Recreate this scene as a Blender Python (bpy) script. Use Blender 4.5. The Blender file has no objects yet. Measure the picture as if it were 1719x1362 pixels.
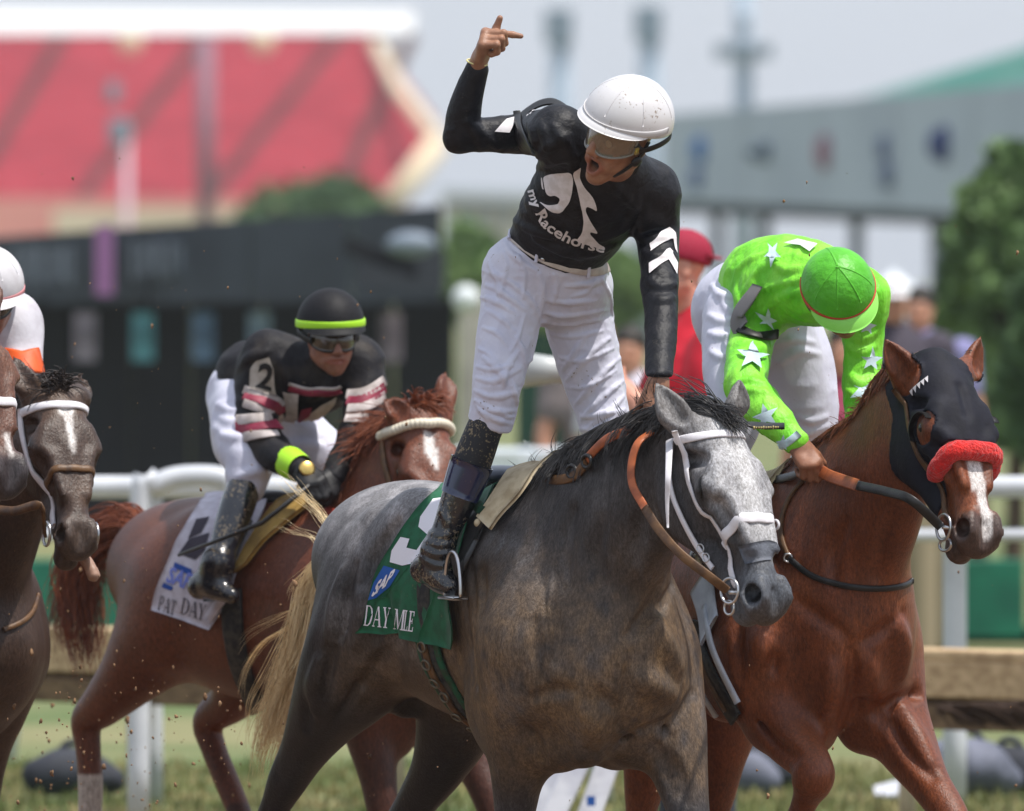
import bpy, math, random
import numpy as np
from mathutils import Vector, Matrix
from mathutils.geometry import tessellate_polygon
random.seed(7); RNG = np.random.default_rng(7)
sc = bpy.context.scene
# ------------------------------------------------------------------ camera, world, sun, exposure
PXW, PXH = 1719.0, 1362.0          # reference frame used to lay the place out
FPX, DIST, CAMZ, HORV = 17100.0, 30.0, 2.25, 450.0
PITCH = math.atan((PXH/2-HORV)/FPX)
cam_d = bpy.data.cameras.new('camera'); cam = bpy.data.objects.new('camera', cam_d)
sc.collection.objects.link(cam); sc.camera = cam
cam.location = (0, -DIST, CAMZ)
cam.rotation_euler = (math.pi/2-PITCH, 0, 0)
cam_d.sensor_width = 36.0; cam_d.sensor_fit = 'HORIZONTAL'
cam_d.lens = 36.0*FPX/PXW
cam_d.clip_start = 1.0; cam_d.clip_end = 5000.0
cam_d.dof.use_dof = True
cam_d.dof.focus_distance = DIST-0.25
cam_d.dof.aperture_fstop = 4.0
cam_d.dof.aperture_blades = 9

world = bpy.data.worlds.new('World'); sc.world = world; world.use_nodes = True
wn = world.node_tree.nodes; wl = world.node_tree.links
SUN = Vector((0.34, -0.16, 0.93)).normalized()
sky = wn.new('ShaderNodeTexSky'); sky.sky_type = 'NISHITA'; sky.sun_disc = False
sky.sun_elevation = math.asin(SUN.z); sky.sun_rotation = math.atan2(SUN.x, SUN.y)
sky.air_density = 1.0; sky.dust_density = 3.0; sky.ozone_density = 1.0; sky.altitude = 150
bg = wn['Background']
wmix = wn.new('ShaderNodeMixRGB'); wmix.inputs[0].default_value = 0.62
wmix.inputs[2].default_value = (7.3, 7.95, 9.0, 1)      # thin bright cloud veil
wl.new(sky.outputs[0], wmix.inputs[1]); wl.new(wmix.outputs[0], bg.inputs[0])
bg.inputs[1].default_value = 0.13
sun_d = bpy.data.lights.new('sun', 'SUN'); sun = bpy.data.objects.new('sun', sun_d)
sc.collection.objects.link(sun)
sun_d.energy = 5.0; sun_d.angle = math.radians(0.9); sun_d.color = (1.0, 0.95, 0.88)
sun.rotation_euler = SUN.to_track_quat('Z', 'Y').to_euler()
sc.view_settings.view_transform = 'Standard'; sc.view_settings.look = 'None'
sc.view_settings.gamma = 1.0; sc.view_settings.exposure = -0.02
sc.view_settings.use_curve_mapping = False
sc.cycles.max_bounces = 6; sc.cycles.diffuse_bounces = 3; sc.cycles.glossy_bounces = 3
sc.cycles.transmission_bounces = 4; sc.cycles.transparent_max_bounces = 8
sc.cycles.use_denoising = True

# ------------------------------------------------------------------ geometry helpers
C0 = np.array([0.0, -DIST, CAMZ])
CF = np.array([0, math.cos(PITCH), -math.sin(PITCH)]); CR = np.array([1.0, 0, 0])
CU = np.array([0, math.sin(PITCH), math.cos(PITCH)])
def ray(u, v):
    u = np.asarray(u, float); v = np.asarray(v, float)
    return CF+np.multiply.outer((u-PXW/2)/FPX, CR)+np.multiply.outer((PXH/2-v)/FPX, CU)
def W(u, v, d):
    """point seen at (u, v) of the photograph, d metres beyond the focus plane"""
    return C0+ray(u, v)*(DIST+d)
def nrm(a):
    a = np.asarray(a, float); return a/max(np.linalg.norm(a), 1e-9)
Z3 = np.array([0, 0, 1.0])
class Frame:
    """vertical plane of symmetry of an animal: heading theta from image right towards the camera"""
    def __init__(s, u, v, d, theta):
        s.o = W(u, v, d); t = math.radians(theta)
        s.h = np.array([math.cos(t), -math.sin(t), 0]); s.l = np.array([math.sin(t), math.cos(t), 0])
    def P(s, u, v, l=0.0):
        r = ray(u, v); t = ((s.o+s.l*l-C0)@s.l)/(r@s.l); return C0+r*t

    def M(s, u, v, l=0.0):
        return s.P(u, v)+s.l*l

def catmull(P, n):
    P = np.asarray(P, float); m = len(P)
    if m < 3: 
        t = np.linspace(0, 1, n+1)[:, None]; return P[0]*(1-t)+P[1]*t
    out = []
    for i in range(m-1):
        p0 = P[max(i-1, 0)]; p1 = P[i]; p2 = P[i+1]; p3 = P[min(i+2, m-1)]
        if i == 0: p0 = 2*p1-p2
        if i == m-2: p3 = 2*p2-p1
        for k in range(n):
            t = k/n
            out.append(.5*((2*p1)+(-p0+p2)*t+(2*p0-5*p1+4*p2-p3)*t*t+(-p0+3*p1-3*p2+p3)*t**3))
    out.append(P[-1]); return np.array(out)

class Field:
    """signed distance volume: limbs and muscles are blended into one continuous skin"""
    def __init__(s, lo, hi, h):
        s.o = np.asarray(lo, float); s.h = h
        n = np.ceil((np.asarray(hi, float)-s.o)/h).astype(int)+1
        s.n = n; s.g = np.full(tuple(n), 1.0, np.float32)
    def box(s, lo, hi):
        a = np.clip(np.floor((np.asarray(lo)-s.o)/s.h).astype(int), 0, s.n)
        b = np.clip(np.ceil((np.asarray(hi)-s.o)/s.h).astype(int)+1, 0, s.n)
        if np.any(b <= a): return None
        return tuple(slice(x, y) for x, y in zip(a, b))
    def pts(s, sl):
        out = []
        for i in range(3):
            c = (s.o[i]+s.h*np.arange(sl[i].start, sl[i].stop)).astype(np.float32)
            sh = [1, 1, 1]; sh[i] = -1; out.append(c.reshape(sh))
        return out
    @staticmethod
    def dcone(X, a, b, ra, rb, side=None, ea=None, eb=None):
        ab = b-a; L2 = max(float(ab@ab), 1e-9)
        px, py, pz = X[0]-np.float32(a[0]), X[1]-np.float32(a[1]), X[2]-np.float32(a[2])
        L = math.sqrt(L2)
        y = (px*np.float32(ab[0])+py*np.float32(ab[1])+pz*np.float32(ab[2]))/np.float32(L)
        kk = min(max((ra-rb)/L, -.85), .85) if L > 1e-3 else 0.0
        if abs(kk) > .01:
            x2 = np.maximum(px*px+py*py+pz*pz-y*y, 0); y = y-np.sqrt(x2)*np.float32(kk/math.sqrt(1-kk*kk))
        t = np.clip(y/np.float32(L), 0, 1)
        qx = px-t*np.float32(ab[0]); qy = py-t*np.float32(ab[1]); qz = pz-t*np.float32(ab[2])
        q2 = qx*qx+qy*qy+qz*qz
        r = np.float32(ra)+np.float32(rb-ra)*t
        if side is None: return np.sqrt(q2)-r
        e = np.float32(ea)+np.float32(eb-ea)*t
        qs = qx*np.float32(side[0])+qy*np.float32(side[1])+qz*np.float32(side[2])
        s2 = qs*qs; o2 = np.maximum(q2-s2, 0)
        r2 = r*r; e2 = e*e
        k0 = np.sqrt(o2/r2+s2/e2); k1 = np.sqrt(o2/(r2*r2)+s2/(e2*e2))+1e-6
        return k0*(k0-1)/k1
    def put(s, sl, d, k, op='+'):
        cur = s.g[sl]
        if op == '-':
            d = -d; hh = np.maximum(k-np.abs(cur-d), 0)/k
            cur[...] = np.maximum(cur, d)+hh*hh*(k*.25)
        else:
            hh = np.maximum(k-np.abs(cur-d), 0)/k
            cur[...] = np.minimum(cur, d)-hh*hh*(k*.25)
    def cone(s, a, b, ra, rb=None, k=.02, side=None, ea=None, eb=None, op='+'):
        a = np.asarray(a, float); b = np.asarray(b, float); rb = ra if rb is None else rb
        if side is not None:
            ea = ra if ea is None else ea; eb = ea if eb is None else eb
        m = max(ra, rb, ea or 0, eb or 0)+k+3*s.h
        sl = s.box(np.minimum(a, b)-m, np.maximum(a, b)+m)
        if sl is None: return
        s.put(sl, s.dcone(s.pts(sl), a, b, ra, rb, side, ea, eb), k, op)
    def ball(s, c, r, k=.02, op='+'):
        s.cone(c, np.asarray(c, float)+1e-5, r, r, k, op=op)
    def ell(s, c, ax, rad, k=.02, op='+'):
        """ellipsoid; ax rows are unit axes"""
        c = np.asarray(c, float); ax = np.asarray(ax, float); rad = np.asarray(rad, float)
        m = np.sqrt(((ax*rad[:, None])**2).sum(0))+k+3*s.h
        sl = s.box(c-m, c+m)
        if sl is None: return
        X = s.pts(sl); p = [X[i]-np.float32(c[i]) for i in range(3)]
        k0 = 0; k1 = 0
        for i in range(3):
            q = p[0]*np.float32(ax[i, 0])+p[1]*np.float32(ax[i, 1])+p[2]*np.float32(ax[i, 2])
            q2 = q*q; k0 = k0+q2/np.float32(rad[i]**2); k1 = k1+q2/np.float32(rad[i]**4)
        k0 = np.sqrt(k0); k1 = np.sqrt(k1)+1e-6
        s.put(sl, k0*(k0-1)/k1, k, op)
    def chain(s, P, R, E=None, side=None, k=.03, n=4, op='+'):
        """limb through points P, radii R (E = half width along side), as one primitive"""
        P = np.asarray(P, float); R = np.asarray(R, float)[:, None]
        E = R if E is None else np.asarray(E, float)[:, None]
        Q = catmull(np.hstack([P, R, E]), n)
        p = Q[:, :3]; r = np.maximum(Q[:, 3], .002); e = np.maximum(Q[:, 4], .002)
        m = max(r.max(), e.max())+k+3*s.h
        sl = s.box(p.min(0)-m, p.max(0)+m)
        if sl is None: return
        tmp = np.full(tuple(x.stop-x.start for x in sl), 1.0, np.float32)
        off = np.array([x.start for x in sl])
        sides = side if (side is not None and np.ndim(side) == 2) else None
        if sides is not None: sides = catmull(np.asarray(sides, float), n)
        for i in range(len(p)-1):
            mm = max(r[i], r[i+1], e[i], e[i+1])+k+3*s.h
            b = s.box(np.minimum(p[i], p[i+1])-mm, np.maximum(p[i], p[i+1])+mm)
            if b is None: continue
            sd = side if sides is None else nrm(sides[i]+sides[i+1])
            d = s.dcone(s.pts(b), p[i], p[i+1], r[i], r[i+1], sd, e[i], e[i+1])
            t = tuple(slice(b[j].start-off[j], b[j].stop-off[j]) for j in range(3))
            np.minimum(tmp[t], d, out=tmp[t])
        s.put(sl, tmp, k, op)
    def cut(s, p0, n, k=.006):
        """remove what lies on the +n side of a plane"""
        sl = tuple(slice(0, x) for x in s.n); X = s.pts(sl)
        d = (X[0]-p0[0])*np.float32(n[0])+(X[1]-p0[1])*np.float32(n[1])+(X[2]-p0[2])*np.float32(n[2])
        s.put(sl, -d, k, '-')
    def sample(s, p):
        q = (p-s.o)/s.h; q = np.clip(q, 0, s.n-1.001); i = q.astype(int); f = q-i
        g = s.g; r = 0
        for dx in (0, 1):
            for dy in (0, 1):
                for dz in (0, 1):
                    w = (f[..., 0] if dx else 1-f[..., 0])*(f[..., 1] if dy else 1-f[..., 1])*(f[..., 2] if dz else 1-f[..., 2])
                    r = r+w*g[i[..., 0]+dx, i[..., 1]+dy, i[..., 2]+dz]
        return r
    def grad(s, p):
        e = s.h*1.5; G = []
        for i in range(3):
            d = np.zeros(3); d[i] = e
            G.append(s.sample(p+d)-s.sample(p-d))
        G = np.stack(G, -1); return G/np.maximum(np.linalg.norm(G, axis=-1, keepdims=True), 1e-9)
    def march(s, o, d, t0, t1, outward=False):
        """first surface along rays o + t d; returns points, hit"""
        o = np.atleast_2d(o); d = np.atleast_2d(d)
        N = max(len(o), len(d)); o = np.broadcast_to(o, (N, 3)); d = np.broadcast_to(d, (N, 3))
        ts = np.arange(t0, t1, s.h*.8); prev = None; hit = np.zeros(N, bool); T = np.full(N, t1)
        for t in ts:
            p = o+d*t
            val = s.sample(p)
            ins = ((p < s.o)|(p > s.o+s.h*(s.n-1))).any(1); val = np.where(ins, 1.0, val)
            if outward: val = -val
            if prev is not None:
                c = (~hit)&(val < 0)&(prev >= 0)
                if c.any():
                    fr = prev[c]/(prev[c]-val[c]); T[c] = t-s.h*.8*(1-fr); hit |= c
            prev = val
        return o+d*T[:, None], hit
    def cast(s, u, v, lift=0.0):
        """project reference pixels on the surface"""
        u = np.atleast_1d(np.asarray(u, float)); v = np.atleast_1d(np.asarray(v, float))
        r = ray(u, v); ln = np.linalg.norm(r, axis=1, keepdims=True); d = r/ln
        cs = (s.o+s.h*s.n*.5-C0)@CF; ext = np.linalg.norm(s.h*s.n)*.5
        p, hit = s.march(C0, d, cs-ext, cs+ext)
        n = s.grad(p)
        return p+n*lift, n, hit
    def mesh(s, smooth=1):
        g = s.g; ins = g < 0
        cnt = np.zeros(tuple(s.n-1), np.int8)
        cs = [(dx, dy, dz) for dx in (0, 1) for dy in (0, 1) for dz in (0, 1)]
        nx, ny, nz = s.n
        for dx, dy, dz in cs: cnt += ins[dx:nx-1+dx, dy:ny-1+dy, dz:nz-1+dz]
        act = (cnt > 0)&(cnt < 8); ijk = np.argwhere(act)
        idx = np.full(act.shape, -1, np.int32); idx[act] = np.arange(len(ijk))
        cv = np.stack([g[ijk[:, 0]+a, ijk[:, 1]+b, ijk[:, 2]+c] for a, b, c in cs], 1)
        ca = np.array(cs, float); pos = np.zeros((len(ijk), 3)); num = np.zeros(len(ijk))
        for a in range(8):
            for b in range(a+1, 8):
                if abs(ca[a]-ca[b]).sum() != 1: continue
                m = (cv[:, a] < 0) != (cv[:, b] < 0)
                t = (cv[:, a]/np.where(m, cv[:, a]-cv[:, b], 1))[:, None]
                pos += np.where(m[:, None], ca[a]+t*(ca[b]-ca[a]), 0); num += m
        V = (ijk+pos/num[:, None])*s.h+s.o
        F = []
        for ax in range(3):
            lo = [slice(1, -1)]*3; lo[ax] = slice(0, -1); hi = [slice(1, -1)]*3; hi[ax] = slice(1, None)
            A = ins[tuple(lo)]; B = ins[tuple(hi)]
            e = np.argwhere(A != B)
            if not len(e): continue
            fl = A[A != B]
            base = e.copy(); o1, o2 = [i for i in range(3) if i != ax]
            base[:, o1] += 1; base[:, o2] += 1
            def cell(d1, d2):
                c = base.copy(); c[:, o1] += d1; c[:, o2] += d2; return idx[c[:, 0], c[:, 1], c[:, 2]]
            q = np.stack([cell(-1, -1), cell(0, -1), cell(0, 0), cell(-1, 0)], 1)
            if ax == 1: fl = ~fl
            q[~fl] = q[~fl][:, ::-1]
            F.append(q)
        F = np.concatenate(F); F = F[(F >= 0).all(1)]
        for _ in range(smooth):
            V = lap(V, F, .5)
        return V, F
def lap(V, F, f):
    S = np.zeros_like(V); n = np.zeros(len(V))
    k = F.shape[1]
    for i in range(k):
        a = F[:, i]; b = F[:, (i+1) % k]
        for c in range(3):
            S[:, c] += np.bincount(a, V[b, c], len(V)); S[:, c] += np.bincount(b, V[a, c], len(V))
        n += np.bincount(a, minlength=len(V)); n += np.bincount(b, minlength=len(V))
    return V*(1-f)+f*S/np.maximum(n, 1)[:, None]

# smooth value noise in numpy
_PT = RNG.random((64, 64, 64)).astype(np.float32)
def vnoise(p):
    p = np.asarray(p, float); i = np.floor(p).astype(int); f = p-i; f = f*f*(3-2*f); r = 0
    for dx in (0, 1):
        for dy in (0, 1):
            for dz in (0, 1):
                w = (f[:, 0] if dx else 1-f[:, 0])*(f[:, 1] if dy else 1-f[:, 1])*(f[:, 2] if dz else 1-f[:, 2])
                r = r+w*_PT[(i[:, 0]+dx) & 63, (i[:, 1]+dy) & 63, (i[:, 2]+dz) & 63]
    return r
def sstep(a, b, x):
    t = np.clip((x-a)/(b-a), 0, 1); return t*t*(3-2*t)

# ------------------------------------------------------------------ objects
def tag(o, label=None, cat=None, group=None, kind=None):
    if label: o['label'] = label
    if cat: o['category'] = cat
    if group: o['group'] = group
    if kind: o['kind'] = kind
    return o
def thing(name, loc, label, cat, group=None):
    o = bpy.data.objects.new(name, None); sc.collection.objects.link(o)
    o.empty_display_size = .1
    o.location = tuple(float(x) for x in loc)
    return tag(o, label, cat, group)
def obj(name, V, F, mat=None, parent=None, smooth=True, col=None, mats=None, fmat=None, uv=None):
    me = bpy.data.meshes.new(name)
    V = np.asarray(V, np.float32)
    if isinstance(F, np.ndarray):
        k = F.shape[1]; nf = len(F)
        me.vertices.add(len(V)); me.vertices.foreach_set('co', V.ravel())
        me.loops.add(nf*k); me.loops.foreach_set('vertex_index', F.astype(np.int32).ravel())
        me.polygons.add(nf); me.polygons.foreach_set('loop_start', np.arange(0, nf*k, k, dtype=np.int32))
        me.update(calc_edges=True)
    else:
        me.from_pydata([tuple(map(float, v)) for v in V], [], [tuple(int(i) for i in f) for f in F]); me.update()
    if smooth: me.polygons.foreach_set('use_smooth', np.ones(len(me.polygons), bool))
    if col is not None:
        a = me.color_attributes.new('Col', 'FLOAT_COLOR', 'POINT')
        c = np.ones((len(V), 4), np.float32); c[:, :3] = col; a.data.foreach_set('color', c.ravel())
    if mats:
        for m in mats: me.materials.append(m)
        if fmat is not None: me.polygons.foreach_set('material_index', np.asarray(fmat, np.int32))
    elif mat: me.materials.append(mat)
    o = bpy.data.objects.new(name, me); sc.collection.objects.link(o)
    if parent is not None: attach(o, parent)
    return o
def attach(o, parent):
    o.parent = parent
    m = Matrix.Translation(parent.location)
    p = parent.parent
    while p is not None: m = m @ Matrix.Translation((0, 0, 0)); p = p.parent
    if parent.type == 'EMPTY': o.matrix_parent_inverse = Matrix.Translation(parent.location).inverted()
    return o
class MB:
    """collects simple solids; build() links them as one mesh"""
    def __init__(s): s.V = []; s.F = []
    def add(s, V, F):
        b = len(s.V); s.V += [tuple(map(float, v)) for v in V]; s.F += [tuple(int(i)+b for i in f) for f in F]; return s
    def box(s, c, size, ax=None, bev=0.0):
        c = np.asarray(c, float); h = np.asarray(size, float)/2
        ax = np.eye(3) if ax is None else np.asarray(ax, float)
        if bev <= 0:
            V = [c+ax[0]*h[0]*x+ax[1]*h[1]*y+ax[2]*h[2]*z for x in (-1, 1) for y in (-1, 1) for z in (-1, 1)]
            return s.add(V, [(0, 1, 3, 2), (4, 6, 7, 5), (0, 4, 5, 1), (2, 3, 7, 6), (0, 2, 6, 4), (1, 5, 7, 3)])
        b = min(bev, h.min()*.9); V = []; key = {}
        for a in range(3):
            for sx in (-1, 1):
                for sy in (-1, 1):
                    for sz in (-1, 1):
                        sg = np.array([sx, sy, sz], float); e = h-b; e[a] = h[a]
                        key[(a, sx, sy, sz)] = len(V); V.append(c+(ax*(sg*e)[:, None]).sum(0))
        F = []
        for a in range(3):
            o1, o2 = [(1, 2), (2, 0), (0, 1)][a]
            for sg in (-1, 1):
                q = []
                for x, y in ((-1, -1), (1, -1), (1, 1), (-1, 1)):
                    t = [0, 0, 0]; t[a] = sg; t[o1] = x; t[o2] = y; q.append(key[(a, *t)])
                F.append(q if sg > 0 else q[::-1])
        for a in range(3):
            o1, o2 = [(1, 2), (2, 0), (0, 1)][a]
            for x in (-1, 1):
                for y in (-1, 1):
                    q = []
                    for ez, fa in ((-1, o1), (1, o1), (1, o2), (-1, o2)):
                        t = [0, 0, 0]; t[a] = ez; t[o1] = x; t[o2] = y; q.append(key[(fa, *t)])
                    F.append(q if x*y > 0 else q[::-1])
        for sx in (-1, 1):
            for sy in (-1, 1):
                for sz in (-1, 1):
                    q = [key[(a, sx, sy, sz)] for a in range(3)]
                    F.append(q if sx*sy*sz > 0 else q[::-1])
        return s.add(V, F)
    def tube(s, P, R, n=8, side=None, flat=1.0, caps=True):
        P = np.asarray(P, float); R = np.broadcast_to(np.asarray(R, float), (len(P),))
        T = np.gradient(P, axis=0); T /= np.maximum(np.linalg.norm(T, axis=1, keepdims=True), 1e-9)
        up = np.asarray(side, float) if side is not None else (Z3 if abs(T[0, 2]) < .9 else np.array([1.0, 0, 0]))
        V = []; x = up
        for i in range(len(P)):
            x = x-T[i]*(x@T[i]); x = nrm(x); y = np.cross(T[i], x)
            for j in range(n):
                a = 2*math.pi*j/n; V.append(P[i]+R[i]*(x*math.cos(a)+y*math.sin(a)*flat))
        F = [(i*n+j, i*n+(j+1) % n, (i+1)*n+(j+1) % n, (i+1)*n+j) for i in range(len(P)-1) for j in range(n)]
        if caps: F += [tuple(range(n))[::-1], tuple((len(P)-1)*n+j for j in range(n))]
        return s.add(V, F)
    def sphere(s, c, rad, ax=None, nu=12, nv=8):
        c = np.asarray(c, float); rad = np.broadcast_to(np.asarray(rad, float), (3,)); ax = np.eye(3) if ax is None else np.asarray(ax, float)
        V = [c+ax[2]*rad[2]]
        for i in range(1, nv):
            th = math.pi*i/nv
            for j in range(nu):
                p = 2*math.pi*j/nu
                V.append(c+ax[0]*rad[0]*math.sin(th)*math.cos(p)+ax[1]*rad[1]*math.sin(th)*math.sin(p)+ax[2]*rad[2]*math.cos(th))
        V.append(c-ax[2]*rad[2]); L = len(V)-1
        F = [(0, 1+j, 1+(j+1) % nu) for j in range(nu)]
        F += [(1+i*nu+j, 1+(i+1)*nu+j, 1+(i+1)*nu+(j+1) % nu, 1+i*nu+(j+1) % nu) for i in range(nv-2) for j in range(nu)]
        F += [(L, 1+(nv-2)*nu+(j+1) % nu, 1+(nv-2)*nu+j) for j in range(nu)]
        return s.add(V, F)
    def torus(s, c, R, r, ax, n=24, m=8):
        c = np.asarray(c, float); ax = np.asarray(ax, float)
        R = np.broadcast_to(np.asarray(R, float), (2,))
        th = np.linspace(0, 2*math.pi, n, endpoint=False); b = len(s.V); V = []
        for t in th:
            d = nrm(ax[0]*math.cos(t)*R[1]+ax[1]*math.sin(t)*R[0]); q = c+ax[0]*R[0]*math.cos(t)+ax[1]*R[1]*math.sin(t)
            for j in range(m):
                a = 2*math.pi*j/m; V.append(q+r*(d*math.cos(a)+ax[2]*math.sin(a)))
        return s.add(V, [(i*m+j, i*m+(j+1) % m, ((i+1) % n)*m+(j+1) % m, ((i+1) % n)*m+j) for i in range(n) for j in range(m)])
    def build(s, name, mat, parent=None, smooth=True):
        return obj(name, np.array(s.V), s.F, mat, parent, smooth)

def hair(strands, n=4):
    """strands: list of (points, radii) -> merged thin tapered tubes"""
    Vs = []; Fs = []; b = 0
    for P, R in strands:
        P = np.asarray(P, float); R = np.asarray(R, float)
        T = np.gradient(P, axis=0); T /= np.maximum(np.linalg.norm(T, axis=1, keepdims=True), 1e-9)
        ref = np.array([.31, .52, .79]); x = np.cross(T, ref); x /= np.maximum(np.linalg.norm(x, axis=1, keepdims=True), 1e-9)
        y = np.cross(T, x); a = np.arange(n)*2*math.pi/n
        V = P[:, None]+R[:, None, None]*(x[:, None]*np.cos(a)[None, :, None]+y[:, None]*np.sin(a)[None, :, None])
        m = len(P); i, j = np.meshgrid(np.arange(m-1), np.arange(n), indexing='ij'); i = i.ravel(); j = j.ravel()
        F = np.stack([i*n+j, i*n+(j+1) % n, (i+1)*n+(j+1) % n, (i+1)*n+j], 1)+b
        Vs.append(V.reshape(-1, 3)); Fs.append(F); b += m*n
    return np.concatenate(Vs), np.concatenate(Fs)
def join(parts):
    b = 0; Vs = []; Fs = []
    for V, F in parts: Vs.append(V); Fs.append(F+b); b += len(V)
    return np.concatenate(Vs), np.concatenate(Fs)

def ribbon(P, N, w, th, closed=False):
    """solid strap along P lying with its face along normals N; w may vary"""
    P = np.asarray(P, float); N = np.asarray(N, float); m = len(P); w = np.broadcast_to(np.asarray(w, float), (m,))
    T = np.gradient(P, axis=0)
    if closed: T = np.roll(P, -1, 0)-np.roll(P, 1, 0)
    T /= np.maximum(np.linalg.norm(T, axis=1, keepdims=True), 1e-9)
    S = np.cross(T, N); S /= np.maximum(np.linalg.norm(S, axis=1, keepdims=True), 1e-9)
    N = np.cross(S, T); h = (w/2)[:, None]; t = th
    prof = [P-S*h-N*t*.8, P-S*h+N*t*.35, P-S*h*.8+N*t*.8, P+N*t, P+S*h*.8+N*t*.8, P+S*h+N*t*.35, P+S*h-N*t*.8]
    k = len(prof); V = np.stack(prof, 1).reshape(-1, 3)
    F = []
    rng = m if closed else m-1
    for i in range(rng):
        a = i*k; b = ((i+1) % m)*k
        for j in range(k): F.append((a+j, a+(j+1) % k, b+(j+1) % k, b+j))
    F = np.array(F)
    if not closed:
        e = np.array([[0, 1, 2, 3], [0, 3, 4, 6], [4, 5, 6, 6]]); e2 = (m-1)*k+e[:, ::-1]
        F = list(map(tuple, F))+[(0, 1, 2, 3, 4, 5, 6), tuple((m-1)*k+j for j in range(k))[::-1]]
    return V, F
def resample(P, n):
    P = np.asarray(P, float); d = np.r_[0, np.cumsum(np.linalg.norm(np.diff(P, axis=0), axis=1))]
    t = np.linspace(0, d[-1], n); return np.stack([np.interp(t, d, P[:, i]) for i in range(P.shape[1])], 1)
def strap(field, uv, w, th, name, mat, parent=None, lift=.0, n=None, smooth_it=2):
    """strap that follows the body under the line uv"""
    q = catmull(uv, 8); L = np.linalg.norm(np.diff(q, axis=0), axis=1).sum()
    q = resample(q, n or max(6, int(L/6)))
    p, nn, hit = field.cast(q[:, 0], q[:, 1], lift)
    p, nn = p[hit], nn[hit]
    for _ in range(smooth_it):
        p[1:-1] = (p[:-2]+2*p[1:-1]+p[2:])/4; nn[1:-1] = (nn[:-2]+nn[1:-1]+nn[2:])/3
    V, F = ribbon(p, nn, w, th); return obj(name, V, F, mat, parent)
class Skin:
    """finished cloth as a surface to print on"""
    def __init__(s, V, F):
        from mathutils.bvhtree import BVHTree
        s.t = BVHTree.FromPolygons([tuple(map(float, v)) for v in V], [tuple(int(i) for i in f) for f in F])
    def cast(s, u, v, lift=0.0):
        u = np.atleast_1d(u); v = np.atleast_1d(v); r = ray(u, v); P = np.zeros((len(u), 3)); N = np.zeros((len(u), 3)); H = np.zeros(len(u), bool); o = Vector(C0)
        for i in range(len(u)):
            d = Vector(r[i]).normalized(); h = s.t.ray_cast(o, d)
            if h[0] is not None:
                n = h[1] if h[1].dot(d) < 0 else -h[1]; P[i] = h[0]+n*lift; N[i] = n; H[i] = True
        return P, N, H
def poly_grid(poly, step):
    """triangulate a 2-D polygon into small triangles"""
    tri = tessellate_polygon([[Vector((p[0], p[1], 0)) for p in poly]])
    V = [tuple(map(float, p)) for p in poly]; T = [tuple(t) for t in tri]
    return refine(V, T, step)
def refine(V, T, step, it=7):
    V = [tuple(v[:2]) for v in V]
    for _ in range(it):
        mid = {}; out = []; ch = False
        def m(a, b):
            k = (min(a, b), max(a, b))
            if k not in mid: mid[k] = len(V); V.append(((V[a][0]+V[b][0])/2, (V[a][1]+V[b][1])/2))
            return mid[k]
        def ln(a, b): return math.hypot(V[a][0]-V[b][0], V[a][1]-V[b][1])
        for t in T:
            e = [ln(t[i], t[(i+1) % 3]) for i in range(3)]
            s_ = [x > step for x in e]; c = sum(s_)
            if c == 0: out.append(t); continue
            ch = True
            if c == 3:
                a, b, cc = m(t[0], t[1]), m(t[1], t[2]), m(t[2], t[0])
                out += [(t[0], a, cc), (a, t[1], b), (cc, b, t[2]), (a, b, cc)]
            elif c == 1:
                i = s_.index(True); a, b, d = t[i], t[(i+1) % 3], t[(i+2) % 3]; x = m(a, b); out += [(a, x, d), (x, b, d)]
            else:
                i = s_.index(False); a, b, d = t[i], t[(i+1) % 3], t[(i+2) % 3]; x = m(b, d); y = m(d, a)
                out += [(a, b, x), (a, x, y), (y, x, d)]
        T = out
        if not ch: break
    return np.array(V), np.array(T)
def decal(field, polys, name, mat, parent=None, lift=.003, step=8, th=0.0):
    """flat print laid on the surface; polys are outlines in reference pixels"""
    parts = []
    for poly in polys:
        V, T = poly_grid(poly, step)
        parts.append(decal_vt(field, V, T, lift))
    parts = [(p, largest(p, t)) for p, t in parts if len(t)]
    if not parts: return None
    V, F = join(parts); used = np.unique(F); mp = np.zeros(len(V), int); mp[used] = np.arange(len(used)); return obj(name, V[used], mp[F], mat, parent)
def largest(P, T):
    """the biggest connected patch of triangles"""
    lab = np.arange(len(P))
    while True:
        m = lab[T].min(1); n = lab.copy(); np.minimum.at(n, T.ravel(), np.repeat(m, 3)); n = n[n]
        if (n == lab).all(): break
        lab = n
    k = lab[T[:, 0]]; u, cnt = np.unique(k, return_counts=True); return T[k == u[cnt.argmax()]]
def decal_vt(field, V, T, lift):
    p, n, hit = field.cast(V[:, 0], V[:, 1], lift)
    T = T[hit[T].all(1)]
    if len(T):
        a = np.cross(p[T[:, 1]]-p[T[:, 0]], p[T[:, 2]]-p[T[:, 0]]); fl = (a*(C0-p[T[:, 0]])).sum(1) < 0
        T = T.copy(); T[fl] = T[fl][:, ::-1]
        e = np.linalg.norm(p[T]-p[np.roll(T, 1, 1)], axis=2).max(1); T = T[e < .08]
    return p, T
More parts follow.
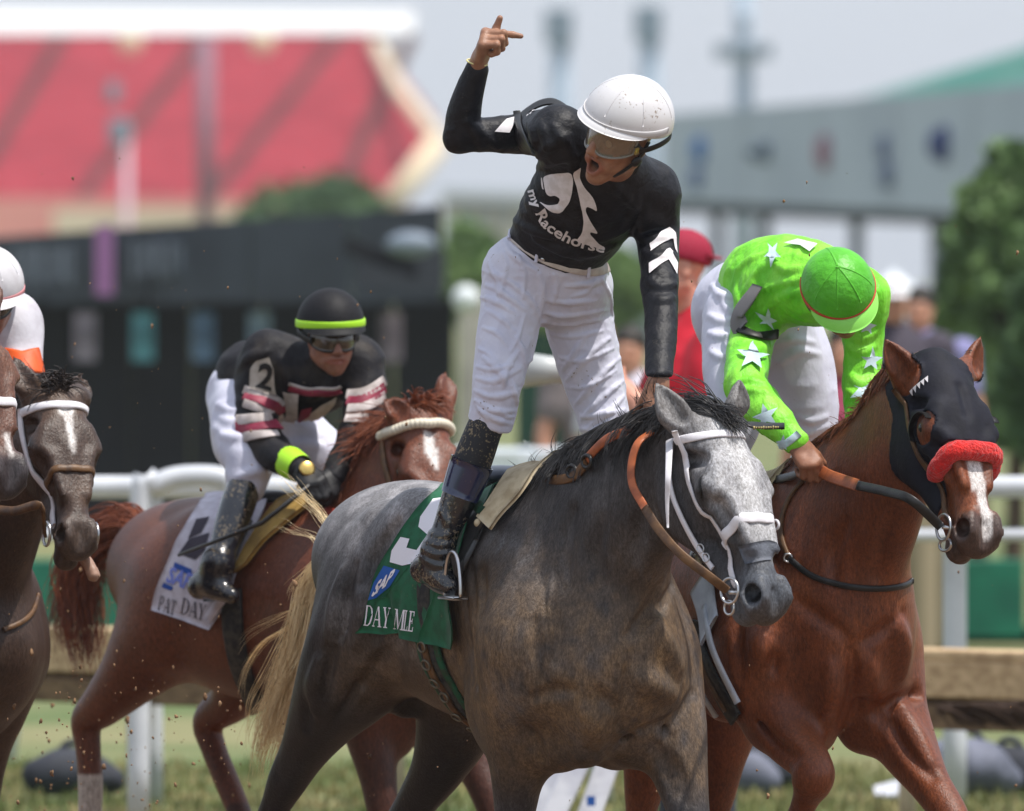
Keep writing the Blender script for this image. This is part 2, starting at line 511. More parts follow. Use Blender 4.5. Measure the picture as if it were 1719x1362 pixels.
def text_mesh(body, shear=0.0, bold=0.0):
    """outline of a word as triangles, height of capitals ~ 1"""
    cu = bpy.data.curves.new('lettering', 'FONT'); cu.body = body; cu.resolution_u = 3; cu.fill_mode = 'FRONT'; cu.shear = shear; cu.offset = bold
    o = bpy.data.objects.new('lettering', cu); sc.collection.objects.link(o)
    me = bpy.data.meshes.new_from_object(o.evaluated_get(bpy.context.evaluated_depsgraph_get()))
    me.calc_loop_triangles()
    V = np.array([v.co[:2] for v in me.vertices]); T = np.array([t.vertices[:] for t in me.loop_triangles])
    bpy.data.objects.remove(o); bpy.data.curves.remove(cu); bpy.data.meshes.remove(me)
    if len(V): V = V/.69
    return V, T
def text_on(field, body, base, height, name, mat, parent=None, lift=.003, step=6, bold=0, shear=0.0, fit=True):
    """word whose baseline follows the pixel curve base"""
    V, T = text_mesh(body, shear, bold)
    V, T = refine(V, T, step/height)
    q = catmull(base, 12); q = resample(q, 120); L = np.linalg.norm(np.diff(q, axis=0), axis=1).sum()
    x = (V[:, 0]-V[:, 0].min()); x = x/x.max()*(len(q)-1)
    i = np.clip(x.astype(int), 0, len(q)-2); f = (x-i)[:, None]
    c = q[i]*(1-f)+q[i+1]*f; t = np.gradient(q, axis=0); t /= np.linalg.norm(t, axis=1, keepdims=True); t = t[i]
    up = np.stack([t[:, 1], -t[:, 0]], 1)
    U = c+up*(V[:, 1]*height)[:, None]
    p, T = decal_vt(field, U, T, lift)
    return obj(name, p, T, mat, parent)

def text_quad(field, body, p0, p1, up, name, mat, parent=None, lift=.003, step=6, bold=0.0):
    V, T = text_mesh(body, 0, bold); V, T = refine(V, T, step/math.hypot(*up)); x = V[:, 0]-V[:, 0].min(); x /= x.max()
    p0 = np.array(p0, float); U = p0+np.outer(x, np.array(p1, float)-p0)+np.outer(V[:, 1], np.array(up, float))
    p, T = decal_vt(field, U, T, lift); return obj(name, p, T, mat, parent)
def chaikin(P, it=2):
    for _ in range(it):
        out = []
        for a, b in zip(P, P[1:]+P[:1]): out += [(a[0]*.8+b[0]*.2, a[1]*.8+b[1]*.2), (a[0]*.2+b[0]*.8, a[1]*.2+b[1]*.8)]
        P = out
    return P
def decals(field, polys, name, mat, parent=None, lift=.003, step=8):
    for p in polys: decal(field, [p], name, mat, parent, lift, step)

# ------------------------------------------------------------------ materials
def mat(name, col, rough=.6, col2=None, scale=6, detail=4, stretch=(1, 1, 1), lo=.4, hi=.62, bump=0, bscale=60, bstretch=None,
        spec=.4, metal=0, attr=False, specks=None, sheen=0, trans=0, alpha=1, emit=None, coat=0, speck2=None, bdist=.01, fine=0):
    m = bpy.data.materials.new(name); m.use_nodes = True; nt = m.node_tree; N = nt.nodes; L = nt.links
    b = N['Principled BSDF']; b.inputs['Roughness'].default_value = rough; b.inputs['Metallic'].default_value = metal
    b.inputs['Specular IOR Level'].default_value = spec
    if sheen: b.inputs['Sheen Weight'].default_value = sheen; b.inputs['Sheen Roughness'].default_value = .4
    if trans: b.inputs['Transmission Weight'].default_value = trans
    if coat: b.inputs['Coat Weight'].default_value = coat; b.inputs['Coat Roughness'].default_value = .12
    if alpha < 1: b.inputs['Alpha'].default_value = alpha
    tc = N.new('ShaderNodeTexCoord')
    def noise(sc_, st, det=4, rough_=.55):
        mp = N.new('ShaderNodeMapping'); mp.inputs['Scale'].default_value = st
        L.new(tc.outputs['Object'], mp.inputs[0])
        n = N.new('ShaderNodeTexNoise'); n.inputs['Scale'].default_value = sc_; n.inputs['Detail'].default_value = det
        n.inputs['Roughness'].default_value = rough_
        L.new(mp.outputs[0], n.inputs['Vector']); return n
    c4 = lambda c: (c[0], c[1], c[2], 1)
    cur = None
    if attr:
        a = N.new('ShaderNodeAttribute'); a.attribute_name = 'Col'; cur = a.outputs['Color']
    if col2 is not None:
        n = noise(scale, stretch, detail)
        r = N.new('ShaderNodeMapRange'); r.inputs[1].default_value = lo; r.inputs[2].default_value = hi
        L.new(n.outputs['Fac'], r.inputs[0])
        x = N.new('ShaderNodeMixRGB'); L.new(r.outputs[0], x.inputs[0])
        x.inputs[1].default_value = c4(col); x.inputs[2].default_value = c4(col2)
        if cur is not None:
            y = N.new('ShaderNodeMixRGB'); y.blend_type = 'MULTIPLY'; y.inputs[0].default_value = 1
            L.new(cur, y.inputs[1]); L.new(x.outputs[0], y.inputs[2]); cur = y.outputs[0]
        else: cur = x.outputs[0]
    if fine:
        n = noise(430, (1, 1, .3), 2); r = N.new('ShaderNodeMapRange'); r.inputs[1].default_value = .3; r.inputs[2].default_value = .7; r.inputs[3].default_value = 1-fine; r.inputs[4].default_value = 1+fine
        L.new(n.outputs['Fac'], r.inputs[0]); x = N.new('ShaderNodeMixRGB'); x.blend_type = 'MULTIPLY'; x.inputs[0].default_value = 1; L.new(cur, x.inputs[1]); L.new(r.outputs[0], x.inputs[2]); cur = x.outputs[0]
    for sp in (specks, speck2):
        if sp:
            n = noise(sp[0], (1, 1, 1), 3, .6); n2 = noise(sp[0]*.12, (1, 1, 1), 2)
            ad = N.new('ShaderNodeMath'); ad.operation = 'MULTIPLY_ADD'; L.new(n2.outputs['Fac'], ad.inputs[0])
            ad.inputs[1].default_value = .55; L.new(n.outputs['Fac'], ad.inputs[2])
            r = N.new('ShaderNodeMapRange'); r.inputs[1].default_value = sp[1]; r.inputs[2].default_value = sp[1]+.05
            r.inputs[4].default_value = sp[3] if len(sp) > 3 else 1.0
            L.new(ad.outputs[0], r.inputs[0])
            x = N.new('ShaderNodeMixRGB'); L.new(r.outputs[0], x.inputs[0])
            if cur is None: x.inputs[1].default_value = c4(col)
            else: L.new(cur, x.inputs[1])
            x.inputs[2].default_value = c4(sp[2]); cur = x.outputs[0]
    if cur is None: b.inputs['Base Color'].default_value = c4(col)
    else: L.new(cur, b.inputs['Base Color'])
    if bump:
        n = noise(bscale, bstretch or stretch, 5)
        bp = N.new('ShaderNodeBump'); bp.inputs['Strength'].default_value = bump; bp.inputs['Distance'].default_value = bdist
        L.new(n.outputs['Fac'], bp.inputs['Height']); L.new(bp.outputs[0], b.inputs['Normal'])
    if emit: b.inputs['Emission Color'].default_value = c4(emit[0]); b.inputs['Emission Strength'].default_value = emit[1]
    return m
def S(r, g, b):
    """0-255 picture value to linear"""
    f = lambda x: (x/255/12.92) if x/255 <= .04045 else ((x/255+.055)/1.055)**2.4
    return (f(r), f(g), f(b))
# ------------------------------------------------------------------ horse anatomy
class HeadFrame:
    def __init__(s, poll, nose, fwd_deg, k=None):
        """poll and nose points in space; fwd_deg = compass the face looks to (0 = image right, 90 = at the camera)"""
        s.p = np.asarray(poll, float); d = np.asarray(nose, float)-s.p
        s.L = np.linalg.norm(d); s.a = d/s.L
        t = math.radians(fwd_deg); f = np.array([math.cos(t), -math.sin(t), 0])
        n = f-s.a*(f@s.a)
        if np.linalg.norm(n) < .2: n = Z3-s.a*(Z3@s.a)
        s.n = nrm(n); s.s = np.cross(s.n, s.a)
        if s.s@np.cross(Z3, f) < 0: s.s = -s.s
        s.k = k or s.L/.60; s.kt = s.L/.60
    def __call__(s, t, n, q=0.0): return s.p+s.a*(t*s.kt)+(s.n*n+s.s*q)*s.k
    def loc(s, P):
        d = P-s.p; return d@s.a/s.kt, d@s.n/s.k, d@s.s/s.k

def horse_head(F, H, mouth=.0, ears=None, eye_open=1.0, ear_r=1.0):
    k = H.k; a, n, sd = H.a, H.n, H.s; ax = np.array([a, n, sd])
    # skull, nose
    F.chain([H(-.005, -.03), H(.10, -.012), H(.20, -.012), H(.30, -.017), H(.40, -.024), H(.48, -.03), H(.545, -.036)],
            [.082*k, .088*k, .084*k, .072*k, .062*k, .058*k, .056*k],
            [.070*k, .090*k, .092*k, .066*k, .050*k, .048*k, .050*k], side=sd, k=.03, n=4)
    for q in (-1, 1):
        F.ell(H(.17, -.115, .040*q), ax, np.array([.125, .100, .042])*k, k=.035)           # jowl
        F.cone(H(.24, -.15, .026*q), H(.47, -.09, .022*q), .034*k, .024*k, k=.03)          # jaw bar
        F.cone(H(.215, -.012, .088*q), H(.37, -.022, .055*q), .018*k, .012*k, k=.03)        # facial crest
        F.cone(H(.165, .040, .066*q), H(.235, .034, .084*q), .024*k, .022*k, k=.028)        # brow over the eye
        F.ball(H(.205, .008, .086*q), .028*k, k=.02)                                       # orbit
        F.cone(H(.13, .02, .085*q), H(.10, -.02, .08*q), .018*k, .022*k, k=.02, op='-')     # hollow above the eye
        F.cone(H(.27, .045, .062*q), H(.42, .030, .040*q), .012*k, .012*k, k=.03)           # nasal ridge
        F.cone(H(.30, -.05, .075*q), H(.43, -.06, .062*q), .022*k, .02*k, k=.04, op='-')    # hollow of the cheek
        F.ell(H(.548, -.014, .040*q), ax, np.array([.042, .038, .024])*k, k=.025)          # nostril flare
        F.cone(H(.515, .016, .036*q), H(.565, .008, .050*q), .014*k, .012*k, k=.018)        # nostril rim
        F.cone(H(.575, -.03, .052*q), H(.535, -.04, .056*q), .012*k, .013*k, k=.018)
    F.ell(H(.578, -.045, 0), ax, np.array([.034, .040, .046])*k, k=.03)                    # upper lip
    F.cone(H(.535, -.095-.04*mouth), H(.44, -.085), .034*k, .034*k, k=.03)                 # chin
    F.ell(H(.545, -.100-.045*mouth, 0), ax, np.array([.036, .028, .036])*k, k=.02)
    for q in (-1, 1):
        F.cone(H(.563, -.002, .070*q), H(.528, -.018, .036*q), .021*k, .020*k, k=.010, op='-', side=n, ea=.025*k, eb=.027*k)  # nostril hole
        F.cone(H(.585, -.072-.02*mouth, .040*q), H(.48, -.066, .055*q), .006*k+.012*mouth, .004*k, k=.012, op='-')
    F.cone(H(.60, -.072-.02*mouth, -.04), H(.60, -.072-.02*mouth, .04), .006*k+.012*mouth, k=.012, op='-')
    F.cone(H(.60, .0, 0), H(.55, .012, 0), .012*k, .008*k, k=.025, op='-')
    F.cone(H(.10, .078, 0), H(.20, .079, 0), .008*k, k=.03, op='-')
    for q in (-1, 1):   # eye opening
        F.cone(H(.19, .006, .118*q), H(.222, -.002, .116*q), .008*k, .008*k, k=.012, op='-')
    if ears is not None:
        for (base, mid, tip, open_d) in ears:
            base, mid, tip = map(np.asarray, (base, mid, tip)); od = nrm(open_d)
            axis = nrm(tip-base); od = nrm(od-axis*(od@axis)); w = np.cross(axis, od)
            F.chain([base-axis*.02, base*.6+mid*.4, mid, mid*.45+tip*.55, tip],
                    [.030*k*ear_r, .026*k*ear_r, .026*k*ear_r, .018*k*ear_r, .005], [.040*k*ear_r, .040*k*ear_r, .044*k*ear_r, .027*k*ear_r, .006], side=w, k=.025, n=4)
            F.chain([base*.45+mid*.55+od*.030*k, mid+od*.022*k, mid*.45+tip*.55+od*.014*k, tip*.95+mid*.05+od*.006],
                    [.017*k*ear_r, .021*k*ear_r, .014*k*ear_r, .003], [.020*k*ear_r, .029*k*ear_r, .017*k*ear_r, .003], side=w, k=.008, n=4, op='-')

def eyeballs(H, name_mat, parent, sides=(-1, 1), t=.205):
    for q in sides:
        MB().sphere(H(t, .004, .094*q), .019*H.k, nu=14, nv=10).build('eye', name_mat, parent)

def horse_field(fr, T, N, head, legs, h, extra=None, nside=None, lo_pad=.0):
    """T: torso stations (u,v,a,b); N: neck stations; legs: lists of (u,v,l,r[,e])"""
    tp = [fr.P(u, v) for u, v, a, b in T]; npnt = [fr.P(u, v, l) for u, v, a, b, l in N]
    lp = [[fr.P(x[0], x[1], x[2]) for x in lg] for lg in legs]
    allp = np.array(tp+npnt+[p for l in lp for p in l]+[head(0, 0), head(.6, 0)])
    lo = allp.min(0)-.30; hi = allp.max(0)+.30; lo[2] = max(lo[2]+.2, -.02)
    F = Field(lo, hi, h)
    F.chain(tp, [t[2] for t in T], [t[3] for t in T], side=fr.l, k=.03, n=8)
    sides = [fr.l]*len(N) if nside is None else [nrm(fr.l*(1-w)+head.s*w) for w in nside]
    F.chain(npnt, [t[2] for t in N], [t[3] for t in N], side=np.array(sides), k=.12, n=12)
    return F, tp, npnt, lp
def limb(F, pts, leg, k=.06):
    F.chain(pts, [x[3] for x in leg], [x[4] if len(x) > 4 else x[3] for x in leg], side=None if len(leg[0]) < 5 else leg[0][5], k=k, n=5)

def project(F, P, lift=0.0, it=4):
    """pull points onto the skin of F"""
    P = np.array(P, float)
    for _ in range(it):
        d = np.clip(F.sample(P)-lift, -.05, .05); P = P-F.grad(P)*d[..., None]
    return P
def grid_faces(a, b, wrap=False):
    i, j = np.meshgrid(np.arange(a-1), np.arange(b if wrap else b-1), indexing='ij'); i = i.ravel(); j = j.ravel(); k = (j+1) % b
    return np.stack([i*b+j, i*b+k, (i+1)*b+k, (i+1)*b+j], 1)
def slab(G, N, th):
    """closed cloth from a grid of points (a, b, 3)"""
    a, b = G.shape[:2]; top = G.reshape(-1, 3); bot = (G-N*th).reshape(-1, 3); F = grid_faces(a, b); n = a*b
    rim = []
    def edge(ids):
        for x, y in zip(ids[:-1], ids[1:]): rim.append((x, y, y+n, x+n))
    ix = np.arange(n).reshape(a, b)
    edge(ix[0]); edge(ix[-1][::-1]); edge(ix[:, 0][::-1]); edge(ix[:, -1])
    return np.concatenate([top, bot]), np.concatenate([F, F[:, ::-1]+n, np.array(rim)])
def drape(F, fr, rear, front, nu, nv, lift, th=.006, ns=7, both=True, wrinkle=0.0):
    """cloth over the back between two pixel curves (top to bottom) on the near side, mirrored to the far side"""
    def curve(q):
        q = resample(catmull(q, 8), nv*3); p, n, h = F.cast(q[:, 0], q[:, 1], lift); return resample(p[h], nv)
    A, B = curve(rear), curve(front)
    t = np.linspace(0, 1, nu)[None, :, None]
    near = A[:, None]*(1-t)+B[:, None]*t
    if both:
        mir = near-2*(((near-fr.o)@fr.l)[..., None])*fr.l
        s_ = np.linspace(0, 1, ns)[1:-1, None, None]
        top = mir[0][None]*(1-s_)+near[0][None]*s_; top[..., 2] += .02
        G = np.concatenate([mir[::-1], top, near])
    else: G = near
    sh = G.shape; G = project(F, G.reshape(-1, 3), lift, 6).reshape(sh)
    N = F.grad(G.reshape(-1, 3)).reshape(sh)
    if wrinkle: G = G+N*(wrinkle*(vnoise(G.reshape(-1, 3)*14)-.4)).reshape(sh[0], sh[1], 1)
    N2 = np.cross(np.gradient(G, axis=1), np.gradient(G, axis=0)); 
    return slab(G, N, th)
# ------------------------------------------------------------------ human anatomy
class Face:
    """head frame: c skull centre, f face direction, u up, l the person's left; metres"""
    def __init__(s, c, f, u, k=1.0):
        s.c = np.asarray(c, float); s.f = nrm(f); u = np.asarray(u, float); s.u = nrm(u-s.f*(u@s.f)); s.l = np.cross(s.u, s.f); s.k = k
        s.ax = np.array([s.f, s.l, s.u])
    def __call__(s, f, l, u): return s.c+(s.f*f+s.l*l+s.u*u)*s.k
    def loc(s, P):
        d = (P-s.c)/s.k; return d@s.f, d@s.l, d@s.u
def head_mesh(A, mouth=0.0, neck=None, h=.0035):
    k = A.k
    pts = np.array([A(.15, 0, 0), A(-.13, 0, 0), A(0, .1, 0), A(0, -.1, 0), A(0, 0, .13), A(0, 0, -.16)]+([neck] if neck is not None else []))
    F = Field(pts.min(0)-.06, pts.max(0)+.06, h); ax = A.ax
    F.ell(A(-.01, 0, .030), ax, np.array([.096, .074, .092])*k, k=.02)
    F.ell(A(.028, 0, -.035), ax, np.array([.062, .060, .078])*k, k=.03)
    for q in (-1, 1):
        F.cone(A(.062, .012*q, -.103-.012*mouth), A(-.005, .056*q, -.060), .020*k, .020*k, k=.03)
        F.ball(A(.056, .036*q, -.028), .026*k, k=.025)                     # cheek
        F.ball(A(.070, .030*q, -.075), .016*k, k=.02)
        F.cone(A(.084, .010*q, .024), A(.068, .050*q, .018), .012*k, .010*k, k=.015)   # brow
        F.ball(A(.094, .032*q, .000), .0165*k, k=.012, op='-')              # socket
        F.ball(A(.072, .031*q, .000), .0150*k, k=.004)                      # eyeball and lids
        F.ball(A(.101, .0135*q, -.042), .0088*k, k=.008)                    # wing of the nose
        F.ell(A(-.012, .076*q, -.008), ax, np.array([.020, .009, .032])*k, k=.008)   # ear
        F.ell(A(-.008, .085*q, -.004), ax, np.array([.010, .006, .019])*k, k=.005, op='-')
    F.ball(A(.070, 0, -.104-.014*mouth), .018*k, k=.02)
    F.cone(A(.090, 0, .014), A(.114, 0, -.034), .0085*k, .0125*k, k=.014)   # nose
    for q in (-1, 1): F.ball(A(.107, .008*q, -.050), .0045*k, k=.004, op='-')
    op_ = .012*mouth
    F.chain([A(.070, -.027, -.072), A(.090, -.012, -.064+op_*.3), A(.092, 0, -.066+op_*.3), A(.090, .012, -.064+op_*.3), A(.070, .027, -.072)], np.array([.004, .0075, .0075, .0075, .004])*k, k=.008)
    F.chain([A(.070, -.027, -.074), A(.087, -.012, -.081-op_*1.4), A(.089, 0, -.083-op_*1.4), A(.087, .012, -.081-op_*1.4), A(.070, .027, -.074)], np.array([.004, .0075, .0085, .0075, .004])*k, k=.008)
    if mouth > 0: F.ell(A(.088, 0, -.074-op_*.5), ax, np.array([.030, .018, .006+.011*mouth])*k, k=.004, op='-')
    else: F.chain([A(.080, -.024, -.073), A(.099, 0, -.073), A(.080, .024, -.073)], [.0022]*3, k=.005, op='-')
    if neck is not None: F.cone(A(-.012, 0, -.060), neck, .056*k, .062*k, k=.03)
    return F
def skin_cols(A, V, base, mouth=0.0):
    f, l, u = A.loc(V); base = np.asarray(base); c = np.tile(base, (len(V), 1))*(.88+.24*vnoise(V*60))[:, None]
    near = (np.abs(l) < .10)&(f > -.1)&(f < .14)&(np.abs(u) < .16)
    lip = near*sstep(.016, .008, np.sqrt(((u+.074+.006*mouth)*(1/(1+.9*mouth)))**2+(l*.30)**2))*sstep(.075, .084, f)
    c = c+(base*np.array([.95, .62, .62])-c)*(lip*.8)[:, None]
    if mouth > 0:
        ins = near*sstep(.084, .074, f)*sstep(.020, .012, np.sqrt((l*.8)**2+(u+.078)**2)); c = c+(np.array([.02, .006, .006])-c)*ins[:, None]
    eye = near*sstep(.017, .012, np.sqrt((np.abs(l)-.031)**2+(u*1.6)**2))*sstep(.05, .07, f); c = c+(np.array([.05, .03, .025])-c)*(eye*.8)[:, None]
    ck = near*sstep(.03, .015, np.sqrt((np.abs(l)-.036)**2+(u+.03)**2)); c = c*(1+ck[:, None]*np.array([.12, -.02, -.04]))
    return np.clip(c, 0, 1)
def rot(v, axis, deg):
    a = math.radians(deg); axis = nrm(axis); return v*math.cos(a)+np.cross(axis, v)*math.sin(a)+axis*(axis@v)*(1-math.cos(a))
def hand_mesh(wrist, d, p, t, curls, thumb=(35, 20, 15), k=1.0, h=.0026, fore=None, spread=3.0):
    """wrist point, d towards the knuckles, p out of the palm, t thumb side; curls = (c1,c2,c3) for index..little"""
    wrist = np.asarray(wrist, float); d = nrm(d); p = np.asarray(p, float); p = nrm(p-d*(p@d)); tt = np.cross(p, d); t = tt if tt@np.asarray(t) > 0 else -tt
    F = Field(wrist-.23*k, wrist+.23*k, h)
    cx = np.cross(d, p)  # rotation axis that curls d towards p
    for i, (off, ln, c) in enumerate(zip((.027, .009, -.009, -.026), (.96, 1.06, 1.0, .80), curls)):
        kn = wrist+(d*(.088-.006*abs(i-1))+t*off-p*.002)*k
        F.chain([wrist+(d*.004+t*off*.55)*k, wrist+(d*.05+t*off*.95)*k, kn], np.array([.014, .0125, .0115])*k, k=.016)
        dr = rot(d, p, 0); dr = nrm(d+t*math.radians(spread)*(1.5-i)*.6); q = kn; ax = np.cross(dr, p); pts = [kn]; r = [.0105]
        for a, L, rr in zip(c, (.044, .027, .022), (.0092, .0085, .0066)):
            dr = rot(dr, ax, a); q = q+dr*L*ln*k; pts.append(q); r.append(rr)
        for j in range(3): F.cone(pts[j], pts[j+1], r[j]*k, r[j+1]*k, k=.004)
        F.ball(pts[1]-p*.001, .0096*k, k=.004)
    a1, a2, a3 = thumb
    b0 = wrist+(d*.018+t*.020+p*.006)*k; td = rot(d, p, 0); td = nrm(d*math.cos(math.radians(a1))+t*math.sin(math.radians(a1))+p*.25)
    b1 = b0+td*.044*k; td2 = rot(td, np.cross(td, p), a2); b2 = b1+td2*.034*k; td3 = rot(td2, np.cross(td2, p), a3); b3 = b2+td3*.026*k
    F.cone(b0, b1, .0165*k, .0125*k, k=.014); F.cone(b1, b2, .0118*k, .0100*k, k=.005); F.cone(b2, b3, .0100*k, .0078*k, k=.004)
    F.cone(wrist+(d*.03+t*.012+p*.006)*k, wrist+(d*.06-t*.012+p*.004)*k, .014*k, .014*k, k=.02)
    if fore is not None: F.cone(fore, wrist+d*.012*k, .026*k, .0225*k, k=.02, side=p, ea=.022*k, eb=.018*k)
    return F
def wrinkle(F, V, amp, sc_, ax=None, lo=.35):
    """push cloth out along its normals in soft folds; ax stretches the folds"""
    n = F.grad(V); q = V*sc_ if ax is None else V@np.asarray(ax)
    w = np.abs(vnoise(q)*2-1); return V+n*(amp*(.5-w))[:, None]
def folds(F, lines, r=.006, k=.018, lift=0.0, op='+'):
    for uv in lines:
        q = resample(catmull(uv, 6), 9); p, n, h = F.cast(q[:, 0], q[:, 1], lift)
        if h.sum() < 3: continue
        p = p[h]; t = np.linspace(0, 1, len(p)); F.chain(p, r*(.35+.9*np.sin(t*math.pi)), k=k, n=1, op=op)
def helmet_field(A, rx=.128, ry=.108, rz=.118, c=(-.012, 0, .040), rim=-.012, peak=True, h=.004, back=.05, pk=.055, tilt=.22):
    """jockey skull cap with silk; open below a rim plane that drops at the back"""
    k = A.k; m = .2*k; F = Field(A.c-m-.02, A.c+m+.02, h); cc = A(*c); ax = A.ax
    F.ell(cc, ax, np.array([rx, ry, rz])*k, k=.01)
    nn = nrm(-A.u*1.0-A.f*tilt*-1.0)
    nn = nrm(-A.u+A.f*tilt*.6)
    F.cut(A(.06, 0, .018+rim), nn, k=.012)
    F.ell(cc-A.u*.006*k, ax, np.array([rx-.016, ry-.014, rz-.012])*k, k=.008, op='-')
    return F
def peak_on(F, A, mtl, parent, rim=-.012, pk=.05, span=68, droop=.35, c=(-.012, 0, .040), u0=.022, th=.0045):
    """peak of the cap, grown out of the shell just above the rim"""
    a = np.radians(np.linspace(-span, span, 41)); d = np.cos(a)[:, None]*A.f+np.sin(a)[:, None]*A.l
    cc = np.array([A(c[0], 0, .018+rim+.132*(.125*math.cos(x)-.06)+.007) for x in a]); p, hit = F.march(cc+d*.24, -d, 0, .23)
    w = np.sqrt(np.clip(1-(np.abs(a)/a.max())**2.6, 0, 1))
    rows = [p-d*.006]
    for t in np.linspace(.08, 1, 7):
        o = pk*A.k*t*w; rows.append(p+A.f*(o*.75)[:, None]+d*(o*.25)[:, None]-A.u*(o*droop+.010*t*t*w)[:, None])
    G = np.array(rows); N = np.cross(np.gradient(G, axis=1), np.gradient(G, axis=0)); N /= np.maximum(np.linalg.norm(N, axis=2, keepdims=True), 1e-9)
    if (N[3, 20]@A.u) < 0: N = -N
    V, Q = slab(G, N, th); return obj('peak', V, Q, mtl, parent)
def empty_ground(p): return (p[0], p[1], 0.0)
mat_eye = mat('horse_eye', (.012, .008, .006), .12, spec=.6)

def inner(F, g, off):
    """the limb under the cloth"""
    keep = F.g; F.g = (g+np.float32(off)); r = F.mesh(1); F.g = keep; return r
# ------------------------------------------------------------------ grey racehorse in front
fr1 = Frame(900, 800, 0, 60)
P1 = fr1.P
T1 = [(1035, 1095, .20, .18), (1008, 1100, .28, .235), (965, 1055, .335, .26), (908, 1020, .372, .265), (836, 1020, .355, .29), (765, 1000, .325, .30),
      (694, 962, .28, .29), (650, 942, .21, .235), (630, 968, .16, .17)]
N1 = [(960, 960, .31, .20, 0), (1020, 890, .275, .155, 0), (1072, 825, .21, .115, 0), (1120, 765, .145, .090, .01), (1150, 738, .10, .078, .02)]
poll1 = P1(1186, 715, .035)
nose1 = poll1+np.array([112/570, -.25, -296/570])
H1 = HeadFrame(poll1, nose1, 48, k=1.12)
L1 = [  # fore right, fore left, hind right, hind left
    [(905, 1080, -.17, .17), (885, 1180, -.17, .125), (872, 1260, -.165, .092), (866, 1340, -.16, .066), (862, 1400, -.16, .054), (860, 1440, -.16, .055), (860, 1480, -.16, .040), (862, 1560, -.16, .034), (864, 1620, -.16, .042), (876, 1665, -.16, .034), (884, 1700, -.16, .055), (886, 1718, -.16, .062)],
    [(1085, 1120, .17, .15), (1118, 1210, .18, .118), (1136, 1275, .18, .090), (1152, 1345, .18, .066), (1164, 1400, .18, .054), (1172, 1440, .18, .055), (1180, 1480, .18, .040), (1200, 1560, .18, .034), (1214, 1620, .18, .042), (1230, 1665, .18, .034), (1240, 1700, .18, .055), (1243, 1718, .18, .062)],
    [(688, 985, -.11, .20), (642, 1045, -.15, .200), (597, 1120, -.19, .168), (548, 1195, -.20, .112), (512, 1258, -.20, .075), (482, 1312, -.20, .060), (462, 1355, -.20, .046), (425, 1440, -.20, .040), (395, 1510, -.20, .045), (380, 1560, -.2, .036), (372, 1590, -.2, .055), (372, 1606, -.2, .062)],
    [(770, 1080, .12, .19), (775, 1160, .15, .150), (762, 1225, .16, .115), (735, 1290, .16, .082), (700, 1345, .16, .062), (668, 1400, .16, .055), (650, 1450, .16, .042), (645, 1530, .16, .038), (650, 1590, .16, .044), (664, 1640, .16, .036), (672, 1680, .16, .055), (674, 1700, .16, .062)]]
F1, tp, npn, lp = horse_field(fr1, T1, N1, H1, L1, .0066, nside=[0, 0, .2, .6, 1])
for pts, lg in zip(lp, L1): limb(F1, pts, lg, .07)
# shoulder, breast and thigh muscles
M1 = fr1.M
for q in (-1, 1):
    F1.chain([M1(915, 900, .10*q), M1(930, 975, .17*q), M1(985, 1060, .20*q), M1(1000, 1130, .19*q)], [.10, .15, .14, .11], [.06, .09, .09, .08], side=fr1.l, k=.12)
    F1.chain([M1(985, 1120, .20*q), M1(925, 1180, .19*q)], [.10, .10], [.07, .08], side=fr1.l, k=.10)
    F1.chain([M1(1052, 1020, .045*q), M1(1050, 1100, .080*q), M1(1040, 1180, .088*q), M1(1022, 1245, .080*q)], [.05, .085, .095, .075], [.05, .075, .08, .065], side=fr1.l, k=.07)
    F1.cone(M1(985, 1245, .10*q), M1(920, 1230, .12*q), .085, .09, k=.08)
F1.chain([P1(700, 900, -.17), P1(662, 960, -.19), P1(630, 1060, -.235)], [.14, .15, .12], [.09, .09, .07], side=fr1.l, k=.08)
F1.cone(P1(668, 1130, -.02), P1(680, 1180, -.02), .060, .045, k=.05)                                  # sheath
F1.cone(P1(1066, 1030, 0), P1(1048, 1230, 0), .020, .016, k=.045, op='-')                             # groove of the breast
F1.chain([P1(1070, 1245, .10), P1(1110, 1208, .19), P1(1150, 1160, .27)], [.007, .011, .008], k=.035, op='-')
F1.chain([P1(1085, 1010, -.13), P1(1105, 930, -.115), P1(1140, 850, -.10)], [.018, .02, .018], k=.05, op='-')  # jugular groove
F1.chain([P1(655, 1010, -.30), P1(660, 1090, -.29), P1(640, 1150, -.25)], [.012, .02, .02], k=.06, op='-')
F1.chain([P1(586, 960, -.235), P1(560, 1060, -.27), P1(535, 1160, -.27)], [.010, .012, .01], k=.05, op='-')
# thigh, flank and shoulder relief
F1.chain([P1(640, 880, -.20), P1(592, 960, -.215), P1(560, 1060, -.225), P1(535, 1150, -.215)], [.05, .06, .062, .05], k=.05)
F1.chain([P1(660, 880, -.27), P1(622, 960, -.30), P1(594, 1060, -.30), P1(570, 1150, -.28)], [0.007, 0.011, 0.012, 0.008], k=.035, op='-')
F1.chain([P1(668, 1000, -.31), P1(660, 1080, -.30), P1(636, 1150, -.26)], [0.008, 0.014, 0.011], k=.05, op='-')
F1.chain([P1(600, 1150, -.27), P1(560, 1215, -.27), P1(520, 1280, -.25)], [0.004, 0.008, 0.006], k=.03, op='-')
F1.chain([P1(505, 1180, -.24), P1(492, 1240, -.24), P1(474, 1300, -.24)], [0.006, 0.008, 0.006], k=.03, op='-')
F1.chain([P1(930, 900, -.22), P1(905, 1010, -.27), P1(912, 1100, -.285)], [0.006, 0.010, 0.007], k=.05, op='-')
F1.chain([P1(985, 1060, -.26), P1(960, 1140, -.27), P1(925, 1200, -.26)], [0.006, 0.010, 0.007], k=.045, op='-')
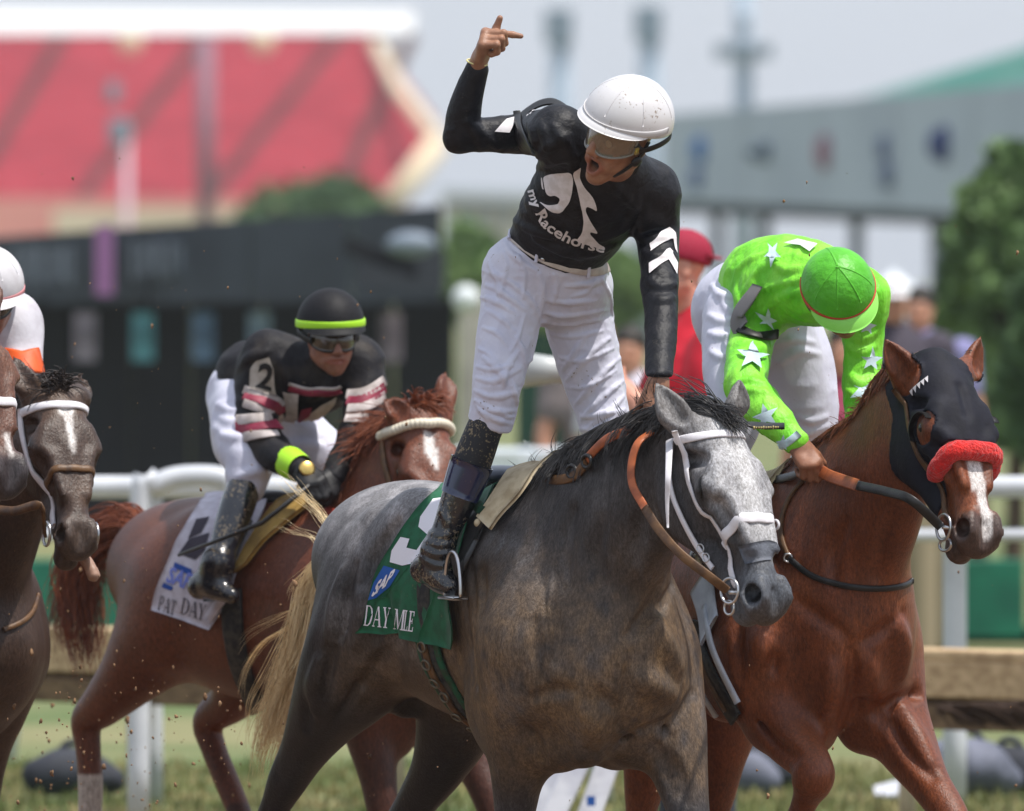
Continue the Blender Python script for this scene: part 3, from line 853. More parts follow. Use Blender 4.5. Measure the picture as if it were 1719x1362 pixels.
F1.chain([P1(905, 1225, -.24), P1(895, 1290, -.235), P1(884, 1350, -.22)], [0.006, 0.008, 0.006], k=.03, op='-')
F1.chain([P1(1112, 1215, .11), P1(1130, 1280, .10), P1(1146, 1350, .115)], [0.006, 0.009, 0.007], k=.03, op='-')
for i_ in range(7):
    F1.chain([P1(700+18*i_, 960, -.29), P1(704+19*i_, 1040, -.305), P1(716+18*i_, 1110+8*i_, -.295)], [0.003, 0.006, 0.003], k=.04, op='-')
for (a_, b_, c_) in (((1075, 900), (1100, 960), (1120, 1000)), ((1050, 940), (1085, 990), (1105, 1030)), ((985, 880), (1005, 960), (1040, 1020))):
    F1.chain([P1(*a_, -.17), P1(*b_, -.16), P1(*c_, -.13)], [0.004, 0.008, 0.004], k=.04, op='-')
folds(F1, [[(1065, 1075), (1056, 1148), (1038, 1216)], [(1005, 1160), (1018, 1178), (1033, 1190)], [(1080, 1226), (1118, 1215), (1143, 1197), (1162, 1165)], [(896, 1172), (930, 1160), (960, 1160)], [(877, 1215), (897, 1243), (910, 1275)],
           [(898, 1045), (904, 1100), (908, 1140)], [(1131, 980), (1113, 1018), (1070, 1062)], [(1108, 985), (1085, 1030), (1050, 1070)], [(1122, 1268), (1140, 1300), (1151, 1345)], [(1100, 1255), (1118, 1290), (1130, 1330)],
           [(925, 1010), (935, 1060), (930, 1110)]], r=.011, k=.030, op='-')
folds(F1, [[(985, 1195), (998, 1220), (1000, 1245)], [(1075, 1140), (1105, 1155), (1128, 1168)]  , [(1098, 1040), (1120, 1080), (1138, 1120)]], r=.018, k=.05)
folds(F1, [[(522, 1150), (516, 1190), (514, 1225)], [(607, 1150), (625, 1125), (645, 1095)], [(597, 950), (580, 1010), (570, 1070)], [(640, 985), (636, 1030), (632, 1075)], [(670, 880), (640, 920), (622, 960)], [(560, 1090), (548, 1130), (545, 1170)], [(690, 1090), (720, 1130), (760, 1165)]], r=.012, k=.032, op='-')
folds(F1, [[(577, 960), (562, 1015), (552, 1070)], [(535, 1110), (528, 1150), (528, 1190)], [(618, 960), (606, 1020), (598, 1080)]], r=.016, k=.04)
folds(F1, [[(1010, 880), (1000, 930), (1010, 980)], [(960, 860), (945, 920), (950, 980)], [(1080, 860), (1070, 900), (1060, 940)]], r=.010, k=.045, op='-')
ears1 = [(P1(1158, 728, -.035), W(1128, 690, -.86), W(1102, 645, -.84), np.array([.1, -.8, .3])),
         (P1(1212, 712, .135), W(1238, 680, -.72), W(1242, 638, -.70), np.array([.75, -.6, .2]))]
horse_head(F1, H1, mouth=.12, ears=ears1)

V, Q = F1.mesh(1)
def hero_coat(V):
    t, n, q = H1.loc(V); n1 = vnoise(V*9); n2 = .55*vnoise(V*np.array([34, 34, 8]))+.45*vnoise(V*np.array([70, 70, 22])+5); n3 = vnoise(V*40); n4 = vnoise(V*np.array([9, 9, 5])+9)
    d = (V-fr1.o)@fr1.h; z = V[:, 2]
    dark = np.array(S(62, 59, 60)); lite = np.array(S(120, 118, 120)); brown = np.array(S(134, 108, 78)); blk = np.array(S(38, 35, 36))
    c = dark+(lite-dark)*(sstep(.42, .78, n1*.6+n2*.4)*.55)[:, None]
    croup = sstep(1.30, 1.60, z)*sstep(.1, -.3, d); c = c+(lite*1.35-c)*(croup*.9*(.55+.9*n2))[:, None]  # top of the croup lightened in the colour for its sunlit sheen
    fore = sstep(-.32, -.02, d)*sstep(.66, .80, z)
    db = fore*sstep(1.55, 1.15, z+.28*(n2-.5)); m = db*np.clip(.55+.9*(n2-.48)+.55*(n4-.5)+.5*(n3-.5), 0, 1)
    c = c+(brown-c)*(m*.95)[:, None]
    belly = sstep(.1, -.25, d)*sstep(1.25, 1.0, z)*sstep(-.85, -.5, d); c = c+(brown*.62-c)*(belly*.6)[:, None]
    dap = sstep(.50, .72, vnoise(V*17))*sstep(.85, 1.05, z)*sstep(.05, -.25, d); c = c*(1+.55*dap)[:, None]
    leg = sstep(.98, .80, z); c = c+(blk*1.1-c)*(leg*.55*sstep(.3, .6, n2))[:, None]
    hind = sstep(-.55, -.75, d)*sstep(1.45, 1.2, z); c = c+(blk-c)*(hind*.80)[:, None]  # thighs darkened in the colour to deepen the shade below the croup
    c = c+(np.array([.030, .028, .027])-c)*(z < .115)[:, None]
    hm = sstep(-.06, .06, t)*sstep(-.26, -.10, n)*sstep(.68, .55, t)*(np.abs(q) < .2)
    face = np.array(S(178, 178, 182)); cheek = np.array(S(72, 70, 72)); muz = np.array(S(94, 98, 106))
    w = sstep(-.035, .065, n+.08*(n1-.5)+.05*(n3-.5))
    hc = cheek+(face-cheek)*w[:, None]; hc = hc*(.80+.36*n3)[:, None]
    blaze = sstep(.05, .015, np.abs(q))*sstep(.02, .06, n)*sstep(.48, .40, t); hc = hc+(np.array(S(214, 214, 216))-hc)*(blaze*.75)[:, None]
    mz = sstep(.43, .49, t); hc = hc+(muz*(.75+.4*n1)[:, None]-hc)*mz[:, None]
    dk = sstep(.575, .60, t)*.4; hc = hc*(1-dk)[:, None]
    hole = sstep(.031, .022, np.sqrt((t-.541)**2+(n+.011)**2+(np.abs(q)-.040)**2)); hc = hc+(np.array(S(16, 14, 15))-hc)*hole[:, None]  # nostril hollow painted near black for the shade inside it
    dsl = np.sqrt((np.clip(np.abs(t-.207)-.024, 0, 1))**2+(n-.003+.42*(t-.207))**2+(np.maximum(.085-np.abs(q), 0))**2)
    hc = hc*(1-.45*sstep(.034, .008, dsl))[:, None]; hc = hc+(np.array(S(20, 18, 19))-hc)*(sstep(.009, .004, dsl))[:, None]
    c = c+(hc-c)*hm[:, None]
    ear = sstep(.01, -.03, t)*sstep(-.03, .02, n)*(np.abs(q) < .16); c = c+(np.array(S(150, 148, 148))-c)*(ear*.6)[:, None]
    return np.clip(c*1.0, 0, 1)
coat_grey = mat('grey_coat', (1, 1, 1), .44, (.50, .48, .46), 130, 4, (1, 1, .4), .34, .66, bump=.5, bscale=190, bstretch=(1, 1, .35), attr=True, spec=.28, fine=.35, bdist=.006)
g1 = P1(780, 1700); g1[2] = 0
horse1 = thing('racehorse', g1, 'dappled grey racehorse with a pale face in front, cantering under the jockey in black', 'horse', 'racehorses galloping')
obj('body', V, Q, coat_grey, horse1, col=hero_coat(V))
lid_m = mat('dark_grey_eyelid', S(62, 60, 62), .5, S(46, 44, 46), 60, bump=.2, bscale=200); lash_m = mat('lash_black', (.004, .004, .004), .4)
for q_ in (-1, 1):
    MB().sphere(H1(.207, .004, .093*q_), (.027, .021, .017), np.array([H1.a, H1.n, H1.s]), 18, 12).build('eyelid', lid_m, horse1)
    th_ = np.linspace(-1, 1, 15); MB().tube([H1(.207+.024*x, .001-.010*x+.004*(1-x*x), (.093+.0168*math.sqrt(max(0, 1-.72*x*x)))*q_) for x in th_], .0032, 6).build('lash_line', lash_m, horse1)
# ------------------------------------------------------------------ jockey in black, standing in the stirrups
blk_silk = mat('black_lycra', (.0065, .007, .010), .52, (.012, .0125, .017), 30, 3, bump=.5, bscale=40, bdist=.010, spec=.28, specks=(240, .985, (.13, .11, .085), .6))
white_breech = mat('white_nylon', (.57, .57, .69), .45, (.63, .63, .74), 12, 3, bump=.32, bscale=22, bstretch=(1, 1, .6), bdist=.012, spec=.4, specks=(80, 1.01, (.20, .15, .11), .8), speck2=(150, 1.06, (.24, .19, .14), .7))
white_gloss = mat('white_helmet_shell', (.66, .65, .67), .28, (.60, .59, .60), 9, 3, spec=.5, specks=(85, .955, (.22, .16, .11), .85), speck2=(170, .98, (.26, .2, .14), .8), coat=.2)
white_print = mat('white_print', (.72, .69, .72), .55, (.60, .57, .58), 40, 3, specks=(200, 1.06, (.2, .16, .12), .7))
strap_black = mat('black_strap', (.010, .010, .011), .5)
skin_tan = mat('tan_skin', (1, 1, 1), .48, attr=True, col2=(.85, .8, .78), scale=60, bump=.25, bscale=260, bdist=.004, spec=.45, specks=(190, 1.10, (.10, .07, .05), .6))
lens_m = mat('goggle_lens', (.55, .50, .42), .08, trans=.75, spec=.6, specks=(70, .98, (.22, .17, .11), .8))
belt_m = mat('cream_belt', (.62, .57, .53), .55, (.5, .45, .42), 30)
gold_m = mat('gold_metal', (.75, .52, .16), .3, metal=1)
steel_m = mat('steel', (.55, .55, .56), .28, metal=1)
boot_m = mat('muddy_patent_leather', (.010, .011, .016), .20, spec=.6, specks=(110, .86, (.17, .135, .09), .85), bump=.3, bscale=45, coat=.4)
sock_m = mat('muddy_black_sock', (.012, .013, .017), .6, specks=(130, .88, (.22, .17, .10), .85))
navy_m = mat('navy_boot_band', (.010, .018, .065), .16, spec=.6, specks=(60, .93, (.17, .13, .075), .85), coat=.5)

gj = P1(900, 1700); gj[2] = 0
jockey1 = thing('person', P1(840, 990), 'jockey in black jersey and white helmet standing in the stirrups, shouting, one finger raised', 'person', 'jockeys riding the horses')
# --- jersey
shR, shL = P1(938, 226, -.165), P1(1092, 322, .165)
pel, wai, che, upp = P1(922, 462), P1(940, 408), P1(985, 330), P1(1012, 280)
lat = nrm(shL-shR); lat_p = nrm(P1(985, 478, .1)-P1(862, 450, -.1))
elR = W(776, 226, -.02); wrR = W(800, 117, -.10)
elL0 = P1(1092, 322, .165); hL = P1(1104, 662, .03)
dL0, dL1 = ((elL0-C0)@CF)-DIST, ((hL-C0)@CF)-DIST
elL = W(1107, 478, dL0*.5+dL1*.5+.03); wrL = W(1106, 638, dL1-.07)
allp = np.array([shR, shL, pel, wai, elR, wrR, elL, wrL])
FJ = Field(allp.min(0)-.22, allp.max(0)+.20, .0045)
FJ.chain([P1(932, 432), wai, che, upp, P1(1028, 270)], [.098, .104, .122, .105, .060], [.137, .146, .172, .155, .070], side=np.array([lat_p, lat_p, lat, lat, lat]), k=.03, n=6)
FJ.cone(P1(1014, 268, 0), shR, .056, .064, k=.05); FJ.cone(P1(1026, 284, 0), shL, .056, .066, k=.05)
FJ.chain([shR, W(895, 224, .02), W(840, 226, 0), elR], [.076, .060, .050, .045], k=.05, n=5)
FJ.chain([elR, W(778, 190, -.045), wrR], [.045, .046, .030], k=.02, n=5)
FJ.ball(W(765, 236, -.01), .026, k=.03)
FJ.chain([shL, W(1104, 395, dL0+.03), elL], [.080, .060, .048], k=.05, n=5)
FJ.chain([elL, W(1110, 545, dL1*.7+dL0*.3), wrL], [.048, .044, .034], k=.02, n=5)
FJ.cone(P1(1028, 272), P1(1046, 262), .056, .052, k=.02)        # stand-up collar
folds(FJ, [[(905, 262), (925, 245), (955, 228)], [(898, 285), (930, 268), (968, 262)], [(930, 215), (955, 250), (965, 290)], [(1070, 330), (1050, 380), (1010, 400)],
           [(1085, 345), (1078, 385), (1062, 410)], [(870, 330), (900, 345), (940, 350)], [(858, 365), (890, 385), (925, 396)], [(1020, 300), (1050, 330), (1070, 350)],
           [(905, 205), (915, 225), (918, 248)], [(890, 205), (897, 225), (899, 246)], [(1075, 398), (1095, 402), (1125, 398)], [(1082, 425), (1100, 432), (1128, 428)],
           [(940, 415), (985, 425), (1030, 412)], [(900, 400), (935, 418), (975, 432)], [(800, 215), (815, 230), (835, 246)], [(785, 205), (800, 225), (812, 248)],
           [(1090, 470), (1108, 482), (1130, 478)], [(1092, 498), (1108, 505), (1128, 500)]], r=.0065, k=.02)
gJ = FJ.g.copy(); hemc = P1(930, 440); FJ.cut(hemc, nrm(hemc-wai), k=.008)
FJ.cut(W(1108, 630, dL1), -Z3, k=.004)
V, Q = FJ.mesh(1); V = wrinkle(FJ, V, .0045, 16)
V = V+FJ.grad(V)*.004
jersey1 = obj('jersey', V, Q, blk_silk, jockey1)
# --- breeches
hpR, hpL = P1(872, 458, -.088), P1(970, 482, .088)
knR, knL = P1(834, 662, -.20), P1(1010, 700, .20)
FB = Field(np.array([hpR, hpL, knR, knL, wai]).min(0)-.2, np.array([hpR, hpL, knR, knL, wai]).max(0)+.2, .0036)
FB.chain([P1(935, 425), pel, P1(918, 500)], [.100, .112, .085], [.135, .148, .11], side=lat_p, k=.03, n=5)
FB.chain([hpR, P1(862, 500, -.11), P1(848, 570, -.15), P1(836, 640, -.19), P1(826, 690, -.205), P1(820, 722, -.21)], [.108, .094, .084, .073, .067, .066], k=.035, n=6)
FB.chain([hpL, P1(968, 520, .12), P1(984, 590, .155), P1(1003, 660, .19), P1(1015, 715, .205), P1(1010, 775, .225)], [.102, .102, .096, .084, .072, .055], k=.035, n=6)
folds(FB, [[(812, 455), (850, 470), (890, 505), (905, 540)], [(806, 475), (840, 490), (880, 520)], [(808, 500), (830, 505), (862, 525)], [(845, 405), (862, 430), (900, 455)], [(905, 545), (900, 580), (885, 610)],
           [(860, 560), (875, 585), (882, 615)], [(905, 500), (945, 508), (1000, 505)], [(912, 525), (950, 530), (1022, 520)], [(908, 540), (950, 545), (1010, 535)], [(1020, 455), (1000, 475), (950, 480)],
           [(1035, 560), (1000, 585), (950, 640)], [(1040, 600), (1010, 630), (965, 680)], [(1045, 640), (1020, 660), (975, 705)], [(1046, 665), (1025, 690), (985, 720)], [(1048, 688), (1030, 700), (990, 735)],
           [(800, 635), (830, 640), (872, 620)], [(796, 655), (830, 668), (872, 655)], [(798, 672), (830, 690), (864, 690)], [(805, 690), (835, 706), (858, 712)], [(858, 640), (868, 680), (858, 720)],
           [(812, 600), (835, 620), (850, 645)], [(955, 690), (985, 700), (1040, 690)], [(965, 720), (1000, 722), (1040, 712)], [(975, 745), (1000, 742), (1030, 735)], [(820, 440), (835, 470), (838, 500)],
           [(905, 460), (910, 490), (905, 530)], [(870, 590), (850, 620), (845, 650)], [(985, 560), (960, 600), (945, 620)]], r=.0068, k=.008)
folds(FB, [[(815, 520), (840, 535), (868, 560)], [(810, 550), (835, 560), (850, 580)], [(803, 585), (822, 596), (838, 615)], [(800, 615), (825, 622), (860, 612)], [(880, 530), (872, 560), (858, 590)], [(925, 560), (960, 566), (1010, 556)], [(940, 600), (975, 606), (1030, 585)], [(950, 650), (985, 650), (1035, 622)], [(1010, 470), (1025, 500), (1028, 540)], [(845, 420), (850, 450), (842, 490)], [(870, 430), (880, 460), (878, 500)], [(1000, 470), (985, 490), (960, 498)], [(930, 460), (935, 480), (928, 510)], [(840, 690), (850, 700), (862, 700)], [(800, 680), (815, 700), (820, 715)]], r=.0045, k=.007)
gB = FB.g.copy(); FB.cut(P1(933, 398), nrm(P1(940, 390)-pel), k=.006)
p0 = P1(822, 712, -.205); FB.cut(p0, nrm(P1(810, 742, -.22)-P1(836, 662, -.2)), k=.006)
V, Q = FB.mesh(1); V = wrinkle(FB, V, .005, 15); V = wrinkle(FB, V, .0025, 38)
breech1 = obj('breeches', V, Q, white_breech, jockey1)
# belt
FBf = FB
def belt_at(uv, w, th, nm, m, lift=.008): return strap(FBf, uv, w, th, nm, m, jockey1, lift=lift, n=40)
belt_at([(846, 376), (862, 398), (890, 420), (925, 438), (965, 450), (1000, 454), (1017, 450)], .030, .004, 'belt', belt_m)
for uv in ([(862, 386), (858, 406)], [(985, 446), (984, 464)], [(905, 418), (900, 440)]): belt_at(uv, .010, .006, 'belt_loop', white_breech, .012)
MB().sphere(FBf.cast(912, 434, .010)[0][0], .008, nu=10, nv=6).build('snap_button', steel_m, jockey1)
# --- body: head, neck, hands and the limbs under the clothes, one figure
A1 = Face(W(1043, 226, -.60), np.array([-.70, -.69, -.16]), np.array([.52, -.06, .86]), 1.03)
neck1 = P1(1030, 276)
FH = head_mesh(A1, mouth=1.25, neck=neck1, h=.0030)
Vh, Qh = FH.mesh(1)
dR = np.array([.22, -.55, .80])
FR = hand_mesh(W(802, 109, -.10), dR, np.array([.95, .05, -.25]), np.array([-.1, .72, .68]), [(80, 2, 3), (72, 88, 60), (72, 92, 60), (72, 92, 58)], thumb=(20, -4, -4), k=1.18, fore=W(793, 140, -.08))
FL = hand_mesh(wrL, nrm(W(1100, 700, dL1-.10)-wrL), np.array([-.2, .8, -.1]), np.array([-.8, -.3, 0]), [(60, 80, 50)]*4, thumb=(20, 25, 20), fore=W(1107, 622, dL1-.06))
core = [inner(FJ, gJ, .012), inner(FB, gB, .024)]
Vb, Qb = join([(Vh, Qh), FR.mesh(1), FL.mesh(1)]+core)
obj('body', Vb, Qb, skin_tan, jockey1, col=skin_cols(A1, Vb, S(150, 108, 84), 1.25))
for q in (-1, 1):
    MB().sphere(A1(.0765, .031*q, 0), .0135, nu=12, nv=8).build('eye', mat('eyeball', (.75, .72, .70), .15), jockey1)
teeth = MB(); 
for i in range(6): teeth.box(A1(.083-.0022*(i-2.5)**2*.4, .006*(i-2.5), -.067), (.004, .0055, .008), A1.ax, .001)
teeth.build('teeth', mat('teeth', (.7, .66, .58), .25), jockey1)
# --- helmet, goggles, straps
FM = helmet_field(A1, rx=.140, ry=.122, rz=.128, c=(-.012, 0, .045), rim=.032, h=.003)
V, Q = FM.mesh(1); helm1 = obj('helmet', V, Q, white_gloss, jockey1)
peak_on(FM, A1, white_gloss, helm1, rim=.032, pk=.022, droop=.30, c=(-.012, 0, .045), span=75)
def helm_arc(F, A, u0, lo, hi, n=40, r=.2):
    a = np.radians(np.linspace(lo, hi, n)); c = A(-.012, 0, u0)
    d = np.cos(a)[:, None]*A.f+np.sin(a)[:, None]*A.l
    p, hit = F.march(c+d*r, -d, 0, r*.9); return p[hit], F.grad(p[hit])
p, n = helm_arc(FM, A1, .062, -110, 110); Vv, Ff = ribbon(p+n*.001, n, .018, .002); obj('helmet_band', Vv, Ff, mat('grey_elastic', (.55, .54, .55), .6, specks=(90, 1.0, (.2, .15, .1), .7)), helm1)
for az in (10, 62, -50, 122, -122):          # seams of the silk cover
    a = math.radians(az); d0 = A1.f*math.cos(a)+A1.l*math.sin(a); th = np.radians(np.linspace(18, 80, 18)); c = A1(-.012, 0, .045)
    d = np.cos(th)[:, None]*d0+np.sin(th)[:, None]*A1.u; p, hit = FM.march(c+d*.22, -d, 0, .2); p = p[hit]; n = FM.grad(p)
    if len(p) > 4: Vv, Ff = ribbon(p, n, .004, .0012); obj('helmet_seam', Vv, Ff, white_gloss, helm1)
def goggles(A, parent, lens, frame, w=.084, z0=.046, z1=-.036, f0=.090, clear=True):
    az = np.linspace(-1, 1, 25); g = MB()
    top = [A(f0+.012-.050*a*a-.03*abs(a)**4, w*a, z0-.006*a*a) for a in az]
    bot = [A(f0+.018-.050*a*a-.03*abs(a)**4, w*.97*a, z1+.016*math.exp(-(a/.16)**2)+.018*a**6) for a in az]
    rows = [np.array(top)*(1-t)+np.array(bot)*t+A.f*(.006*math.sin(math.pi*t)) for t in np.linspace(0, 1, 7)]
    G = np.array(rows).transpose(1, 0, 2); N = np.cross(np.gradient(G, axis=1), np.gradient(G, axis=0)); N /= np.linalg.norm(N, axis=2, keepdims=True)
    if (N[12, 3]@A.f) < 0: N = -N
    V, F = slab(G, N, .0022); gl = obj('goggles', V, F, lens, parent)
    rim = np.array(top+bot[::-1]+[top[0]]); m = MB(); m.tube(rim, .0035, 6, caps=False); m.build('goggle_frame', frame, gl)
    return gl, top, bot
lens_mat = mat('clear_goggle_lens', (.66, .55, .42), .04, trans=.86, spec=.9, coat=1.0, specks=(75, 1.02, (.36, .29, .2), .8))
gl1, gt, gb = goggles(A1, jockey1, lens_mat, mat('clear_rim', (.25, .24, .22), .3))
for q, e in ((1, gt[-1]*.5+gb[-1]*.5), (-1, gt[0]*.5+gb[0]*.5)):
    path = [e, A1(.01, .098*q, .000), A1(-.05, .106*q, .012), A1(-.11, .085*q, .020), A1(-.140, .03*q, .024)]
    P_ = catmull(path, 6); N_ = np.array([nrm(x-A1(-.02, 0, .01)) for x in P_]); Vv, Ff = ribbon(P_, N_, .018, .0025); obj('goggle_strap', Vv, Ff, strap_black, jockey1)
bk = A1(.030, .094, -.001); MB().box(bk, (.014, .006, .020), A1.ax, .001).build('buckle', gold_m, jockey1)
# chin strap with its pad
for q in (1, -1):
    P_ = catmull([A1(-.01, .096*q, .022), A1(.005, .088*q, -.030), A1(.03, .066*q, -.078), A1(.052, .03*q, -.118), A1(.056, 0, -.128)], 6)
    N_ = np.array([nrm(x-A1(0, 0, -.03)) for x in P_]); Vv, Ff = ribbon(P_, N_, .013, .0025); obj('chin_strap', Vv, Ff, strap_black, jockey1)
MB().sphere(A1(.012, .088, -.040), (.022, .008, .016), A1.ax).build('chin_pad', strap_black, jockey1)
# --- print on the jersey
def zp(pts, s, x0, y0): return [(x0+x/s, y0+y/s) for x, y in pts]
emb = [zp([(668, 842), (722, 820), (797, 811), (806, 850), (800, 910), (786, 962), (745, 1007), (700, 1002), (640, 962), (690, 980), (732, 972), (746, 942), (722, 926), (697, 931), (682, 922), (674, 880)], 2.838, 680, 0),
       zp([(800, 815), (820, 798), (838, 790), (830, 830), (850, 880), (900, 940), (916, 1002), (890, 985), (864, 976), (860, 1002), (890, 1060), (920, 1106), (880, 1094), (882, 1112), (962, 1186), (890, 1164), (813, 1140), (845, 1100), (852, 1040), (836, 960), (822, 890)], 2.838, 680, 0),
       zp([(660, 845), (666, 850), (672, 905), (662, 895)], 2.838, 680, 0)]
decals(FJ, [chaikin(e_) for e_ in emb], 'emblem', white_print, jersey1, lift=.0095, step=7)
text_on(FJ, 'my', [(891, 321), (895, 335), (900, 350)], 13, 'lettering', white_print, jersey1, lift=.0095, step=5, bold=.022)
text_on(FJ, 'Racehorse', [(902, 356), (912, 376), (930, 391), (955, 405), (982, 414), (1012, 422)], 17, 'lettering', white_print, jersey1, lift=.0095, step=5, bold=.022)
chev = [zp([(425, 630), (480, 578), (533, 565), (492, 634)], 2.838, 680, 0), zp([(578, 550), (608, 535), (646, 537), (598, 582)], 2.838, 680, 0), zp([(538, 634), (556, 600), (572, 628)], 2.838, 680, 0)]
chev += [zp(p, 4.004, 1000, 360) for p in ([(372, 205), (485, 82), (527, 165), (490, 168), (374, 264)], [(485, 82), (522, 130), (532, 268), (518, 240), (508, 175)], [(368, 340), (490, 240), (508, 262), (480, 312), (368, 410)], [(490, 240), (534, 330), (530, 410), (480, 312)])]
decals(FJ, chev, 'sleeve_chevron', white_print, jersey1, lift=.0095, step=7)
# arm band with the number flap
strap(FJ, [(868, 194), (878, 215), (890, 235), (901, 255)], .022, .003, 'arm_band', strap_black, jockey1, lift=.012)
fl = []
for x, y in [(868, 196), (885, 182), (905, 170), (925, 166), (942, 172), (955, 182)]: fl.append(W(x, y, .02))
G = np.array([[p_+CF*.05*t-CU*.018*abs(t)**2+CU*(0 if t < .5 else 0) for t in (-1, -.5, 0, .5, 1)] for p_ in catmull(fl, 3)])
N = np.cross(np.gradient(G, axis=1), np.gradient(G, axis=0)); N /= np.linalg.norm(N, axis=2, keepdims=True)
V, F = slab(G, N, .003); obj('number_flap', V, F, strap_black, jockey1)
w_ax = nrm(W(793, 150, -.08)-wrR); b1 = nrm(np.cross(w_ax, CF)); b2 = np.cross(w_ax, b1)
MB().torus(W(801, 105, -.115), (.031, .024), .0022, np.array([b1, b2, w_ax]), 28, 6).build('bracelet', mat('yellow_band', (.75, .68, .30), .5), jockey1)
# --- right leg below the knee, left leg beyond the horse
def leg_low(K, An, heel, toe, parent, horse_side, vis=True):
    f = Field(np.array([K, An, heel, toe]).min(0)-.12, np.array([K, An, heel, toe]).max(0)+.12, .0045)
    sh = nrm(An-K)
    f.chain([K-sh*.04, K*.75+An*.25, K*.45+An*.55, K*.2+An*.8, An], [.049, .057, .053, .045, .044], k=.02, n=5)
    mid = heel*.5+toe*.5
    f.cone(An, heel, .043, .036, k=.03); f.chain([heel, mid+Z3*.012, toe], [.034, .037, .027], k=.03, n=4); f.cone(An, mid+Z3*.02, .040, .036, k=.04)
    return f
K, An, heel, toe = P1(816, 712, -.225), P1(738, 925, -.33), P1(712, 957, -.335), P1(757, 985, -.335)
FBo = leg_low(K, An, heel, toe, jockey1, -1)
folds(FBo, [[(712, 905), (735, 915), (765, 912)], [(708, 920), (735, 932), (770, 925)], [(715, 890), (740, 900), (765, 895)], [(705, 935), (735, 950), (762, 945)], [(735, 850), (750, 875), (752, 900)]], r=.006, k=.014)
V, Q = FBo.mesh(1); sh = nrm(An-K); cutp = W(778, 800, 0)
tt = ((V-K)@sh); L_ = np.linalg.norm(An-K); fm = tt[Q].mean(1)/L_ < .38
obj('boot', V, Q[~fm], boot_m, jockey1); obj('sock', V, Q[fm], sock_m, jockey1)
# clear navy band round the boot top
a0, a1 = K+sh*L_*.30, K+sh*L_*.57; ths = np.linspace(0, 2*math.pi, 33)[:-1]; bx = nrm(np.cross(sh, CF)); by = np.cross(sh, bx); R = []
for t in np.linspace(0, 1, 6):
    c = a0*(1-t)+a1*t; d = np.cos(ths)[:, None]*bx+np.sin(ths)[:, None]*by; p, hit = FBo.march(c+d*.12, -d, 0, .115); R.append(p+d*(.004+.004*(1-t)))
R = np.array(R); N = R-np.array([(a0*(1-t)+a1*t) for t in np.linspace(0, 1, 6)])[:, None]; N /= np.linalg.norm(N, axis=2, keepdims=True)
Vv = np.concatenate([R.reshape(-1, 3), (R-N*.003).reshape(-1, 3)]); gf = grid_faces(6, 32, True); ring = [(j, (j+1) % 32, 192+(j+1) % 32, 192+j) for j in range(32)]; ring2 = [(160+(j+1) % 32, 160+j, 352+j, 352+(j+1) % 32) for j in range(32)]
obj('boot_band', Vv, np.concatenate([gf, gf[:, ::-1]+192, ring, ring2]), navy_m, jockey1)
MB().tube(catmull([heel+np.array([0, 0, -.034]), (heel+toe)/2+np.array([0, 0, -.036]), toe+np.array([0, 0, -.026])], 6), .012, 8, side=nrm(np.cross(toe-heel, Z3)), flat=.45).build('boot_sole', mat('boot_sole', (.16, .14, .12), .6), jockey1)
K2, An2, he2, to2 = P1(1010, 770, .235), P1(940, 935, .335), P1(915, 968, .34), P1(965, 990, .34)
FBo2 = leg_low(K2, An2, he2, to2, jockey1, 1); V, Q = FBo2.mesh(1); obj('boot', V, Q, boot_m, jockey1)
# ------------------------------------------------------------------ tack of the grey: cloth, saddle, girth, bridle, reins; mane and tail are its own
green_cloth = mat('green_cotton', S(16, 92, 60), .75, S(12, 76, 48), 30, 3, bump=.15, bscale=220, specks=(60, 1.03, (.16, .13, .07), .6), sheen=.1)
green_trim = mat('green_webbing', S(22, 84, 56), .8, S(44, 62, 40), 40, 3, bump=.2, bscale=300)
black_web = mat('black_elastic', (.012, .012, .014), .7, (.05, .045, .035), 40, 3, bump=.2, bscale=250)
cream_pad = mat('cream_suede', S(196, 180, 150), .8, S(168, 150, 120), 18, 4, bump=.15, bscale=160, specks=(60, .98, (.10, .08, .055), .8))
tan_leather = mat('orange_tan_leather', S(170, 92, 52), .45, S(140, 74, 42), 25, 3, bump=.1, bscale=150)
brown_leather = mat('brown_leather', S(104, 74, 44), .5, S(76, 52, 32), 25, 3, bump=.15, bscale=150)
black_leather = mat('black_leather', (.012, .012, .013), .38, (.02, .019, .018), 30, bump=.1, bscale=160)
white_tack = mat('white_vinyl_strap', (.74, .72, .76), .4, (.66, .64, .67), 30, 3, specks=(150, 1.03, (.22, .18, .14), .7))
cloth_white = mat('white_cloth_print', (.78, .76, .82), .7)
blue_print = mat('blue_print', S(28, 84, 164), .7)
# saddle cloth
sc1 = thing('saddle_cloth', P1(700, 950, -.3), 'green racing cloth with a white numeral and lettering under the saddle of the grey horse', 'saddle cloth', 'saddle cloths')
rear = [(745, 815), (700, 858), (662, 915), (630, 975), (606, 1058)]; front = [(835, 812), (812, 865), (775, 940), (742, 1010), (722, 1078)]
V, Fq = drape(F1, fr1, rear, front, 22, 34, .010, .005, wrinkle=.006); obj('cloth', V, Fq, green_cloth, sc1); V0, F0 = V, Fq
flapR = [(708, 936), (668, 985), (630, 1025), (613, 1043), (600, 1060)]; flapF = [(790, 900), (765, 960), (740, 1005), (726, 1040), (720, 1078)]
V, Fq = drape(F1, fr1, flapR, flapF, 18, 22, .019, .004, both=False, wrinkle=.005); obj('cloth_flap', V, Fq, green_cloth, sc1); SK1 = Skin(*join([(V0, F0), (V, Fq)]))
num = [[(727, 838), (742, 836), (738, 870), (726, 905), (703, 885), (706, 868)], [(673, 902), (688, 905), (683, 920), (700, 924), (730, 880), (738, 890), (700, 945), (676, 950), (655, 944), (658, 925)]]
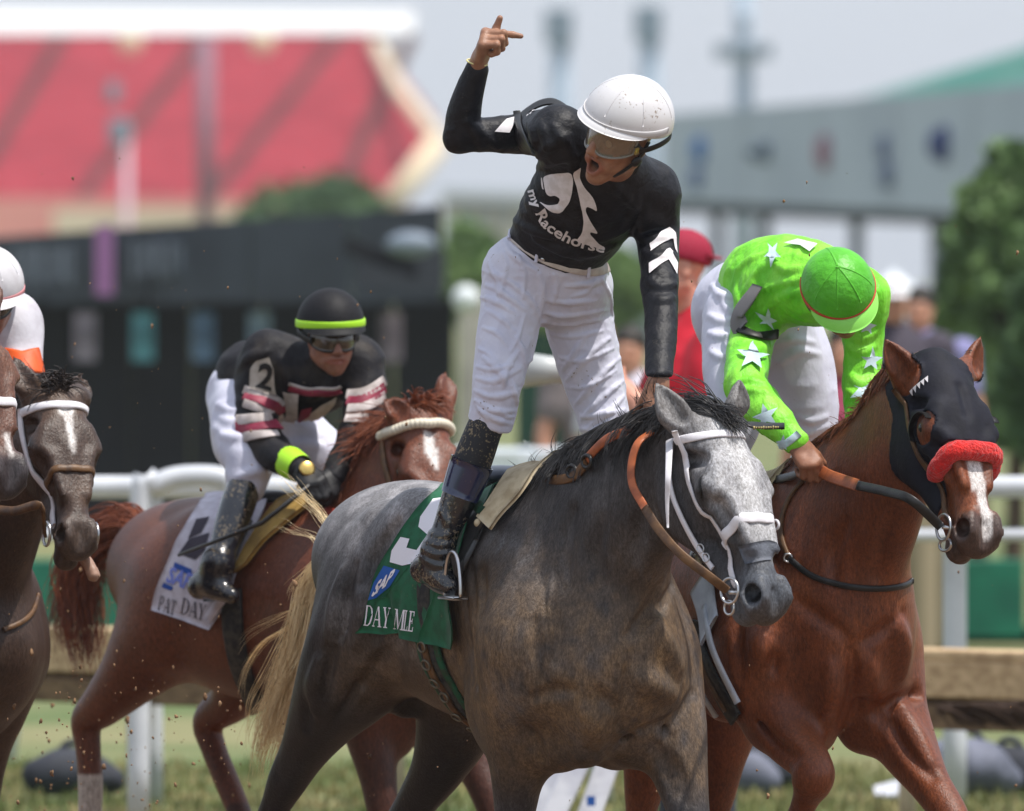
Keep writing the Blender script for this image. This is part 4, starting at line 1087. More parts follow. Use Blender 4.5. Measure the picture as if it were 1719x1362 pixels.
decals(SK1, num, 'numeral', cloth_white, sc1, lift=.002, step=6)
decal(SK1, [[(645, 950), (672, 958), (655, 985), (632, 1004), (618, 1008), (628, 978)]], 'logo_panel', blue_print, sc1, lift=.002, step=6)
text_quad(SK1, 'SAP', (624, 1002), (656, 978), (11, -24), 'logo_lettering', cloth_white, sc1, lift=.004, step=5, bold=.04)
def slab_letters(word, base, up, height, widths, gap):
    """serif capitals as thick and thin strokes"""
    G = {'D': [[(0, 0), (.14, 0), (.14, 1), (0, 1)], [(-.08, 0), (.4, 0), (.4, .05), (-.08, .05)], [(-.08, .95), (.4, .95), (.4, 1), (-.08, 1)], [(.38, 0), (.62, .12), (.76, .38), (.76, .62), (.62, .88), (.38, 1), (.38, .94), (.52, .82), (.60, .6), (.60, .4), (.52, .18), (.38, .06)]],
         'A': [[(.02, .04), (.08, .04), (.38, 1), (.32, 1)], [(.62, .04), (.80, .04), (.46, 1), (.32, 1)], [(.16, .32), (.58, .32), (.56, .38), (.18, .38)], [(-.06, 0), (.2, 0), (.2, .05), (-.06, .05)], [(.52, 0), (.9, 0), (.9, .05), (.52, .05)]],
         'Y': [[(.0, 1), (.18, 1), (.46, .45), (.34, .40)], [(.66, 1), (.72, 1), (.46, .42), (.40, .45)], [(.32, 0), (.48, 0), (.48, .48), (.32, .48)], [(-.08, .95), (.28, .95), (.28, 1), (-.08, 1)], [(.54, .95), (.82, .95), (.82, 1), (.54, 1)], [(.2, 0), (.6, 0), (.6, .05), (.2, .05)]],
         'M': [[(.08, 0), (.14, 0), (.14, 1), (.08, 1)], [(.06, 1), (.24, 1), (.52, .12), (.44, 0)], [(.80, 1), (.74, 1), (.44, 0), (.50, .05)], [(.76, 0), (.92, 0), (.92, 1), (.76, 1)], [(-.04, 0), (.26, 0), (.26, .05), (-.04, .05)], [(.66, 0), (1.0, 0), (1.0, .05), (.66, .05)], [(-.04, .95), (.14, .95), (.14, 1), (-.04, 1)], [(.9, .95), (1, .95), (1, 1), (.9, 1)]],
         'I': [[(.1, 0), (.26, 0), (.26, 1), (.1, 1)], [(0, 0), (.36, 0), (.36, .05), (0, .05)], [(0, .95), (.36, .95), (.36, 1), (0, 1)]],
         'L': [[(.1, 0), (.26, 0), (.26, 1), (.1, 1)], [(0, 0), (.6, 0), (.6, .06), (0, .06)], [(.56, 0), (.64, 0), (.64, .26), (.56, .2)], [(0, .95), (.36, .95), (.36, 1), (0, 1)]],
         'P': [[(0, 0), (.16, 0), (.16, 1), (0, 1)], [(.14, .94), (.5, .94), (.5, 1), (.14, 1)], [(.14, .46), (.5, .46), (.5, .52), (.14, .52)], [(.48, .46), (.62, .56), (.66, .73), (.62, .90), (.48, 1), (.48, .94), (.5, .73), (.48, .52)], [(-.08, 0), (.26, 0), (.26, .05), (-.08, .05)]],
         'T': [[(.32, 0), (.48, 0), (.48, 1), (.32, 1)], [(0, .94), (.8, .94), (.8, 1), (0, 1)], [(0, .74), (.07, .74), (.05, 1), (0, 1)], [(.73, .74), (.8, .74), (.8, 1), (.75, 1)], [(.2, 0), (.6, 0), (.6, .05), (.2, .05)]],
         'E': [[(.1, 0), (.26, 0), (.26, 1), (.1, 1)], [(0, 0), (.6, 0), (.6, .06), (0, .06)], [(0, .94), (.6, .94), (.6, 1), (0, 1)], [(.2, .48), (.46, .48), (.46, .54), (.2, .54)], [(.56, 0), (.64, 0), (.64, .26), (.56, .2)], [(.54, .76), (.62, .76), (.62, 1), (.54, 1)], [(.42, .38), (.48, .38), (.48, .64), (.42, .64)]]}
    out = []; x = 0
    base = np.asarray(base, float); L = base[1]-base[0]; tot = sum(widths)+gap*len(widths)
    for ch, w in zip(word, widths):
        if ch != ' ':
            for poly in G[ch]:
                out.append([tuple(base[0]+L*((x+px_*w/.8)/tot)+np.asarray(up)*py_*height) for px_, py_ in poly])
        x += w+gap
    return out
decal(SK1, slab_letters('DAY', [(612, 1050), (655, 1055)], (.12, -1), 34, [.9, .9, .85], .12), 'lettering', cloth_white, sc1, lift=.003, step=7)
decal(SK1, slab_letters('MILE', [(661, 1056), (695, 1061)], (.12, -1), 34, [.9, .28, .55, .7], -.06), 'lettering', cloth_white, sc1, lift=.003, step=7)
# saddle: small seat, cream pommel pad, flap and stirrup
sd1 = thing('saddle', P1(850, 815, 0), 'small racing saddle with a cream pommel pad on the grey horse', 'saddle', 'racing saddles')
m = MB(); m.sphere(P1(842, 818, -.03)+Z3*.035, (.13, .105, .030), np.array([fr1.h, fr1.l, Z3]), 20, 10); m.build('seat', mat('slate_saddle_leather', S(72, 80, 96), .3, S(58, 64, 78), 14), sd1)
V, Fq = drape(F1, fr1, [(862, 800), (840, 835), (822, 862), (812, 876)], [(908, 800), (882, 838), (850, 872), (832, 896)], 10, 14, .030, .012); obj('pommel_pad', V, Fq, cream_pad, sd1)
MB().sphere(F1.cast(812, 884, .022)[0][0], .013, nu=10, nv=8).build('pad_roll_end', cream_pad, sd1)
V, Fq = drape(F1, fr1, [(800, 858), (778, 900), (762, 945), (752, 985)], [(826, 872), (812, 905), (790, 945), (768, 985)], 8, 14, .022, .006, both=False); obj('saddle_flap', V, Fq, black_leather, sd1)
strap(F1, [(760, 845), (785, 838), (806, 852), (822, 868)], .035, .008, 'towel_edge', green_trim, sd1, lift=.026)
st = P1(760, 995, -.35); sx = nrm(np.array([.42, -.9, 0])); m = MB()
arc = [st+sx*x*.055+Z3*z for x, z in ((-1, -.012), (-.98, .03), (-.75, .085), (-.3, .115), (.3, .115), (.75, .085), (.98, .03), (1, -.012))]
m.tube(catmull(arc, 4), .006, 8); m.box(st-Z3*.016, (.11, .05, .010), np.array([sx, np.cross(Z3, sx), Z3]), .003); m.build('stirrup', steel_m, sd1)
LV, LF = ribbon(catmull([P1(800, 905, -.31), P1(785, 935, -.335), P1(768, 962, -.345), st+Z3*.11], 6), np.tile(-fr1.l, (19, 1)), .026, .003); obj('stirrup_leather', LV, LF, black_leather, sd1)
# girth and surcingle
gt1 = thing('girth', P1(780, 1150, -.3), 'green edged black girth with buckles round the grey horse', 'girth', 'girths')
gc_ = M1(856, 1015); gx_ = -fr1.h*.05
def girth_ring(lo, hi, off, w, th, lift, nm, m, n=60):
    a = np.radians(np.linspace(lo, hi, n)); d = np.cos(a)[:, None]*Z3-np.sin(a)[:, None]*fr1.l; c = np.tile(gc_+fr1.h*off, (n, 1)); p, hit = F1.march(c, d, .05, .55, outward=True); p = p[hit]; nn = F1.grad(p); nn = nrm_rows_(nn-(nn@fr1.h)[:, None]*fr1.h)
    for _ in range(5): p[1:-1] = (p[:-2]+2*p[1:-1]+p[2:])/4; nn[1:-1] = (nn[:-2]+nn[1:-1]+nn[2:])/3
    V, Fq = ribbon(p+nn*lift, nn, w, th); return obj(nm, V, Fq, m, gt1), p, nn
def nrm_rows_(a): return a/np.maximum(np.linalg.norm(a, axis=1, keepdims=True), 1e-9)
girth_ring(60, 270, 0, .130, .007, .010, 'girth_band', green_trim); girth_ring(62, 262, 0, .088, .009, .013, 'elastic', black_web)
_o, gp_, gn_ = girth_ring(108, 178, .006, .030, .006, .024, 'buckle_strap', brown_leather)
for k_ in np.linspace(4, len(gp_)-6, 7).astype(int):
    t_ = nrm(gp_[k_+1]-gp_[k_-1]); MB().torus(gp_[k_]+gn_[k_]*.034, (.022, .015), .0032, np.array([np.cross(gn_[k_], t_), t_, gn_[k_]]), 16, 6).build('buckle', mat('dull_brass', (.16, .14, .10), .5, metal=.6), gt1)
q = [P1(725, 1075, -.33), P1(752, 1020, -.345), P1(768, 985, -.35)]
V, Fq = drape(F1, fr1, [(775, 900), (752, 985), (728, 1040), (716, 1075)], [(800, 880), (772, 985), (775, 1050), (772, 1085)], 5, 14, .030, .004, both=False, wrinkle=.010); obj('surcingle_tail', V, Fq, green_cloth, gt1)
# bridle
br1 = thing('bridle', H1(0, .05), 'white bridle with noseband and ring bit on the grey horse', 'bridle', 'bridles')
def hp(t, n, q): return H1(t, n, q)
def head_ring(t, tilt, w, th, nm, m, par, lo=-200, hi=20, lift=.004, F=F1, H=H1, c_n=-.03, n=46, field_in=True):
    """strap round the head at distance t from the poll; angles from the face midline"""
    a = np.radians(np.linspace(lo, hi, n)); c = H(t, c_n, 0); ax = nrm(H.a+H.n*tilt)
    e1 = nrm(H.n-ax*(H.n@ax)); e2 = np.cross(ax, e1); e2 = e2 if e2@H.s > 0 else -e2
    d = np.cos(a)[:, None]*e1+np.sin(a)[:, None]*e2; p, hit = F.march(np.tile(c, (n, 1)), d, .0, .22, outward=True)
    p = p[hit]; nn = F.grad(p); 
    for _ in range(3): p[1:-1] = (p[:-2]+2*p[1:-1]+p[2:])/4; nn[1:-1] = (nn[:-2]+nn[1:-1]+nn[2:])/3
    V, Fq = ribbon(p+nn*lift, nn, w, th); return obj(nm, V, Fq, m, par)
def bridle(F, H, par, m_brow, m_cheek, m_nose, t_nose=.36, brow_w=.024, nose_w=.034, nose_th=.004, brow_tilt=.35, brow_t=.035, extra=True, nose=True):
    head_ring(brow_t, -brow_tilt, brow_w, .0035, 'browband', m_brow, par, -88, 88, F=F, H=H)
    if nose: head_ring(t_nose, .25, nose_w, nose_th, 'noseband', m_nose, par, -120, 120, F=F, H=H)
    for q in (-1, 1):
        pts = []
        for t, n, s_ in ((.02, .00, .12), (.09, -.03, .12), (.20, -.06, .12), (.33, -.065, .10), (.44, -.060, .08), (.485, -.062, .075)):
            pts.append(H(t, n, s_*q))
        P_ = project(F, catmull(pts, 6), .004, 6); V, Fq = ribbon(P_, F.grad(P_), .018, .003); obj('cheekpiece', V, Fq, m_cheek, par)
        c = H(.50, -.064, .072*q); r_ = MB(); r_.torus(c, .036, .0045, np.array([nrm(H.a), nrm(H.n), H.s]), 26, 8); r_.build('bit_ring', steel_m, par)
    MB().tube([H(.505, -.064, -.075), H(.51, -.06, 0), H(.505, -.064, .075)], .006, 8).build('bit', steel_m, par)
bridle(F1, H1, br1, white_tack, white_tack, white_tack, t_nose=.355, nose_w=.030, nose_th=.004)
strap(F1, [(1134, 742), (1128, 790), (1133, 830), (1148, 868), (1172, 915), (1200, 955)], .016, .004, 'cheek_strap', white_tack, br1, lift=.012)
P_ = catmull([F1.cast(1130, 738, .012)[0][0], W(1122, 790, -.96), W(1120, 840, -.97), W(1121, 886, -.97)], 6); wv = np.linspace(.024, .006, len(P_))
V, Fq = ribbon(P_, np.tile(nrm(np.array([-.3, -1, .1])), (len(P_), 1)), wv, .002); obj('strap_end', V, Fq, white_tack, br1)
MB().torus(hp(.535, -.095, -.062), .020, .004, np.array([H1.a, H1.n, H1.s]), 20, 8).build('bit_ring', steel_m, br1)
MB().torus(hp(.335, .02, .088), .013, .004, np.array([H1.a, H1.n, H1.s]), 18, 8).build('white_ring', white_tack, br1)
for (x_, y_) in ((1190, 938), (1180, 922)):
    p_, n_, h_ = F1.cast(x_, y_, .016)
    if h_[0]: tq = nrm(np.cross(n_[0], np.cross(nrm(np.array([.45, 0, -.9])), n_[0]))); MB().torus(p_[0], (.013, .011), .0022, np.array([tq, np.cross(n_[0], tq), n_[0]]), 14, 6).build('buckle', steel_m, br1)
tape = mat('grey_nose_tape', S(92, 96, 106), .65, S(78, 82, 90), 60, 3, bump=.3, bscale=120)
tp_ = resample(catmull([(1240, 918), (1262, 912), (1290, 908), (1308, 914)], 6), 14); bt_ = resample(catmull([(1252, 948), (1278, 942), (1300, 940), (1318, 938)], 6), 14)
gp = np.array([tp_*(1-t)+bt_*t for t in np.linspace(0, 1, 6)]).reshape(-1, 2); p, n, hh = F1.cast(gp[:, 0], gp[:, 1], .004)
V, Fq = slab(p.reshape(6, 14, 3), n.reshape(6, 14, 3), .003); obj('nose_tape', V, Fq, tape, br1)
# reins
rn1 = thing('reins', P1(1080, 900, -.15), 'orange tan leather reins from the bit to the neck of the grey horse', 'reins', 'reins')
def rein(pts, w, th, m, nm='rein', par=rn1, nrm_=None, n=8):
    P_ = catmull(pts, n); N_ = np.tile(nrm(np.array([-.5, -.8, .25])) if nrm_ is None else nrm_, (len(P_), 1)); V, Fq = ribbon(P_, N_, w, th); return obj(nm, V, Fq, m, par)
bit0 = hp(.50, -.064, -.080)
rein([P1(1100, 722, -.06), P1(1072, 742, -.13), P1(1060, 778, -.155), P1(1062, 815, -.165), P1(1082, 852, -.165)], .024, .0035, tan_leather)
rein([P1(1082, 852, -.165), P1(1105, 888, -.165), P1(1140, 928, -.15), bit0*.5+P1(1165, 948, -.14)*.5, bit0], .026, .004, brown_leather)
rein([P1(1085, 712, -.06), P1(1050, 724, -.10), P1(1018, 738, -.12), P1(990, 765, -.125), P1(978, 785, -.13)], .028, .004, tan_leather)
rein([P1(985, 775, -.13), P1(965, 798, -.135), P1(935, 806, -.13), P1(912, 800, -.12)], .030, .005, brown_leather)
for x, y in ((960, 792), (985, 775)): MB().torus(P1(x, y, -.135), (.026, .018), .006, np.array([fr1.h, Z3, fr1.l]), 18, 8).build('rein_loop', black_leather, rn1)
# whip held by the jockey, popper beyond the ears
wp = thing('whip', W(1108, 660, -.42), 'black riding whip with a flat popper beside the ear of the grey horse', 'whip')
MB().tube([W(1100, 652, -.40), W(1160, 685, -.45), W(1255, 712, -.50)], [.007, .006, .005], 8).build('shaft', black_leather, wp)
V, Fq = ribbon(np.array([W(1250, 711, -.50), W(1262, 713, -.50), W(1285, 715, -.50), W(1317, 715, -.50)]), np.tile(nrm(np.array([0, -.35, .9])), (4, 1)), [.020, .042, .044, .040], .004); obj('popper', V, Fq, black_leather, wp)
m = MB()
for i in range(11): m.box(W(1266+i*4.0, 718.5-.1*i, -.525), (.004 if i % 3 else .006, .0015, .006+.004*(i % 4 == 0)), None)
m.build('gold_lettering', mat('gold_print', (.45, .36, .14), .5), wp)
# mane, forelock, tail
mane_m = mat('black_mane_hair', (.012, .011, .012), .36, (.030, .027, .027), 60, 2, (1, 1, .2), spec=.5)
blond_m = mat('blond_tail_hair', S(255, 234, 190), .5, S(222, 192, 146), 50, 2, (1, 1, .12), spec=.3)
R_ = random.Random(3)
def crest(t):
    q = catmull([(1150, 692), (1120, 690), (1085, 700), (1045, 722), (1005, 748), (960, 780), (915, 800), (890, 806)], 8); i = t*(len(q)-1); a = int(min(i, len(q)-2)); f = i-a; return q[a]*(1-f)+q[a+1]*f
st_ = []
def lay(F, pts, off):
    dist = F.sample(pts); return pts+F.grad(pts)*np.maximum(off-dist, 0)[:, None]*(dist < .05)[:, None]
def clump(F, b, dd, ln, g, jit, curl, n, r, off, k=9, spread=.012):
    """a lock of hair: strands that start apart and run together at the tip"""
    dd = nrm(dd); P = [b]; cv = np.array([R_.uniform(-1, 1) for _ in range(3)])*curl
    for q in range(k): dd = nrm(dd+Z3*g+cv+np.array([R_.uniform(-1, 1) for _ in range(3)])*jit); P.append(P[-1]+dd*ln/k)
    P = np.array(P); t = np.linspace(0, 1, k+1)[:, None]; out = []
    for s in range(n):
        o = np.array([R_.gauss(0, 1) for _ in range(3)])*spread; w = np.array([R_.gauss(0, 1) for _ in range(3)])*.004; m = k+1-R_.randint(0, 3)
        Q = P+o*(1-.65*t)+w*np.sin(t*R_.uniform(4, 9)+R_.uniform(0, 6)); Q = Q[:m]; out.append((lay(F, Q, off+R_.uniform(0, .008)), np.linspace(r, r*.3, m)*R_.uniform(.6, 1.25)))
    return out
for i in range(330):
    t = R_.random()**.85; u, v = crest(t); b = P1(u, v+R_.uniform(0, 18), R_.uniform(-.03, .03)); fly = R_.random() < .16
    if fly: st_ += clump(F1, b, np.array([-.8+R_.uniform(-.3, .4), .3+R_.uniform(-.3, .3), .35+R_.uniform(-.2, .35)]), R_.uniform(.08, .21)*(1-.3*t), R_.uniform(-.12, .0), .10, .22, R_.randint(4, 9), .0017, .004, spread=.010)
    else: st_ += clump(F1, b, -fr1.l*.6-fr1.h*R_.uniform(.3, .85)+Z3*R_.uniform(-.1, .28), R_.uniform(.11, .23)*(1-.3*t), -.20, .08, .10, R_.randint(9, 16), .0021, R_.uniform(.003, .012), spread=.013)
V, Fq = hair(st_); obj('mane', V, Fq, mane_m, horse1)
st_ = []
for i in range(260):
    b = H1(R_.uniform(-.03, .03), R_.uniform(.05, .07), R_.uniform(-.025, .025)); br = R_.random()
    d = nrm(H1.a*R_.uniform(.1, .5)+H1.n*.6+H1.s*R_.uniform(-.2, .3)) if br < .45 else nrm(np.array([-.6+R_.uniform(-.4, .3), .4, .55+R_.uniform(-.3, .3)])); ln = R_.uniform(.06, .10) if br < .45 else R_.uniform(.08, .2)
    pts = [b]; dd = d
    for k in range(6): dd = nrm(dd-Z3*.16+np.array([R_.uniform(-1, 1) for _ in range(3)])*.16); pts.append(pts[-1]+dd*ln/6)
    pts = np.array(pts); dist = F1.sample(pts); pts = pts+F1.grad(pts)*np.maximum(.005-dist, 0)[:, None]*(dist < .05)[:, None]
    st_.append((pts, np.linspace(.0022, .0006, 7)))
V, Fq = hair(st_); obj('forelock', V, Fq, mane_m, horse1)
def tail(fr, spine, n, mtl, parent, spread, wisps=(), r0=.0017, dl=0.0, ramp=None):
    st_ = []; P = [fr.P(u, v, l) for u, v, l in spine]; q = catmull(P, 6); m_ = len(q)
    for i in range(n//9):
        a0 = np.array([R_.gauss(0, 1) for _ in range(3)])*spread; e = R_.uniform(.55, 1.0); k = max(6, int(m_*e)); w_ = np.array([R_.uniform(-1, 1) for _ in range(3)]); ph = R_.uniform(0, 6); t = np.linspace(0, 1, m_)[:k, None]
        base = q[:k]+a0*(t**.6*np.where(t > .75, 1.0-.5*(t-.75)/.25, 1.0))+w_*.012*np.sin(t*8+ph)
        for s in range(9):
            o = np.array([R_.gauss(0, 1) for _ in range(3)])*spread*.42; m2 = k-R_.randint(0, max(1, k//5)); T = t[:m2]
            st_.append((base[:m2]+o*np.sin(np.clip(T/max(T[-1, 0], .01), 0, 1)*2.6+.25)*.9+np.array([R_.gauss(0, 1) for _ in range(3)])*.003*np.sin(T*20+ph), np.linspace(1, .2, m2)*r0*R_.uniform(.5, 1.2)))
    for uvl, cnt, sp in wisps:
        q2 = catmull([fr.P(u, v, l) for u, v, l in uvl], 8)
        for i in range(cnt):
            a = np.array([R_.gauss(0, 1) for _ in range(3)])*sp; k = len(q2)-R_.randint(0, len(q2)//3); t = np.linspace(0, 1, len(q2))[:k, None]
            st_.append((q2[:k]+a*t**.7+.004*np.sin(t*12+R_.random()*6), np.linspace(1, .15, k)*r0*.55))
    V, Fq = hair(st_); return obj('tail', V, Fq, mtl, parent)
tail(fr1, [(572, 930, 0), (548, 955, -.01), (526, 1000, -.02), (512, 1070, -.03), (492, 1130, -.04), (470, 1190, -.05), (450, 1250, -.06), (435, 1320, -.06)], 2200, blond_m, horse1, .034,
     wisps=[([(545, 950, 0), (555, 900, 0), (530, 855, 0), (490, 815, 0), (462, 795, 0)], 22, .010), ([(545, 945, 0), (530, 905, 0), (490, 890, 0), (455, 880, 0)], 9, .012), ([(515, 1020, 0), (480, 1055, 0), (440, 1080, 0), (410, 1125, 0), (400, 1175, 0)], 26, .008),
             ([(515, 1000, 0), (500, 1020, 0), (470, 1035, 0), (420, 1060, 0), (395, 1090, 0)], 10, .010), ([(540, 930, 0), (520, 960, 0), (500, 985, 0), (495, 1010, 0)], 60, .016), ([(505, 1090, 0), (470, 1150, 0), (430, 1200, 0), (412, 1260, 0)], 14, .018)])
# ------------------------------------------------------------------ chestnut racehorse in a dark hood, with the jockey in green
def fitL(fr): return lambda x, z, l=0.0: fr.o+fr.h*x+Z3*z+fr.l*l
def muscles(F, fr, wither, dx=0.0, dz=0.0, s=1.0):
    o = fr.P(*wither); L = lambda u, v, l: o+fr.h*((u-900)/285*s+dx)+Z3*((800-v)/570*s+dz)+fr.l*l
    for q in (-1, 1):
        F.chain([L(915, 900, .10*q), L(930, 975, .17*q), L(985, 1060, .20*q), L(1000, 1130, .19*q)], [.10, .15, .14, .11], [.06, .09, .09, .08], side=fr.l, k=.12)
        F.chain([L(985, 1120, .20*q), L(925, 1180, .19*q)], [.10, .10], [.07, .08], side=fr.l, k=.10)
        F.chain([L(1052, 1020, .045*q), L(1050, 1100, .080*q), L(1040, 1180, .088*q), L(1022, 1245, .080*q)], [.05, .085, .095, .075], [.05, .075, .08, .065], side=fr.l, k=.06)
        F.chain([L(784, 900, .17*q), L(756, 960, .19*q), L(741, 1060, .215*q)], [.13, .14, .10], [.09, .09, .07], side=fr.l, k=.08)
    F.cone(L(1068, 1010, 0), L(1058, 1215, 0), .012, .012, k=.05, op='-')
    return L
def coat_cols(V, H, base, dark, lite, blaze=None, muzzle=S(74, 64, 60), zleg=.9, seed=0, nostril=True, eyed=.8):
    t, n, q = H.loc(V); n1 = vnoise(V*7+seed); n2 = vnoise(V*np.array([20, 20, 9])+seed); z = V[:, 2]
    base, dark, lite = map(np.asarray, (base, dark, lite))
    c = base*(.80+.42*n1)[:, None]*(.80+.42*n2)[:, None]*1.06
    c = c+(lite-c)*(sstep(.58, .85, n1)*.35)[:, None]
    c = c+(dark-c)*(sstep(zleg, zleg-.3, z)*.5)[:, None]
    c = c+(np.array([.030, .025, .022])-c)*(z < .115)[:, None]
    hd = (t > -.08)&(t < .70)&(np.abs(q) < .16)&(n > -.26)&(n < .2)
    mz = hd*sstep(.47, .54, t); c = c+(np.asarray(muzzle)-c)*(mz*.9)[:, None]
    if nostril:
        hole = hd*sstep(.028, .014, np.sqrt((t-.556)**2+(n+.004)**2+(np.abs(q)-.050)**2)); c = c+(np.array([.008, .006, .006])-c)*hole[:, None]  # nostril cavity darkened in the vertex colour, as its shade
    ey = hd*sstep(.040, .022, np.sqrt((t-.205)**2+(n-.004)**2+(np.abs(q)-.098)**2)); c = c+(dark*.45-c)*(ey*eyed)[:, None]
    if blaze is not None:
        for (t0, t1, q0, w0, w1) in blaze:
            f = np.clip((t-t0)/(t1-t0), 0, 1); w = w0+(w1-w0)*f+.006*(n2-.5)
            b = hd*(n > -.02)*sstep(t0-.01, t0+.01, t)*sstep(t1+.01, t1-.01, t)*sstep(w+.004, w-.004, np.abs(q-q0)); c = c+(np.array(S(226, 222, 220))-c)*(b*.95)[:, None]
    return np.clip(c, 0, 1)
def glossy_coat(name, rough=.42): return mat(name, (1, 1, 1), rough, (.55, .52, .50), 120, 4, (1, 1, .35), .34, .66, bump=.45, bscale=170, bstretch=(1, 1, .35), attr=True, spec=.36, fine=.3, bdist=.006, specks=(90, 1.075, S(150, 112, 80), .6))
fr2 = Frame(1292, 826, .75, 60); P2 = fr2.P; M2 = fr2.M
T2 = [(1424, 1040, .20, .18), (1398, 1045, .27, .235), (1352, 1020, .325, .26), (1295, 1010, .335, .265), (1225, 1010, .325, .29), (1150, 1000, .31, .30), (1080, 970, .27, .28), (1036, 952, .21, .235), (1016, 968, .16, .17)]
N2 = [(1370, 945, .30, .20, 0), (1432, 868, .265, .150, 0), (1484, 790, .20, .112, 0), (1520, 690, .145, .090, .01), (1546, 650, .10, .078, .02)]
poll2 = P2(1574, 628, .02); nose2 = poll2+np.array([72/557, -.30, -272/557]); H2 = HeadFrame(poll2, nose2, 60, k=1.10)
L2 = [[(1290, 1090, -.17, .17), (1290, 1165, -.185, .125), (1322, 1232, -.185, .088), (1362, 1284, -.185, .062), (1365, 1308, -.185, .062), (1352, 1344, -.18, .040), (1322, 1420, -.18, .034), (1310, 1480, -.18, .043), (1290, 1510, -.18, .034), (1272, 1520, -.18, .052), (1264, 1522, -.18, .056)],
      [(1455, 1110, .16, .15), (1490, 1190, .175, .118), (1524, 1255, .18, .090), (1558, 1312, .18, .064), (1585, 1352, .18, .056), (1600, 1380, .18, .052), (1625, 1450, .18, .038), (1655, 1530, .18, .034), (1676, 1590, .18, .042), (1700, 1630, .18, .034), (1716, 1660, .18, .054), (1720, 1674, .18, .060)],
      [(1075, 985, -.12, .21), (1060, 1060, -.15, .20), (1085, 1140, -.18, .16), (1092, 1210, -.19, .11), (1086, 1275, -.19, .075), (1080, 1330, -.19, .058), (1076, 1370, -.19, .046), (1072, 1450, -.19, .040), (1070, 1530, -.19, .045), (1078, 1580, -.19, .036), (1084, 1610, -.19, .055), (1086, 1628, -.19, .06)],
      [(1170, 1080, .12, .18), (1205, 1150, .15, .145), (1216, 1215, .16, .105), (1212, 1275, .16, .072), (1204, 1330, .16, .058), (1198, 1370, .16, .046), (1190, 1450, .16, .040), (1188, 1530, .16, .045), (1196, 1580, .16, .036), (1202, 1610, .16, .055), (1204, 1628, .16, .06)]]
F2, tp2, np2, lp2 = horse_field(fr2, T2, N2, H2, L2, .0085, nside=[0, 0, .2, .6, 1])
for pts, lg in zip(lp2, L2): limb(F2, pts, lg, .06)
muscles(F2, fr2, (1292, 826), dx=-.02, dz=.05, s=.96)
F2.cone(P2(1308, 1150, -.19), P2(1288, 1225, -.21), .050, .05, k=.05)                    # elbow
F2.chain([P2(1338, 1200, -.15), P2(1352, 1240, -.16), P2(1358, 1270, -.17)], [.012, .014, .01], k=.04, op='-')
F2.chain([P2(1270, 1190, -.26), P2(1300, 1245, -.25), P2(1338, 1275, -.24)], [.006, .008, .006], k=.04, op='-')
F2.chain([P2(1500, 1180, .10), P2(1530, 1240, .12), P2(1560, 1290, .13)], [.012, .016, .012], k=.04, op='-')
F2.chain([P2(1462, 1200, .08), P2(1500, 1180, .16), P2(1540, 1160, .22)], [.005, .007, .005], k=.04, op='-')
F2.chain([P2(1485, 1010, -.11), P2(1500, 920, -.10), P2(1520, 840, -.095)], [.016, .018, .016], k=.05, op='-')
F2.ball(P2(1362, 1302, -.20), .040, k=.04)
folds(F2, [[(1420, 1075), (1432, 1116), (1427, 1165), (1413, 1212)], [(1468, 1202), (1510, 1176), (1540, 1168)], [(1496, 1212), (1531, 1264), (1568, 1306)], [(1294, 1090), (1300, 1130)],
           [(1340, 1010), (1380, 1040), (1415, 1062)], [(1515, 1030), (1480, 1060), (1445, 1078)], [(1455, 1160), (1470, 1190), (1480, 1215)], [(1240, 1010), (1238, 1070), (1245, 1140)], [(1420, 880), (1400, 930), (1400, 980)], [(1500, 860), (1480, 920), (1470, 970)]], r=.012, k=.03, op='-')
folds(F2, [[(1395, 1120), (1398, 1160), (1390, 1190)], [(1455, 1110), (1462, 1145), (1455, 1175)], [(1512, 1190), (1540, 1240), (1560, 1280)], [(1278, 1060), (1275, 1110)], [(1500, 1040), (1515, 1080), (1515, 1130)]], r=.020, k=.045)
ears2 = [(M2(1556, 640, -.075), W(1512, 612, -.10), W(1486, 570, -.10), np.array([-.35, -.85, .2])), (H2(-.005, .02, .075), W(1632, 616, .05), W(1648, 566, .08), np.array([.8, -.55, .1]))]
horse_head(F2, H2, mouth=.55, ears=ears2)
V, Q = F2.mesh(1)
chest_coat = glossy_coat('chestnut_coat')
g2 = P2(1230, 1660); g2[2] = 0
horse2 = thing('racehorse', g2, 'bright chestnut racehorse wearing a dark hood and red noseband, behind the grey', 'horse', 'racehorses galloping')
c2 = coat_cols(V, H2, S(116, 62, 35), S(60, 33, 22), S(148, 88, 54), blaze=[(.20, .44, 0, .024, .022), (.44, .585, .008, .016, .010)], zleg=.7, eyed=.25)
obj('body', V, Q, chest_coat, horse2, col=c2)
eyeballs(H2, mat_eye, horse2)
